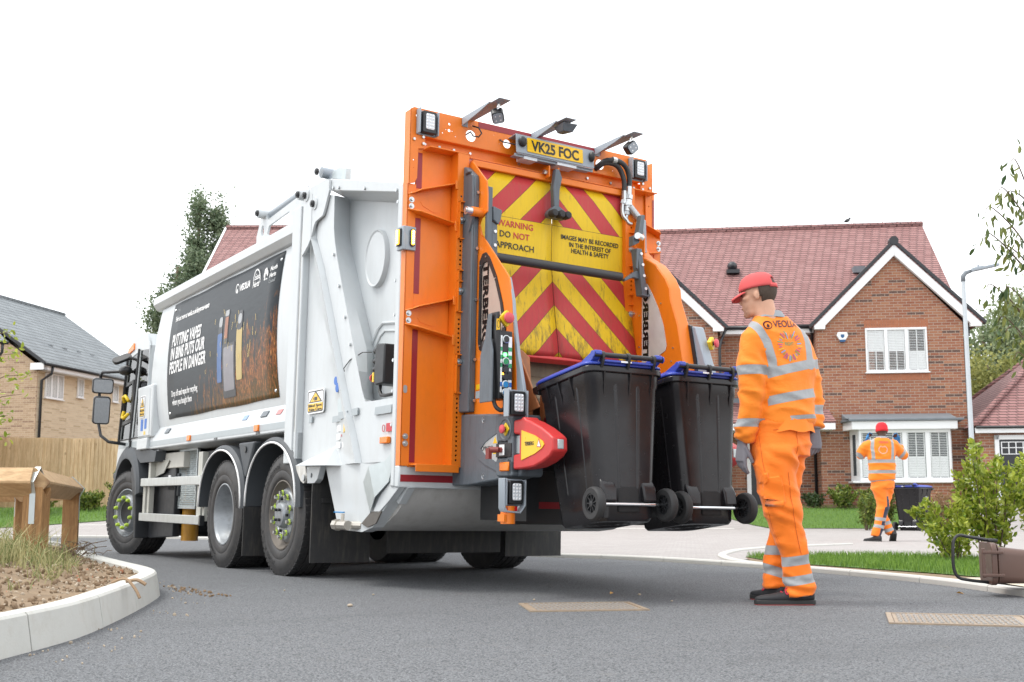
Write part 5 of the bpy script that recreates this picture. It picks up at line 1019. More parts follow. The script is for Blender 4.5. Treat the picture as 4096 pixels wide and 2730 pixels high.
# interior shade: body right side and roof closures are part of the shells above
# ------------------------------------------------------------------ wheelie bins
def rr_ring(hx,hy,r,z,yc=0,n=6,flute=0,fl=()):
    pts=[]
    for cx,cy,a in ((hx-r,-hy+r,-90),(hx-r,hy-r,0),(-hx+r,hy-r,90),(-hx+r,-hy+r,180)):
        for k in range(n+1): pts.append((cx+r*math.cos(R(a+90*k/n)),yc+cy+r*math.sin(R(a+90*k/n)),z))
    return pts
def make_bin(label,group='wheelie bins with blue lids'):
    b=root('wheelie_bin',label,'wheelie bin',group=group)
    H=.955
    def sz(z): t=z/H; return .205+.07*t,.255+.075*t
    mb=MB(); rg=[]
    for z in (0.0,.02,.12,.30,.60,.84,.86,H): hx,hy=sz(z); g=.012 if z<.01 else (-.006 if z>.85 else 0); rg.append(rr_ring(hx-g,hy-g,.07,z))
    mb.rings(rg); mb.build('bin_body',BINP,b,smooth='auto',ang=30)
    mb=MB()                                                       # ribs and flutes on the back and sides
    def P(fx,side,z,o):
        hx,hy=sz(z); return (fx*hx,-hy-o,z) if side=='b' else ((-hx-o)*(1 if side=='l' else -1),fx*hy,z)
    for side,fxs in (('b',(-.30,.34)),('l',(-.5,.35)),('r',(-.5,.35))):
        for fx in fxs:
            w=.05 if side=='b' else .035; L=[]
            for z in (.20,.5,.90):
                a=P(fx-w,side,z,0); m=P(fx,side,z,.005); c=P(fx+w,side,z,0); L.append((a,P(fx-w*.4,side,z,.005),m,P(fx+w*.4,side,z,.005),c))
            mb.rings(L,False,closed=False)
    mb.build('body_rib',BINP,b,smooth='auto',ang=20)
    mb=MB()
    for side,fx in (('l',-.35),('l',.1),('l',.55),('b',-.62),('b',.10),('b',.72),('r',-.35),('r',.3)):
        a=P(fx,side,.78,.0); c=P(fx,side,.93,.022)
        s=.006
        if side=='b': mb.add([(a[0]-s,a[1],a[2]),(a[0]+s,a[1],a[2]),(c[0]+s,c[1],c[2]),(c[0]-s,c[1],c[2]),(a[0]-s,a[1]+.02,a[2]),(a[0]+s,a[1]+.02,a[2]),(c[0]+s,c[1]+.03,c[2]),(c[0]-s,c[1]+.03,c[2])],[(0,1,2,3),(0,4,7,3),(1,5,6,2)])
        else:
            q=1 if side=='l' else -1; mb.add([(a[0],a[1]-s,a[2]),(a[0],a[1]+s,a[2]),(c[0],c[1]+s,c[2]),(c[0],c[1]-s,c[2]),(a[0]+.02*q,a[1]-s,a[2]),(a[0]+.02*q,a[1]+s,a[2]),(c[0]+.03*q,c[1]+s,c[2]),(c[0]+.03*q,c[1]-s,c[2])],[(0,1,2,3),(0,4,7,3),(1,5,6,2)])
    mb.build('rim_gusset',BINP,b)
    mb=MB(); mb.rings([rr_ring(.285,.34,.075,.925),rr_ring(.298,.353,.08,.93),rr_ring(.298,.353,.08,.965),rr_ring(.28,.335,.07,.972)]); mb.prism([(.30,.90),(.385,.925),(.395,.965),(.30,.968)],'x',-.285,.285); mb.build('bin_rim',BINP,b,smooth='auto',bevel=.004)
    mb=MB(); mb.rings([rr_ring(.296,.35,.08,.972),rr_ring(.299,.353,.08,.985),rr_ring(.285,.335,.08,1.0),rr_ring(.24,.27,.08,1.022,-.01),rr_ring(.16,.18,.07,1.03,-.02)]); mb.prism([(.30,.972),(.375,.975),(.375,1.0),(.30,1.01)],'x',-.26,-.06); mb.prism([(.30,.972),(.375,.975),(.375,1.0),(.30,1.01)],'x',.06,.26)
    mb.prism([(-.30,.985),(-.352,1.005),(-.39,1.03),(-.385,1.055),(-.355,1.058),(-.20,1.015)],'x',-.255,-.205); mb.prism([(-.30,.985),(-.352,1.005),(-.39,1.03),(-.385,1.055),(-.355,1.058),(-.20,1.015)],'x',.205,.255); mb.prism([(-.33,.985),(-.375,.985),(-.375,1.0),(-.33,1.012)],'x',-.20,.20)
    ld=mb.build('bin_lid',BINL,b,smooth='auto',bevel=.005,ang=40)
    mb=MB(); mb.box(-.225,-.095,.225,.31,1.0,1.02); mb.box(.095,.225,.225,.31,1.0,1.02); mb.build('lid_handle_recess',mat('shaded lid blue',(.01,.02,.16),.5),ld,each=True)  # handle recesses drawn as shade, in a darker copy of the lid blue
    mb=MB(); mb.box(-.06,.02,-.3765,-.375,.987,.998); mb.build('lid_sticker',UPVC,ld)
    mb=MB(); mb.cyl((-.26,-.368,1.03),(.26,-.368,1.03),.0165,.0165,14); h=mb.build('handle_bar',BLACK,b,smooth='auto')
    mb=MB()
    for x in (-.195,.0,.195): mb.cyl((x-.012,-.368,1.03),(x+.012,-.368,1.03),.023,.023,14); mb.prism([(-.391,1.03),(-.388,1.0),(-.37,.965),(-.335,.93),(-.31,.86),(-.30,.86),(-.30,.95),(-.33,.965),(-.348,1.0),(-.35,1.03)],'x',x-.008,x+.008)
    mb.build('handle_bracket',BLACK,b,smooth='auto',bevel=.002)
    mb=MB(); mb.cyl((-.262,-.368,1.03),(-.270,-.368,1.03),.022,.022,14); mb.cyl((.262,-.368,1.03),(.270,-.368,1.03),.022,.022,14); mb.build('hinge_cap',BINL,b,each=True)
    mb=MB(); mb.cyl((-.24,-.29,.10),(.24,-.29,.10),.011,.011,12); mb.build('axle',CHROME,b,smooth='auto')
    mb=MB()
    for s in (-1,1): mb.prism([(-.20,.30),(-.262,.26),(-.296,.20),(-.302,.115),(-.24,.11)],'x',min(s*.10,s*.20),max(s*.10,s*.20))
    mb.build('axle_housing',BINP,b,each=True,bevel=.012)
    mb=MB(); mb.prism([(-.270,.05),(-.274,.20),(-.262,.26),(-.25,.06)],'x',-.082,.082); mb.lathe([(.0,.0)]*2,(0,0,0),(0,0,1),3) if False else None; mb.build('axle_recess',mat('painted recess shade',(.006,.006,.007),.7),b,bevel=.01)  # near-black block paints the shade of the recess between the housings
    for s in (-1,1):
        w=bpy.data.objects.new('wheel',None); COL.objects.link(w); w.parent=b; w.location=(s*.27,-.29,.10); w.empty_display_size=.05
        mb=MB(); mb.lathe([(.064,-.026),(.094,-.028),(.101,-.022),(.105,-.01),(.105,.01),(.101,.022),(.094,.028),(.064,.026),(.064,-.026)],(0,0,0),(1,0,0),36); mb.build('tyre',RUBBER,w,smooth='auto',ang=40)
        mb=MB(); mb.lathe([(.063,-.022),(.056,-.022),(.054,-.008),(.02,-.010),(.018,-.024),(.001,-.025)],(0,0,0),(1,0,0),28); mb.lathe([(.063,.022),(.056,.022),(.054,.008),(.02,.010),(.018,.024),(.001,.025)],(0,0,0),(1,0,0),28)
        for k in range(9):
            a=2*math.pi*k/9; mb.T=Matrix.Rotation(a,4,'X'); mb.box(-.020,.020,-.003,.003,.016,.056)
        mb.T=None; mb.build('wheel_hub',BLACK,w,smooth='auto',ang=40)
    mb=MB()
    for r in (.155,.11,.06): mb.lathe([(r-.012,.0),(r,-.008),(r+.012,.0)],(0,.0,.003),(0,0,1),36)
    mb.build('base_ring',BINP,b,smooth='auto')
    return b
bin1=make_bin('black wheelie bin with blue lid lifted on the truck, nearest the red guard arm')
bin2=copy_tree(bin1); bin2['label']='black wheelie bin with blue lid lifted on the truck, beside the man in red cap'
bin3=copy_tree(bin1); bin3['label']='black wheelie bin with blue lid standing on the paving before the bay window'
for b,(x,y,z,a,yw) in ((bin1,(.805,-1.313,.489,.122,-.073)),(bin2,(1.495,-1.296,.476,.126,-.060))):
    b.matrix_world=TM@Matrix.Translation((x,y,z))@Matrix.Rotation(yw,4,'Z')@Matrix.Rotation(-a,4,'X')@Matrix.Scale(.98,4)
bin3.location=(21.75,17.0,0.0); bin3.rotation_euler=(0,0,R(-78)); bin3.scale=(1.10,1.10,1.02)
mb=MB(); mb.T=Matrix.Identity(4); mb.cyl((.262,.06,.70),(.268,.06,.70),.075,.075,20); mb.box(.262,.267,.0,.12,.52,.58); mb.build('bin_sticker',INKG,bin3)
# brown food caddy lying on its side
cd=root('food_caddy','small brown food caddy lying on its side by the kerb, black handle out','food caddy',(6.60,4.60,.085),(0,0,0))
hr_=Vector((math.cos(YAW),-math.sin(YAW),0)); hf_=Vector((math.sin(YAW),math.cos(YAW),0))
# local frame: X along the caddy axis away from its mouth (image right), Y away from the camera, Z up
cd.rotation_euler=(0,0,-YAW-R(8))
mb=MB(); rg=[]
for x,hy,hz in ((0,.145,.125),(.02,.145,.125),(.03,.137,.118),(.20,.125,.108),(.42,.108,.095),(.44,.10,.088)):
    rg.append([(x,q[0],q[1]+hz-.0) for q in [(p[0],p[1]) for p in rr_ring(hy,hz,.045,0)]])
mb.rings(rg); mb.build('caddy_body',BROWN,cd,smooth='auto',ang=30)
mb=MB(); 
for x0,x1,g in ((-.012,.022,.010),(.030,.038,.004)): mb.rings([[(x,q[0],q[1]+.125) for q in rr_ring(.145+g,.125+g,.05,0)] for x in (x0,x1)])
mb.build('caddy_rim',BROWN,cd,smooth='auto',bevel=.004)
mb=MB(); mb.box(-.075,-.052,-.165,-.145,.04,.225); mb.box(-.075,.06,-.168,-.15,.045,.065); mb.box(-.07,.06,-.168,-.15,.19,.21); mb.build('caddy_hinge',BROWN,cd,bevel=.004)
mb=MB(); mb.tube(smoothp([(.03,-.02,.275),(.0,-.03,.275),(-.12,-.06,.295),(-.19,-.08,.305),(-.225,-.09,.27),(-.235,-.10,.20),(-.235,-.10,.10),(-.21,-.10,.04),(-.15,-.09,.022),(-.04,-.06,.008),(.02,-.04,.006)],6),.0105,8); mb.build('caddy_handle',BLACK,cd,smooth=True)
mb=MB(); mb.box(.0,.06,-.05,.01,.262,.282); mb.build('handle_pivot',BLACK,cd,bevel=.005)
# ------------------------------------------------------------------ people
def hv(name,orange=(.92,.235,.006),navy=False,wr=.35):
    m,t,b=nodes(name); co=coord(t); a=N(t,'ShaderNodeAttribute',attribute_name='band')
    c=mixc(t,noise_(t,co,5,4),tuple(x*.88 for x in orange),orange)
    if navy:
        nv=N(t,'ShaderNodeAttribute',attribute_name='navy'); c=mixc(t,math_(t,'GREATER_THAN',nv.outputs['Fac'],0),c,(.022,.03,.06))
    g=math_(t,'GREATER_THAN',a.outputs['Fac'],0); c=mixc(t,g,c,mixc(t,noise_(t,co,9),(.27,.28,.29),(.36,.37,.38)))
    e=math_(t,'LESS_THAN',math_(t,'ABSOLUTE',math_(t,'ADD',a.outputs['Fac'],.0012)),.0012); c=mixc(t,math_(t,'MULTIPLY',e,.5),c,(.45,.13,.03))
    t.links.new(c,b.inputs['Base Color']); b.inputs['Roughness'].default_value=.72; b.inputs['Sheen Weight'].default_value=.15
    n1=noise_(t,scale_(t,co,(1,1,1.6)),wr*26,5,.6,.6); n2=noise_(t,co,260,2); bump(t,b,math_(t,'ADD',n1,math_(t,'MULTIPLY',n2,.05)),.35,.02); return m
HVJ=hv('orange hi-vis fleece'); HVT=hv('orange hi-vis trousers',(.95,.20,.004)); HVN=hv('orange and navy hi-vis trousers',(.95,.22,.010),True)
SKIN1=mat('light skin',(.60,.33,.22),.55,var=.10,vs=30); SKIN2=mat('dark skin',(.075,.035,.022),.5,var=.1)
HAIR=mat('brown cropped hair',(.062,.042,.030),.8,var=.4,vs=60,bs=.5,bsc=240); CAPM=mat('faded red cap cloth',(.60,.085,.085),.8,var=.12,vs=8,bs=.15,bsc=400); WOOL=mat('red wool hat',(.62,.02,.03),.9,var=.12,vs=10,bs=.4,bsc=120)
COLLAR=mat('grey collar',(.30,.32,.34),.85,bs=.2,bsc=200); GLOVE=mat('grey glove',(.17,.16,.18),.75,var=.15,vs=20,bs=.2,bsc=150); GLOVEP=mat('grey glove cuff',(.30,.29,.28),.8,bs=.2,bsc=150); GLOVEB=mat('blue glove',(.02,.20,.50),.6,var=.2,vs=20)
SHOE=mat('black work shoe',(.022,.022,.025),.7,var=.2,bs=.3,bsc=150); SOLE=mat('red and black sole',(.28,.045,.04),.6,var=.3); SOLEB=mat('black sole',(.02,.02,.02),.6); LACE=mat('red lace',(.55,.02,.05),.6)
def ell(c,ax,ay,e=2.4,n=28):
    """ring around c with half axes given as vectors"""
    c=Vector(c); ax=Vector(ax); ay=Vector(ay); o=[]
    for k in range(n):
        t=2*math.pi*k/n; co_,si=math.cos(t),math.sin(t); o.append(tuple(c+ax*math.copysign(abs(co_)**(2/e),co_)+ay*math.copysign(abs(si)**(2/e),si)))
    return o
def remesh(mb,vox,smooth_it=4,name='m'):
    me=mb.mesh(name); bm=bmesh.new(); bm.from_mesh(me); bmesh.ops.recalc_face_normals(bm,faces=bm.faces); bm.to_mesh(me); bm.free()
    o=bpy.data.objects.new(name,me); COL.objects.link(o); r=o.modifiers.new('r','REMESH'); r.mode='VOXEL'; r.voxel_size=vox
    s=o.modifiers.new('s','SMOOTH'); s.iterations=smooth_it; s.factor=.5
    dg=bpy.context.evaluated_depsgraph_get(); me2=bpy.data.meshes.new_from_object(o.evaluated_get(dg)); bpy.data.objects.remove(o); me2.name=name; return me2
def wrinkle(me,amp,sc,seed=0,zs=1.,folds=()):
    n=[Vector(v.normal) for v in me.vertices]
    for v,nn in zip(me.vertices,n):
        p=v.co; q=Vector((p.x*sc+seed,p.y*sc,p.z*sc*zs)); d=mnoise.noise(q)+.5*mnoise.noise(q*2.1); r=1-abs(mnoise.noise(Vector((p.x*3.4+2*p.z+9,p.y*3.4+3,p.z*7.5*zs+seed)))); v.co=p+nn*(amp*d+amp*1.7*(r**5-.35))
        for c,w,k,a,tx in folds:                       # bunched folds round a joint or cuff
            g=math.exp(-((p.z-c[2])/w)**2)*math.exp(-(((p.x-c[0])**2+(p.y-c[1])**2)/.02))
            if g>.02: v.co+=nn*(a*g*math.sin(k*(p.z+tx*(p.x-c[0]))+3*mnoise.noise(p*9)))
def attr(me,name,vals):
    a=me.attributes.new(name,'FLOAT','POINT'); a.data.foreach_set('value',list(vals))
def segdist(p,path):
    best=9
    for a,b in zip(path,path[1:]):
        a=Vector(a);b=Vector(b); d=b-a; L=d.length_squared; t=max(0,min(1,(p-a).dot(d)/L)) if L>0 else 0; q=(p-(a+d*t)).length
        if q<best: best=q
    return best
def hand_mb(w,d,up,curl,sc=1.,thumb=1,spread=.16,mb=None):
    """glove: w wrist, d direction of the fingers, up back-of-hand normal; fingers curl towards -up"""
    d=Vector(d).normalized(); up=Vector(up); up=(up-d*up.dot(d)).normalized(); s=d.cross(up).normalized()*thumb; w=Vector(w); mb=mb or MB(); S=sc
    mb.rings([ell(w+d*t*S,s*a*S,up*b*S,2.6,16) for t,a,b in ((-.05,.032,.026),(0,.031,.023),(.03,.040,.020),(.07,.046,.017),(.098,.044,.014))])
    for i,(o,L,r) in enumerate(((.034,.082,.0105),(.0115,.092,.011),(-.011,.086,.0105),(-.032,.068,.0095))):
        p=w+d*.088*S+s*o*S; a=curl*(.35+.12*i); dd=(d+s*(o*spread*8)).normalized(); pts=[p-dd*.02*S,p]; rs=[r*S*1.15,r*S*1.1]
        for k,f in enumerate((.46,.30,.24)):
            q=Matrix.Rotation(a*(1+.35*k),3,s*(-thumb)); dd=(q@dd).normalized(); p=p+dd*L*f*S; pts.append(p); rs.append(r*S*(1-.10*(k+1)))
        mb.tube(pts,rs,9)
    p=w+d*.025*S+s*.034*S; td=(d*.75+s*.6-up*.35).normalized(); pts=[p-td*.01*S,p]; rs=[.014*S,.0135*S]
    for k,f in enumerate((.036,.03,.024)): td=(td+d*.25-up*.25*curl-s*.12).normalized(); p=p+td*f*S; pts.append(p); rs.append(.0125*S*(1-.09*k))
    mb.tube(pts,rs,9); return mb
def head_mb(mb,M,sc,neck=True):
    mb.T=M@Matrix.Scale(sc,4)
    mb.sphere((0,-.012,.028),.076,.096,.092,20,14); mb.sphere((0,.034,-.028),.058,.062,.082,18,12); mb.sphere((0,.040,-.082),.046,.05,.036,16,10); mb.sphere((0,.075,-.098),.024,.022,.02,12,8)
    mb.sphere((0,.092,-.022),.013,.020,.016,10,8); mb.sphere((0,.086,.004),.010,.014,.026,10,8); mb.sphere((0,.078,.028),.052,.018,.014,14,8); mb.sphere((0,.088,-.060),.022,.012,.011,12,8)
    for s in (-1,1): mb.sphere((s*.048,.055,-.012),.020,.025,.018,10,8); mb.sphere((s*.077,-.010,-.010),.009,.017,.029,12,10); mb.sphere((s*.081,-.016,.0),.008,.010,.017,10,8)
    if neck: mb.rings([ell((0,-.022,-.02),(.055,0,0),(0,.062,0)),ell((0,-.026,-.08),(.054,0,0),(0,.060,0)),ell((0,-.032,-.14),(.056,0,0),(0,.058,0)),ell((0,-.034,-.185),(.056,0,0),(0,.056,0))])
    mb.T=None
def person(loc,label,S):
    """S: torso stations, arms, legs, hands, head matrix in a frame with X image right, Y away from the camera, Z up"""
    PM=Matrix.Translation(loc)@Matrix.Rotation(-YAW,4,'Z')
    psi=S['psi']; Rv=Vector((math.cos(psi),math.sin(psi),0)); Fv=Vector((-math.sin(psi),math.cos(psi),0)); S['Rv']=Rv; S['Fv']=Fv
    def torso(mb,g):
        mb.rings([ell((cx,cy,z),Rv*(a+g),Fv*(b+g),2.5) for z,cx,cy,a,b in S['torso']])
    def limb(mb,path,g):
        pts=[Vector(p[:3]) for p in path]; 
        pr_=[]
        for i,p in enumerate(pts):
            d=(pts[min(i+1,len(pts)-1)]-pts[max(i-1,0)]).normalized(); sx=Vector((1,0,0)); sx=(sx-d*sx.dot(d)).normalized(); sy=d.cross(sx); rx=path[i][3]+g; ry=(path[i][4] if len(path[i])>4 else path[i][3])+g; pr_.append(ell(p,sx*rx,sy*ry,2.2,22))
        mb.rings(pr_)
    # one continuous body under the clothes
    mb=MB(); torso(mb,-.03)
    for p in S['arms']+S['legs']: limb(mb,p,-.028)
    mb.rings([ell((cx,cy,z),Rv*(a-.035),Fv*(b-.035),2.4) for z,cx,cy,a,b in S['hips']])
    for w,d,u,c,th in S['hands']: hand_mb(w,d,u,c,S['sc']*.93,th,mb=mb)
    head_mb(mb,S['head'],S['sc'])
    me=remesh(mb,.0075 if S['fine'] else .012,3,'person'); 
    me.polygons.foreach_set('use_smooth',[True]*len(me.polygons)); o=bpy.data.objects.new('person',me); COL.objects.link(o); me.materials.clear(); me.materials.append(S['skin']); o.matrix_world=PM; tag(o,label,'person')
    # jumper
    mb=MB(); torso(mb,0)
    for p in S['arms']: limb(mb,p,0)
    jm=remesh(mb,.011 if S['fine'] else .016,5,'jumper'); wrinkle(jm,S['wr'],6.0,1.7,1.,S.get('jfold',())); 
    attr(jm,'band',[S['jband'](v.co) for v in jm.vertices]); jm.polygons.foreach_set('use_smooth',[True]*len(jm.polygons))
    jo=bpy.data.objects.new('jumper',jm); COL.objects.link(jo); jm.materials.clear(); jm.materials.append(HVJ); jo.parent=o
    # trousers
    mb=MB(); mb.rings([ell((cx,cy,z),Rv*a,Fv*b,2.4) for z,cx,cy,a,b in S['hips']])
    for p in S['legs']: limb(mb,p,0)
    tm=remesh(mb,.011 if S['fine'] else .016,3,'trousers'); wrinkle(tm,S['wr']*1.25,7.,5.1,.75,S.get('tfold',()))
    attr(tm,'band',[S['tband'](v.co) for v in tm.vertices]); attr(tm,'navy',[S['navy'](v.co) if S.get('navy') else -1 for v in tm.vertices]); tm.polygons.foreach_set('use_smooth',[True]*len(tm.polygons))
    to=bpy.data.objects.new('trousers',tm); COL.objects.link(to); tm.materials.clear(); tm.materials.append(S['tmat']); to.parent=o
    for w,d,u,c,th in S['hands']:
        gm=remesh(hand_mb(w,d,u,c,S['sc'],th),.0042 if S['fine'] else .009,2,'glove'); gm.polygons.foreach_set('use_smooth',[True]*len(gm.polygons)); go=bpy.data.objects.new('glove',gm); COL.objects.link(go); gm.materials.clear(); gm.materials.append(S['glove']); go.parent=o
        mb=MB(); dd=Vector(d).normalized(); ww=Vector(w); mb.tube([ww-dd*.075,ww-dd*.06,ww-dd*.02],[.040*S['sc'],.042*S['sc'],.038*S['sc']],16); mb.build('glove_cuff',GLOVEP,go,smooth=True)
    for (x,y,z),ang,pitch,sole in S['shoes']:
        mb=MB(); T=Matrix.Translation((x,y,z))@Matrix.Rotation(ang,4,'Z')@Matrix.Rotation(pitch,4,'X')@Matrix.Scale(S['sc'],4); mb.T=T
        rg=[]
        for yy,hw,h,zb in ((-.085,.024,.07,.03),(-.075,.036,.095,.025),(-.03,.040,.10,.022),(.03,.042,.085,.022),(.09,.048,.066,.02),(.15,.050,.054,.02),(.20,.044,.048,.022),(.225,.030,.040,.026),(.235,.012,.032,.028)): rg.append(ell((0,yy,(h+zb)/2),(hw,0,0),(0,0,(h-zb)/2+.004),2.6,18))
        mb.rings(rg); sh=mb.build('shoe',SHOE,o,smooth=True)
        mb=MB(); mb.T=T; op=[(-.036,-.075),(-.02,-.092),(.02,-.092),(.036,-.075),(.042,.03),(.050,.12),(.048,.19),(.03,.232),(0,.242),(-.03,.232),(-.048,.19),(-.050,.12),(-.042,.03)]; mb.prism(op,'z',.002,.028); mb.build('shoe_sole',SOLEB,sh,bevel=.005)
        mb=MB(); mb.T=T; mb.prism([(a*.985,b*.985+.002) for a,b in op],'z',-.002,.012); mb.build('shoe_tread',sole,sh,bevel=.003)
        if S['fine']:
            mb=MB(); mb.T=T
            for yy in (.045,.07,.095): mb.tube([(-.035,yy-.012,.075-(yy-.045)*.25),(0,yy,.092-(yy-.045)*.4),(.035,yy-.012,.075-(yy-.045)*.25)],.0035,5)
            mb.tube(smoothp([(0,.05,.095),(-.03,.075,.085),(-.05,.07,.06),(-.035,.045,.085)]),.003,5); mb.build('shoe_lace',LACE,sh)
    return o,jo,to
from mathutils.bvhtree import BVHTree
def project(me_target,me,F,off=.004):
    """lay a flat mesh on a garment along direction F"""
    bv=BVHTree.FromPolygons([v.co for v in me_target.vertices],[p.vertices for p in me_target.polygons])
    for v in me.vertices:
        h=bv.ray_cast(v.co-F*1.0,F)
        if h[0]: v.co=h[0]-F*off
# ---- the man in the red cap
ps=R(28); c_,s_=math.cos(ps),math.sin(ps)
armL=[(-.115,-.07,1.632,.060,.066),(-.155,-.09,1.59,.078,.084),(-.172,-.105,1.48,.078,.082),(-.172,-.11,1.36,.078,.080),(-.174,-.11,1.25,.078,.078),(-.186,-.09,1.13,.068,.07),(-.200,-.06,1.045,.070,.07),(-.208,-.045,1.00,.064,.064),(-.214,-.04,.975,.052,.052)]
armR=[(.125,.075,1.63,.060,.062),(.175,.10,1.585,.070,.074),(.205,.105,1.49,.070,.076),(.232,.105,1.38,.070,.074),(.248,.10,1.28,.068,.072),(.250,.085,1.17,.064,.066),(.248,.07,1.09,.062,.064),(.246,.06,1.05,.050,.05)]
armLp=[p[:3] for p in armL]; armRp=[p[:3] for p in armR]
legL=[(-.03,-.05,.93,.135,.13),(-.028,-.05,.80,.128,.125),(-.020,-.05,.70,.120,.118),(-.006,-.05,.58,.112,.11),(.022,-.045,.47,.098,.10),(.050,-.04,.36,.090,.092),(.070,-.04,.26,.082,.085),(.088,-.04,.17,.080,.082),(.098,-.04,.10,.092,.085),(.102,-.04,.05,.094,.088)]
legR=[(.075,.06,.93,.115,.12),(.068,.08,.78,.092,.11),(.058,.10,.65,.082,.10),(.055,.13,.52,.080,.088),(.035,.15,.40,.074,.08),(.012,.165,.28,.072,.078),(-.002,.17,.18,.070,.075),(-.0,.17,.09,.075,.078)]
ca,sa=math.cos(R(68)),math.sin(R(68))
HM=Matrix.Translation((-.098,-.01,1.868))@Matrix.Rotation(R(66),4,'Z')@Matrix.Rotation(R(-8),4,'X')
torso1=[(1.055,.048,.0,.165,.128),(1.085,.048,0,.185,.145),(1.13,.050,0,.192,.148),(1.22,.052,0,.188,.136),(1.32,.054,0,.194,.130),(1.42,.052,0,.205,.128),(1.52,.038,0,.214,.122),(1.60,.020,0,.214,.108),(1.655,.012,0,.198,.096),(1.70,.000,0,.150,.086),(1.73,-.016,0,.112,.080),(1.745,-.026,0,.092,.076)]
Rv1=Vector((c_,s_,0)); Fv1=Vector((-s_,c_,0))
def jb1(p):
    lat=(p-Vector((.04,0,0))).dot(Rv1); out=-1.
    dl=segdist(p,armLp); drr=segdist(p,armRp)
    if lat<-.165 and dl<.10 and p.z<1.60:
        for z,h in ((1.392,.028),(1.078,.024)): out=max(out,h-abs(p.z-z))
    elif lat>.175 and drr<.10 and p.z<1.60:
        for z,h in ((1.446+.25*(p.x-.25)*1,.030),(1.168,.029)): out=max(out,h-abs(p.z-z))
    else:
        if p.z<1.62: out=max(out,.029-abs(p.z-(1.368+.25*(p.x+.085)))); out=max(out,.028-abs(p.z-(1.200+.20*(p.x+.105))))
        if p.x>.045: out=max(out,.012-abs(p.z-(1.105+.09*(p.x-.05))))

    if p.z>1.37 and (lat>-.19 or p.z>1.52):
        for path in (((-.165,1.69),(-.125,1.64),(-.079,1.56),(-.052,1.45),(-.048,1.36)),((.150,1.72),(.186,1.665),(.206,1.58),(.205,1.43))):
            d=segdist(Vector((p.x,p.z,0)),[(a,b,0) for a,b in path]); out=max(out,.026-d)
    return out
legRp=[p[:3] for p in legR]; legLp=[p[:3] for p in legL]
def tb1(p):
    if p.z>.5: return -1.
    if segdist(p,legLp)<segdist(p,legRp): return max(.028-abs(p.z-(.262+.14*(p.x-.07))),.027-abs(p.z-(.150+.16*(p.x-.09))))
    return max(.028-abs(p.z-.315),.03-abs(p.z-(.185-.3*(p.x+.0))))
sp1=dict(psi=ps,sc=1.08,fine=True,wr=.0075,torso=torso1,arms=[armL,armR],legs=[legL,legR],hips=[(1.09,.02,0,.172,.135),(1.02,.016,0,.182,.142),(.95,.012,0,.190,.15),(.88,.012,0,.19,.15)],
  hands=[((-.222,-.04,.955),(-.10,.02,-1),(-.9,-.45,.1),.55,-1),((.243,.058,1.035),(-.02,-.02,-1),(.35,-.9,.0),1.0,1)],
  head=HM,skin=SKIN1,tmat=HVT,glove=GLOVE,shoes=[((.085,-.04,0),R(88),0,SOLE),((.01,.175,0),R(22),0,SOLE)],jband=jb1,tband=tb1,jfold=[((-.175,-.11,1.27),.09,75,.007,.6),((-.205,-.05,1.03),.06,95,.007,-.3),((.25,.09,1.20),.09,75,.006,-.6),((.247,.065,1.09),.05,95,.006,.3),((.05,-.13,1.13),.07,60,.006,.5),((-.10,-.12,1.45),.10,50,.006,1.2)],tfold=[((.01,-.10,.55),.10,55,.009,.5),((.09,-.08,.12),.08,70,.010,.3),((.03,-.12,.86),.10,45,.008,1.0),((.07,-.1,.35),.10,50,.007,-.6),((.0,.15,.2),.1,60,.009,.2)])
man,jo,to=person((5.03221,4.89860,0),'man in faded red cap and orange hi-vis clothes walking past the lifted bins',sp1)
# collar, waist hem, prints, pocket
mb=MB(); mb.rings([ell((-.026,0,1.728),Rv1*.104,Fv1*.088),ell((-.034,0,1.768),Rv1*.080,Fv1*.076),ell((-.034,0,1.772),Rv1*.074,Fv1*.070),ell((-.030,0,1.735),Rv1*.090,Fv1*.078)],False); mb.build('collar',COLLAR,man,smooth=True)
mb=MB(); n=44; rg=[]
for z,k in ((1.10,.0),(1.06,.004),(1.025,.012)):
    rg.append([tuple(Vector((.045,0,z+.006*math.sin(i*1.1)))+Rv1*(.186+k+.005*math.sin(i*.9))*math.cos(2*math.pi*i/n)+Fv1*(.146+k+.005*math.cos(i*1.3))*math.sin(2*math.pi*i/n)) for i in range(n)])
mb.rings(rg,False); h=mb.build('jumper_hem',mat('orange lining',(.92,.22,.011),.7),man,smooth=True)
def decal(me,name,mm,parent,target,F,off=.0035): project(target.data,me,F,off); return link(name,me,mm,parent,fix=False)
VIEW=Fv1
def bk(x,z): return frame((x,-.6,z),(1,0,.09),(0,0,1))
DARK=mat('dark red print',(.07,.012,.03),.5)
me=text_mesh('VEOLIA',.062,width=.165,bold=.0008,ext=.0); me.transform(bk(-.030,1.655)); decal(me,'back_lettering',DARK,jo,jo,Vector((0,1,0)))
me=plate_mesh(circ(0,0,.030,24,.028),[circ(.002,-.001,.023,24,.021)],.0001); me.transform(bk(-.068,1.668)); decal(me,'back_emblem',DARK,jo,jo,Vector((0,1,0)))
me=plate_mesh([(-.006,-.012),(.006,-.012),(.010,0),(0,.014),(-.010,0)],[],.0001); me.transform(bk(-.066,1.664)); decal(me,'back_emblem',DARK,jo,jo,Vector((0,1,0)))
cols=[mat('print magenta',(.52,.08,.20),.5),mat('print green',(.16,.30,.12),.5),mat('print blue',(.16,.33,.62),.5),mat('print gold',(.72,.42,.05),.5),mat('print purple',(.36,.10,.25),.5)]
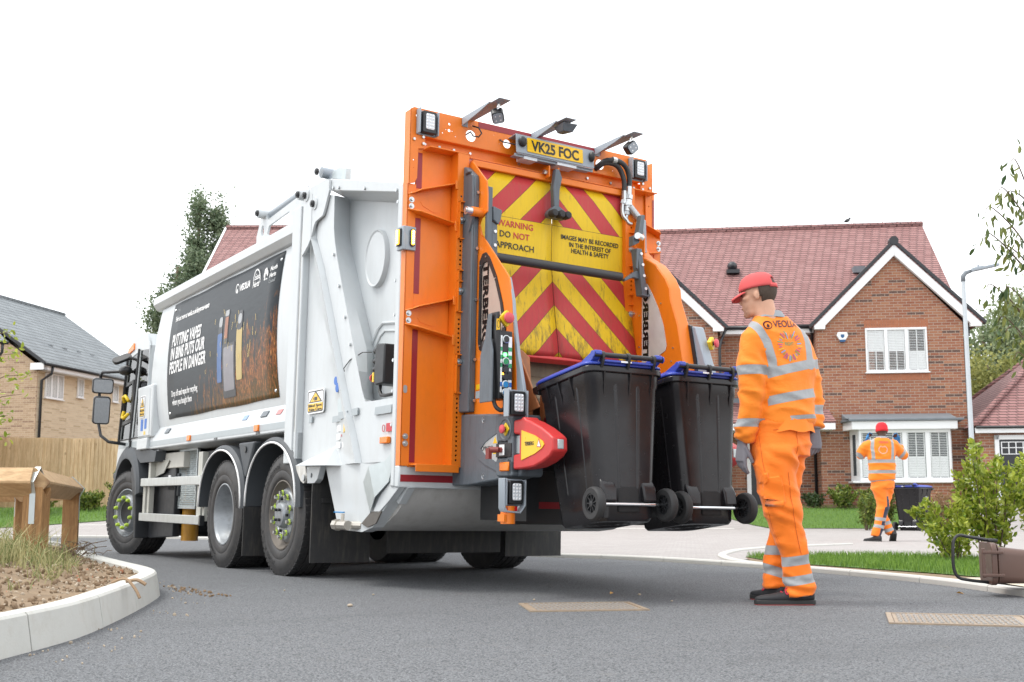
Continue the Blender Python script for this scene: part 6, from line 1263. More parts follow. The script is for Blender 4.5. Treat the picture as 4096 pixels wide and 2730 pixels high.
for ci in range(5):
    mb=MB()
    for k in range(34):
        if k%5!=ci: continue
        t=2*math.pi*k/34+.1; hx=.066*math.sin(t)*(1-.12*math.cos(t)*0); hz=.082*math.cos(t)-(.022 if abs(math.sin(t))<.35 and math.cos(t)>0 else 0); hx*=1.0 if hz>-.03 else .86
        dx,dz=math.sin(t),math.cos(t); L=.010+.005*((k*7)%3); w=.0024+.0007*((k*5)%3); px,pz=dz*w,-dx*w
        mb.quad((hx-dx*L-px,0,hz-dz*L-pz),(hx-dx*L+px,0,hz-dz*L+pz),(hx+dx*L+px,0,hz+dz*L+pz),(hx+dx*L-px,0,hz+dz*L-pz))
    me=mb.mesh('ring'); me.transform(Matrix.Translation((.068,-.6,1.547))); decal(me,'back_ring_print',cols[ci],jo,jo,Vector((0,1,0)))
me=text_mesh('Recycle',.022,width=.05,ext=0); me.transform(bk(.035,1.575)); decal(me,'back_lettering',cols[3],jo,jo,Vector((0,1,0)))
me=text_mesh('RIGHT',.032,width=.062,ext=0,bold=.0004); me.transform(bk(.035,1.542)); decal(me,'back_lettering',cols[1],jo,jo,Vector((0,1,0)))
# cargo pocket and seams laid on the trousers
def tdecal(pts,name,off): 
    bm=bmesh.new(); bm.faces.new([bm.verts.new((x,-.6,z)) for x,z in pts])
    for k in range(1,14): bmesh.ops.bisect_plane(bm,geom=bm.verts[:]+bm.edges[:]+bm.faces[:],plane_co=(0,0,.56+.017*k),plane_no=(0,0,1))
    for k in range(1,12): bmesh.ops.bisect_plane(bm,geom=bm.verts[:]+bm.edges[:]+bm.faces[:],plane_co=(-.15+.015*k,0,0),plane_no=(1,0,0))
    for f in bm.faces:
        f.normal_update()
        if f.normal.y>0: f.normal_flip()
    me=bpy.data.meshes.new(name); bm.to_mesh(me); bm.free(); project(to.data,me,Vector((0,1,0)),off); o=link(name,me,HVT,to,fix=False,smooth=True); a=me.attributes.new('band','FLOAT','POINT'); a.data.foreach_set('value',[-1.]*len(me.vertices)); s=o.modifiers.new('t','SOLIDIFY'); s.thickness=.010; s.offset=-1; return o
tdecal([(-.128,.745),(-.030,.760),(-.012,.69),(0,.605),(-.03,.588),(-.115,.578)],'cargo_pocket',.006)
tdecal([(-.135,.775),(-.108,.778),(-.104,.725),(-.112,.712),(-.138,.715)],'pocket_flap',.012)
def seam(name,pts,off=.002,r=.0016):
    bv=BVHTree.FromPolygons([v.co for v in to.data.vertices],[p.vertices for p in to.data.polygons]); q=[]
    for p in smoothp([(x,0,z) for x,z in pts],6):
        h=bv.ray_cast(Vector((p.x,-1,p.z)),Vector((0,1,0)))
        if h[0]: q.append(h[0]+Vector((0,-off,0)))
    mb=MB(); mb.tube(q,r,5); mb.build(name,mat('orange stitching',(.55,.10,.005),.7),to)
seam('side_seam',[(-.135,1.0),(-.128,.86),(-.112,.76)]); seam('side_seam',[(-.10,.57),(-.065,.45),(-.03,.36)]); seam('back_seam',[(.09,1.03),(.085,.92),(.078,.89)]); seam('pocket_seam',[(-.06,1.032),(.0,1.036),(.09,1.035)]); seam('leg_seam',[(.02,.78),(.035,.62),(.06,.45),(.09,.30)])
mb=MB(); mb.cyl((.007,-.125,1.044),(.007,-.150,1.044),.009,.009,12); mb.build('button',mat('orange button',(.85,.35,.15),.4),to)
# head details
def hl(p): return HM@Matrix.Scale(1.08,4)@Vector(p)
def headpart(name,mb,m,**k): 
    for i,v in enumerate(mb.v): mb.v[i]=tuple(hl(v))
    return mb.build(name,m,man,**k)
def capdome(th0=0): 
    mb=MB(); nU,nV=36,12; vs=[]; fs=[]
    for j in range(nV+1):
        ph=math.pi/2*j/nV
        for i in range(nU):
            t=2*math.pi*i/nU; r=math.cos(ph)**.72; vs.append((.086*r*math.sin(t),-.010+.106*r*math.cos(t),.035+.092*math.sin(ph)**.95))
    for j in range(nV):
        for i in range(nU):
            a=2*math.pi*(i+.5)/nU; back=abs(a-math.pi); 
            if back<.50 and 1<=j<4+1 and back<.50*(1-((j-1)/4.2)**2)**.5: continue
            fs.append((j*nU+i,j*nU+(i+1)%nU,(j+1)*nU+(i+1)%nU,(j+1)*nU+i))
    mb.add(vs,fs); return mb
cap=headpart('cap',capdome(),CAPM,smooth=True); s=cap.modifiers.new('t','SOLIDIFY'); s.thickness=.004; s.offset=1
mb=MB(); rg=[]
for k in range(9):
    t=k/8; hw=.074*math.sqrt(max(0,1-t**2.4))+.004; yy=.075+.075*t; zz=.040-.030*t-.0*t
    rg.append([(x*hw,yy-.025*(abs(x)**2)*(1-t),zz-.020*x*x) for x in np.linspace(-1,1,9)])
mb.rings(rg,False,closed=False); pk=headpart('cap_peak',mb,CAPM,smooth=True); s=pk.modifiers.new('t','SOLIDIFY'); s.thickness=.005
mb=MB(); mb.tube([(.070*math.sin(a)*1.0+.0,-.012-.107*math.cos(a),.036) for a in np.linspace(-.62,.62,9)],.003,5) if False else None
rg=[]
for a in np.linspace(-.75,.75,11): rg.append([(.088*math.sin(a),-.012-.108*math.cos(a),z) for z in (.026,.046)])
mb=MB(); mb.rings(rg,False,closed=False); st_=headpart('cap_strap',mb,CAPM,smooth=True); s=st_.modifiers.new('t','SOLIDIFY'); s.thickness=.004
mb=MB(); mb.sphere((0,-.010,.129),.010,.010,.006,10,6); headpart('cap_button',mb,CAPM,smooth=True)
# cropped hair: a shell over the back and sides of the skull
mb=MB(); vs=[];fs=[]; nU,nV=40,14
for j in range(nV+1):
    z=-.070+.150*j/nV
    for i in range(nU+1):
        t=math.pi*(-.70+1.40*i/nU); q=math.sqrt(max(.02,1-((z-.028)/.098)**2)); fade=1.012 if z>-.02 else 1.004
        vs.append((.0775*q*math.sin(t)*fade,-.012-.0965*q*math.cos(t)*fade,z))
for j in range(nV):
    for i in range(nU):
        t=abs(-.70+1.40*(i+.5)/nU); z=-.070+.150*(j+.5)/nV
        lim=.47 if z>-.02 else (.42 if z>-.045 else .30)
        if .48<t<.62 and z<.022: continue
        if t<lim: fs.append((j*(nU+1)+i,j*(nU+1)+i+1,(j+1)*(nU+1)+i+1,(j+1)*(nU+1)+i))
mb.add(vs,fs); hh=headpart('hair',mb,HAIR,smooth=True); s=hh.modifiers.new('t','SOLIDIFY'); s.thickness=.006; s.offset=1
for s_2 in (-1,1):
    mb=MB(); mb.tube([(s_2*.016,.092,.030),(s_2*.035,.089,.036),(s_2*.052,.076,.031)],.0028,6); headpart('eyebrow',mb,HAIR)
    mb=MB(); mb.sphere((s_2*.032,.083,.012),.009,.006,.0045,10,6); headpart('eye',mb,mat('eye',(.05,.03,.025),.2))
mb=MB(); mb.tube([(-.020,.097,-.062),(0,.101,-.060),(.020,.097,-.062)],.003,6); headpart('mouth',mb,mat('lips',(.35,.12,.10),.5))
mb=MB()
for k in range(420):
    a=rng.uniform(-1.25,1.25); z=rng.uniform(-.118,-.070)+.03*max(0,abs(a)-.6); x=.052*math.sin(a); y=.040+.058*math.cos(a)-.35*(abs(z+.09)-.02)*0
    mb.add([(x,y,z),(x*1.06,y+.004*math.cos(a),z-.006),(x*1.05+.0018,y+.004*math.cos(a),z-.005)],[(0,1,2)])
headpart('beard',mb,HAIR)
# ---- the man in the red wool hat, further off
ps2=R(-6); c2,s2=math.cos(ps2),math.sin(ps2); Rv2=Vector((c2,s2,0))
aL=[(-.13,0,1.60,.06,.07),(-.20,.02,1.55,.085,.09),(-.245,.08,1.46,.085,.085),(-.262,.15,1.40,.078,.078),(-.215,.22,1.47,.068,.068),(-.15,.27,1.57,.058,.058)]
aR=[(.16,0,1.60,.06,.07),(.24,.02,1.56,.09,.09),(.34,.06,1.46,.088,.085),(.425,.10,1.38,.080,.078),(.42,.15,1.46,.068,.066),(.39,.18,1.55,.055,.055)]
lA=[(-.05,-.02,.90,.125,.12),(-.0,-.02,.74,.105,.11),(.005,-.02,.58,.098,.10),(-.03,-.03,.42,.086,.09),(-.062,-.04,.28,.082,.086),(-.12,-.05,.15,.082,.085),(-.138,-.05,.09,.074,.08)]
lB=[(.10,.02,.90,.115,.12),(.085,.06,.74,.095,.10),(.07,.12,.58,.085,.09),(.05,.14,.42,.075,.08),(.06,.06,.30,.072,.078),(.105,-.0,.19,.072,.076),(.13,-.03,.13,.066,.07)]
aLp=[p[:3] for p in aL]; aRp=[p[:3] for p in aR]; lAp=[p[:3] for p in lA]; lBp=[p[:3] for p in lB]
def jb2(p):
    dl,dr_=segdist(p,aLp[1:]),segdist(p,aRp[1:]); out=-1
    if p.x>.27: 
        d=(Vector((p.x,p.z,0))-Vector((.385,1.405,0))).dot(Vector((.62,-.45,0)).normalized()); return .026-abs(d)
    if p.x<-.23: return .022-abs((Vector((p.x,p.z,0))-Vector((-.27,1.36,0))).dot(Vector((-.5,-.6,0)).normalized()))
    for z in (1.292,1.122): out=max(out,.027-abs(p.z-z))
    out=max(out,.014-abs(p.z-.975-.06*p.x))
    if p.z>1.29:
        for path in (((-.12,1.65),(-.145,1.52),(-.135,1.38),(-.14,1.28)),((.185,1.66),(.18,1.5),(.16,1.3))): out=max(out,.024-segdist(Vector((p.x,p.z,0)),[(a,b,0) for a,b in path]))
    return out
def tb2(p):
    if p.z>.55: return -1.
    if segdist(p,lAp)<segdist(p,lBp): return max(.027-abs(p.z-(.365-.12*(p.x+.05))),.027-abs(p.z-(.248-.2*(p.x+.08))))
    return max(.027-abs(p.z-(.30+.3*(p.x-.06))),.027-abs(p.z-(.20+.35*(p.x-.1))))
def nv2(p):
    if segdist(p,lAp)>segdist(p,lBp)-.01 or p.z>.74: return -.1
    return min(p.x-(-.055+.25*(p.z-.3) if p.z<.56 else .045),.56-p.z if p.x>.09 else .74-p.z)*1.0
HM2=Matrix.Translation((.062,.045,1.775))@Matrix.Rotation(R(-6),4,'Z')@Matrix.Rotation(R(-6),4,'X')
sp2=dict(psi=ps2,sc=1.06,fine=False,wr=.008,torso=[(.965,.02,0,.18,.13),(1.0,.02,0,.208,.155),(1.10,.022,0,.215,.15),(1.25,.028,0,.212,.14),(1.40,.022,0,.222,.135),(1.52,.018,0,.232,.125),(1.60,.018,0,.20,.105),(1.645,.022,0,.14,.09),(1.685,.04,0,.085,.075)],arms=[aL,aR],legs=[lA,lB],
  hips=[(1.0,.025,0,.175,.135),(.93,.028,0,.188,.15),(.86,.03,0,.182,.15)],hands=[((-.115,.29,1.62),(.35,.1,1),(-.6,.6,.2),.7,1),((.368,.19,1.605),(-.28,.05,1),(.5,.7,.2),.8,-1)],
  head=HM2,skin=SKIN2,tmat=HVN,glove=GLOVEB,shoes=[((-.13,-.06,.0),R(30),R(0),SOLEB),((.155,-.05,.075),R(-8),R(-38),SOLEB)],jband=jb2,tband=tb2,navy=nv2)
man2,jo2,to2=person((14.8417,12.20266,0),'man in red wool hat and orange hi-vis clothes walking towards the house, arms raised',sp2)
mb=MB(); mb.T=HM2@Matrix.Scale(1.06,4)
mb.rings([[(.090*q*math.sin(t),-.012+.112*q*math.cos(t),z) for t in np.linspace(0,2*math.pi,28,endpoint=False)] for z,q in ((.0,.97),(.005,1.02),(.035,1.03),(.042,.99),(.08,.96),(.115,.80),(.138,.50),(.145,.12))]); mb.build('wool_hat',WOOL,man2,smooth=True)
mb=MB(); mb.rings([ell((.04,0,1.668),Rv2*.093,Vector((0,.085,0))),ell((.045,0,1.70),Rv2*.075,Vector((0,.07,0))),ell((.042,0,1.672),Rv2*.08,Vector((0,.075,0)))],False); mb.build('collar',COLLAR,man2,smooth=True)
FAINT=mat('faint red print',(.75,.12,.10),.5); PALE=mat('pale print',(.80,.55,.55),.5)
me=text_mesh('VEOLIA',.05,width=.15,ext=0,bold=.001); me.transform(frame((-.04,-.6,1.578),(1,0,.03),(0,0,1))); decal(me,'back_lettering',FAINT,jo2,jo2,Vector((0,1,0)),.006)
mb=MB()
for k in range(26):
    t=2*math.pi*k/26; hx,hz=.066*math.sin(t),.062*math.cos(t)-(.016 if abs(math.sin(t))<.3 and math.cos(t)>0 else 0); mb.quad((hx-.005,0,hz-.005),(hx+.005,0,hz-.005),(hx+.005,0,hz+.006),(hx-.005,0,hz+.006))
me=mb.mesh('ring'); me.transform(Matrix.Translation((.015,-.6,1.475))); decal(me,'back_ring_print',PALE,jo2,jo2,Vector((0,1,0)),.006)
# ------------------------------------------------------------------ ground, road, paving, kerbs
FR=Vector((.776,-.631)); FN=Vector((.631,.776))
def ss(t): t=max(0,min(1,t)); return t*t*(3-2*t)
def hgt(x,y):
    s=.631*x+.776*y; t=.776*x-.631*y; s0=28-3.5*ss((-t-2)/10); return .55*ss((s-s0)/(4.2 if t>-4 else 5))
def st(t,s): return (.776*t+.631*s,-.631*t+.776*s)
def sheet(name,poly,z,m,kind='structure',step=.5,top=True):
    bm=bmesh.new(); f=bm.faces.new([bm.verts.new((x,y,0)) for x,y in poly]); bmesh.ops.triangulate(bm,faces=[f])
    for s in np.arange(24,33.2,step): bmesh.ops.bisect_plane(bm,geom=bm.verts[:]+bm.edges[:]+bm.faces[:],plane_co=(.631*s,.776*s,0),plane_no=(.631,.776,0))
    for t in np.arange(-14,2,2): bmesh.ops.bisect_plane(bm,geom=bm.verts[:]+bm.edges[:]+bm.faces[:],plane_co=(.776*t,-.631*t,0),plane_no=(.776,-.631,0))
    for v in bm.verts: v.co.z=hgt(v.co.x,v.co.y)+z
    for f in bm.faces:
        f.normal_update()
        if f.normal.z<0: f.normal_flip()
    me=bpy.data.meshes.new(name); bm.to_mesh(me); bm.free(); o=link(name,me,m,fix=False); tag(o,kind=kind); return o
xs=sorted(set(list(np.arange(-30,70.1,1.0))+[-400,-200,-100,-60,100,150,250,400])); ysl=sorted(set(list(np.arange(-12,80.1,1.0))+[-300,-100,-40,120,200,300,600]))
vs=[(x,y,hgt(x,y)-.03) for y in ysl for x in xs]; nx=len(xs); fs=[(j*nx+i,j*nx+i+1,(j+1)*nx+i+1,(j+1)*nx+i) for j in range(len(ysl)-1) for i in range(nx-1)]
me=bpy.data.meshes.new('ground'); me.from_pydata(vs,[],fs); o=link('ground',me,EARTH,fix=False,smooth=True); tag(o,kind='structure')
KR=[(2.6,-3.0),(4.0,-.6),(5.3,1.75),(6.1,3.2),(6.71,4.43),(7.1,5.2),(7.31,5.74),(7.46,6.28),(7.62,7.0),(7.75,8.09),(7.79,9.44),(7.67,10.13),(7.38,11.0),(7.25,13),(7.05,15.5),(6.75,18),(6.31,20.45),(5.6,21.9),(4.6,23.0),(2.5,24.6),(-3,26.4),(-25,30)]
sheet('road',KR+[(-60,30),(-60,-40),(3,-40)],0,ASPH)
KRo=[(x+.10*(1 if i<17 else .3),y+.0+(.1 if i>16 else 0)) for i,(x,y) in enumerate(KR)]
sheet('block_paving',KRo+[st(-40,31.5),st(-4,31.6),st(14,31.8),(34,4),(22,-14)],.012,PAVE)
def kerb(name,path,w,h,seg=.915,m=CONC,z0=None,bev=.012,face=0.,closed=False):
    """row of kerb stones along a path with open joints"""
    P=[Vector((x,y,0)) for x,y in path]; L=[0]
    for a,b in zip(P,P[1:]): L.append(L[-1]+(b-a).length)
    def at(s):
        s=max(0,min(L[-1]-1e-6,s))
        for i in range(len(P)-1):
            if s<=L[i+1]: return P[i]+(P[i+1]-P[i])*((s-L[i])/(L[i+1]-L[i]))
    def nm(s): d=(at(s+.15)-at(s-.15)).normalized(); return Vector((-d.y,d.x,0))
    mb=MB(); s=0
    while s<L[-1]-.05:
        e=min(s+seg-.008,L[-1]); rg=[]
        for k in range(5):
            q=s+(e-s)*k/4; p=at(q); n=nm(q); zb=hgt(p.x,p.y)
            rg.append([tuple(p+n*o+Vector((0,0,zb+zz))) for o,zz in ((0,-.05),(face,h-.012),(face+.012,h),(w-.01,h),(w,h-.01),(w,-.05))])
        mb.rings(rg); s+=seg
    o=mb.build(name,m,smooth='auto',ang=25); tag(o,kind='structure'); return o
KRs=smoothp([(x,y,0) for x,y in KR[2:21]],6); kerb('kerb',[(p.x,p.y) for p in KRs[::-1]],.125,.045,m=CONCL)
sp_=smoothp([(7.95,7.75,0),(8.35,8.7,0),(9.0,9.6,0),(9.7,10.25,0),(10.5,10.8,0),(11.6,11.2,0),(13.2,11.4,0)],6); kerb('kerb',[(p.x,p.y) for p in sp_],.10,.035,m=CONCL)
kerb('edging',[st(-13,27.9),st(-2,28.3),st(2.2,28.3)],.10,.03,m=CONCL); kerb('edging',[st(-14,26.0),st(-6,27.6)],.10,.03,m=CONCL)
# verge and lawns
VER=[(8.02,7.55),(8.3,8.3),(8.7,9.0),(9.5,8.83),(10.21,8.4),(10.4,7.6),(10.17,6.69),(9.9,5.6),(9.0,4.4),(7.75,4.95),(7.68,5.4),(7.84,6.1),(7.95,6.95)]
sheet('verge_soil',[(7.80,7.5),(8.2,8.4),(8.7,9.0),(9.5,8.83),(10.21,8.4),(10.4,7.6),(10.17,6.69),(9.9,5.6),(9.0,4.4),(7.25,4.95),(7.35,5.4),(7.55,6.2),(7.70,7.0)],.035,SOIL)
sheet('grass_verge',VER,.043,LAWN)
sheet('concrete_slab',[(7.28,5.0),(7.42,5.42),(7.60,5.44),(8.9,4.2),(7.6,2.2),(6.3,3.2),(6.85,4.35)],.040,FLAG)
LW=[st(1.0,31.9),st(3.1,28.35),st(5.6,28.2),st(7.6,28.4),st(8.2,29.2),st(9.0,31.9)]
sheet('house_lawn',LW,.03,LAWN)
sheet('planting_bed',[st(.5,31.4),st(9.5,31.2),st(9.5,32.4),st(.5,32.4)],.04,SOIL)
sheet('left_verge',[(-2,32),(4.2,29.6),(7.4,28.9),(11,29.5),(14,33),(-2,40)],.03,LAWN)
# blades of grass
def blades(name,pts,h,w,m,parent=None,lean=.35):
    n=len(pts); P=np.array(pts); a=nr.uniform(0,2*np.pi,n); hh=h*nr.uniform(.5,1.25,n); dx,dy=np.cos(a),np.sin(a); ln=hh*nr.uniform(.05,lean,n); la=nr.uniform(0,2*np.pi,n)
    V=np.zeros((n*5,3))
    for k,(o,t) in enumerate(((-1,0),(1,0),(.7,.55),(-.7,.55),(0,1))):
        V[k::5,0]=P[:,0]+dx*o*w/2+np.cos(la)*ln*t**2*1.4; V[k::5,1]=P[:,1]+dy*o*w/2+np.sin(la)*ln*t**2*1.4; V[k::5,2]=P[:,2]+hh*t*(1-.12*t)
    F=[]
    for i in range(n): b=i*5; F+=[(b,b+1,b+2,b+3),(b+3,b+2,b+4)]
    me=bpy.data.meshes.new(name); me.from_pydata(V.tolist(),[],F); attr(me,'tone',np.repeat(nr.uniform(0,1,n),5)); return link(name,me,m,parent,fix=False)
def inpoly(x,y,poly):
    c=False; j=len(poly)-1
    for i in range(len(poly)):
        xi,yi=poly[i]; xj,yj=poly[j]
        if (yi>y)!=(yj>y) and x<(xj-xi)*(y-yi)/(yj-yi)+xi: c=not c
        j=i
    return c
def scatter(poly,n,z=0,hf=None):
    x0,x1=min(p[0] for p in poly),max(p[0] for p in poly); y0,y1=min(p[1] for p in poly),max(p[1] for p in poly); o=[]
    while len(o)<n:
        x,y=rng.uniform(x0,x1),rng.uniform(y0,y1)
        if inpoly(x,y,poly): o.append((x,y,(hf or hgt)(x,y)+z))
    return o
g=blades('grass',scatter(VER,15000,.035),.075,.006,GRASSB); tag(g,'short green grass on the verge by the kerb','grass',kind='stuff')
g=blades('grass',scatter(LW,9000,.02),.08,.010,GRASSB); tag(g,'green lawn grass in front of the red brick house','grass',kind='stuff')
g=blades('grass',scatter([(2,30.6),(4.2,29.6),(7.4,28.9),(11,29.5),(9,32),(2,33.5)],6000,.02),.12,.012,GRASSB); tag(g,'rough green grass before the timber fence','grass',kind='stuff')
# ------------------------------------------------------------------ left island with soil
ISL=[(-.4,2.6),(.2,3.75),(.71,4.78),(.92,5.08),(1.19,5.51),(1.59,6.37),(1.92,7.15),(2.14,7.75),(2.24,8.35),(2.29,9.1),(2.34,9.8),(2.42,10.8),(2.58,12.0),(2.78,13.5),(2.90,15.5),(2.88,17),(2.5,18.5),(1.0,20),(-6,22)]
ip=smoothp([(x,y,0) for x,y in ISL],6); kerb('kerb',[(p.x,p.y) for p in ip],.15,.158,face=.035)
IP=[(p.x,p.y) for p in ip]+[(-12,22),(-12,2.6)]
def edged(x,y): return min((Vector((x,y,0))-p).length for p in ip)
def soilh(x,y):
    d=edged(x,y); b=.125+.12*ss((d-.1)/1.1); return b+.022*mnoise.noise((x*3.1,y*3.1,0))+.018*mnoise.noise((x*9,y*9,2))+.010*mnoise.noise((x*24,y*24,5))
st_=.075; gx=np.arange(-.6,3.0,st_); gy=np.arange(3.3,21,st_); idx={}; vs=[]; fs=[]
for j,y in enumerate(gy):
    for i,x in enumerate(gx):
        if inpoly(x,y,IP) and edged(x,y)>.07: idx[i,j]=len(vs); vs.append((x,y,soilh(x,y)))
for (i,j) in list(idx):
    q=[(i,j),(i+1,j),(i+1,j+1),(i,j+1)]
    if all(k in idx for k in q): fs.append(tuple(idx[k] for k in q))
me=bpy.data.meshes.new('soil_bed'); me.from_pydata(vs,[],fs); o=link('soil_bed',me,SOIL,fix=False,smooth=True); tag(o,kind='structure')
VIS=[(.5,4.6),(1.0,5.4),(1.45,6.4),(1.9,7.4),(2.1,8.3),(2.2,9.3),(2.3,10.5),(2.5,12.2),(1.8,12.5),(1.3,10.5),(.9,8),(.5,6)]
def pebbles(name,pts,r0,r1,m,label,cat):
    mb=MB()
    for x,y,z in pts:
        r=rng.uniform(r0,r1)*rng.uniform(.5,1.2); mb.T=Matrix.Translation((x,y,z))@Euler((rng.uniform(0,6),rng.uniform(0,6),rng.uniform(0,6))).to_matrix().to_4x4()
        a,b,c=r,r*rng.uniform(.6,1),r*rng.uniform(.4,.8); rg=[]
        for t in (-.8,-.25,.35,.8): q=math.sqrt(1-t*t*.9); rg.append([(a*q*math.cos(k*1.047+t)*rng.uniform(.8,1.2),b*q*math.sin(k*1.047+t)*rng.uniform(.8,1.2),c*t) for k in range(6)])
        mb.rings(rg)
    mb.T=None; o=mb.build(name,m,smooth='auto',ang=50); tag(o,label,cat,kind='stuff'); return o
pebbles('gravel',scatter(VIS,1500,.003,soilh),.005,.014,STONE,'pale gravel scattered over the soil bed','gravel'); pebbles('soil_clods',scatter(VIS,1600,.004,soilh),.006,.022,CLOD,'brown clods of soil in the raised bed','soil'); pebbles('brick_rubble',scatter(VIS,110,.006,soilh),.006,.018,STONER,'reddish rubble fragments on the soil bed','rubble')
KE=[(x+.05+.10*rng.random(),y-.02) for x,y in ISL[2:12]]
pebbles('road_grit',[(x+rng.uniform(0,.16),y+rng.uniform(-.25,.25),.004) for x,y in KE for k in range(9)],.003,.011,STONE,'loose grit on the asphalt along the kerb','grit')
pebbles('soil_crumbs',[(2.36+rng.uniform(-.05,.14),7.9+rng.uniform(-.6,.7),.004) for k in range(70)],.004,.018,CLOD,'brown soil crumbs on the asphalt at the kerb end','soil')
wp=[p for p in scatter([(.6,5.6),(1.2,6.6),(1.6,7.8),(1.9,9.2),(2.2,11.5),(1.7,12),(1.2,10),(.7,7.5)],3000,.0,soilh) if mnoise.noise((p[0]*1.7,p[1]*1.7,3))>-.02]
g=blades('weeds',wp,.085,.006,WEED,lean=1.1); tag(g,'straw coloured and green weeds growing on the soil bed','weeds',kind='stuff')
wp=[(1.45+rng.gauss(0,.16),9.0+rng.gauss(0,.35)) for k in range(190)]+[(1.15+rng.gauss(0,.14),7.9+rng.gauss(0,.3)) for k in range(230)]
g=blades('tall_weeds',[(x,y,soilh(x,y)) for x,y in wp],.26,.008,WEED,lean=.9); tag(g,'tall grassy weeds round the foot of the timber post','weeds',kind='stuff')
mb=MB(); c0=Vector((2.13,10.55,soilh(2.13,10.55)+.03))
for k in range(70): a=Vector((rng.gauss(0,.09),rng.gauss(0,.09),rng.uniform(-.02,.05))); b=a+Vector((rng.gauss(0,.1),rng.gauss(0,.1),rng.uniform(-.03,.08))); mb.tube([c0+a,c0+(a+b)/2+Vector((0,0,.02)),c0+b],.003,4)
tag(mb.build('root_clump',BARK),'dark clump of dried roots on the soil bed near the truck wheel','root clump')
mb=MB(); bx_=Vector((1.56,6.30,.15)); mb.tube(smoothp([bx_+Vector((-.06,.10,.03)),bx_+Vector((-.01,.03,.05)),bx_+Vector((.03,-.02,.0)),bx_+Vector((.05,-.05,-.05))]),[.008]*16,6); mb.tube(smoothp([bx_+Vector((.02,.12,.03)),bx_+Vector((.06,.06,.04)),bx_+Vector((.10,.03,.015))]),[.010]*11,6); tag(mb.build('twig',mat('dry twig',(.30,.20,.12),.8)),'forked dry twig hanging over the curved kerb','twig')
for k,(x,y,r) in enumerate(((2.81,6.19,.014),(3.95,5.95,.008),(3.3,6.9,.007),(2.95,7.6,.007),(5.9,5.6,.012),(4.75,5.9,.010),(4.6,5.4,.007))):
    mb=MB(); mb.sphere((0,0,r*.5),r*1.3,r,r*.7,8,6); o=mb.build('pebble',STONE,smooth=True); o.location=(x,y,.002); o.rotation_euler=(0,0,k*1.3); tag(o,'small pale pebble lying loose on the asphalt road','pebble','loose pebbles on the road')
for k,(x,y,lab) in enumerate(((4.62,6.05,'yellow fallen leaf lying on the asphalt left of the man'),(6.55,4.75,'orange fallen leaf lying by the right kerb'))):
    mb=MB(); mb.add([(0,0,.004),(.03,.012,.02),(.065,0,.008),(.03,-.014,.012)],[(0,1,2),(0,2,3)]); o=mb.build('fallen_leaf',mat('fallen leaf',(.55,.28,.04),.6)); o.location=(x,y,0); o.rotation_euler=(0,0,k+.5); tag(o,lab,'leaf')
# manhole covers
IRON=mat('rusty iron cover',(.28,.215,.155),.6,var=.35,vs=20,dirt=.5,dirtc=(.34,.26,.16),ds=8,streak=(3,3,3),spec=.6)
IRONP=mat('worn iron studs',(.33,.31,.29),.5,.3,var=.2)
def manhole(label,c,ang,w,h):
    m_=root('manhole_cover',label,'manhole cover',(c[0],c[1],.002),(0,0,ang),'manhole covers in the road')
    mb=MB(); mb.box(-w/2,w/2,-h/2,h/2,-.02,.003); mb.build('cover_plate',IRON,m_)
    mb=MB()
    for a,b,cc,d in ((-w/2-.03,w/2+.03,-h/2-.03,-h/2-.004),(-w/2-.03,w/2+.03,h/2+.004,h/2+.03),(-w/2-.03,-w/2-.004,-h/2,h/2),(w/2+.004,w/2+.03,-h/2,h/2)): mb.box(a,b,cc,d,-.02,.006)
    mb.build('cover_frame',IRON,m_)
    mb=MB(); q=.028; nx_=int(w/q)-1; ny_=int(h/q)-1
    for i in range(nx_):
        for j in range(ny_):
            x=-w/2+q*(i+1); y=-h/2+q*(j+1)
            if (i//2+j//2)%2: mb.box(x-.010,x+.010,y-.005,y+.005,.003,.008)
            else: mb.box(x-.005,x+.005,y-.010,y+.010,.003,.008)
    mb.build('cover_studs',IRONP,m_); return m_
manhole('rusty rectangular manhole cover in the road in front of the lifted bins',(3.92,5.40),R(-25.7),.62,.46); manhole('pale rectangular manhole cover at the right edge of the road',(5.08,3.72),R(-49),.64,.50); manhole('rectangular manhole cover in the road under the truck',(6.2,12.9),R(-20),.6,.45)
# ------------------------------------------------------------------ timber knee rail
kr=root('knee_rail','low timber knee rail with square rail in notched posts and steel straps','timber rail',(1.59,9.3,.2))
PO=[Vector((1.59,9.30,0)),Vector((2.40,12.10,0)),Vector((2.58,16.2,0))]; RL=[Vector((.2,9.75,.775)),Vector((1.56,9.27,.775)),Vector((2.42,12.2,.77)),Vector((2.56,16.2,.77)),Vector((.8,20,.77))]
o0=Vector((1.59,9.3,.2))
def rail(a,b):
    mb=MB(); d=(b-a).normalized(); sx=Vector((-d.y,d.x,0)).normalized(); r=.112
    rg=[[tuple(p-o0+sx*u*r+Vector((0,0,v*r))) for u,v in ((.08,-1),(1,-.08),(1,.08),(.08,1),(-.08,1),(-1,.08),(-1,-.08),(-.08,-1))] for p in (a,b)]
    mb.rings(rg); return mb.build('rail',OAKH,kr,bevel=.004)
for i,(a,b) in enumerate(zip(RL,RL[1:])): rail(a,b-(b-a).normalized()*.008)
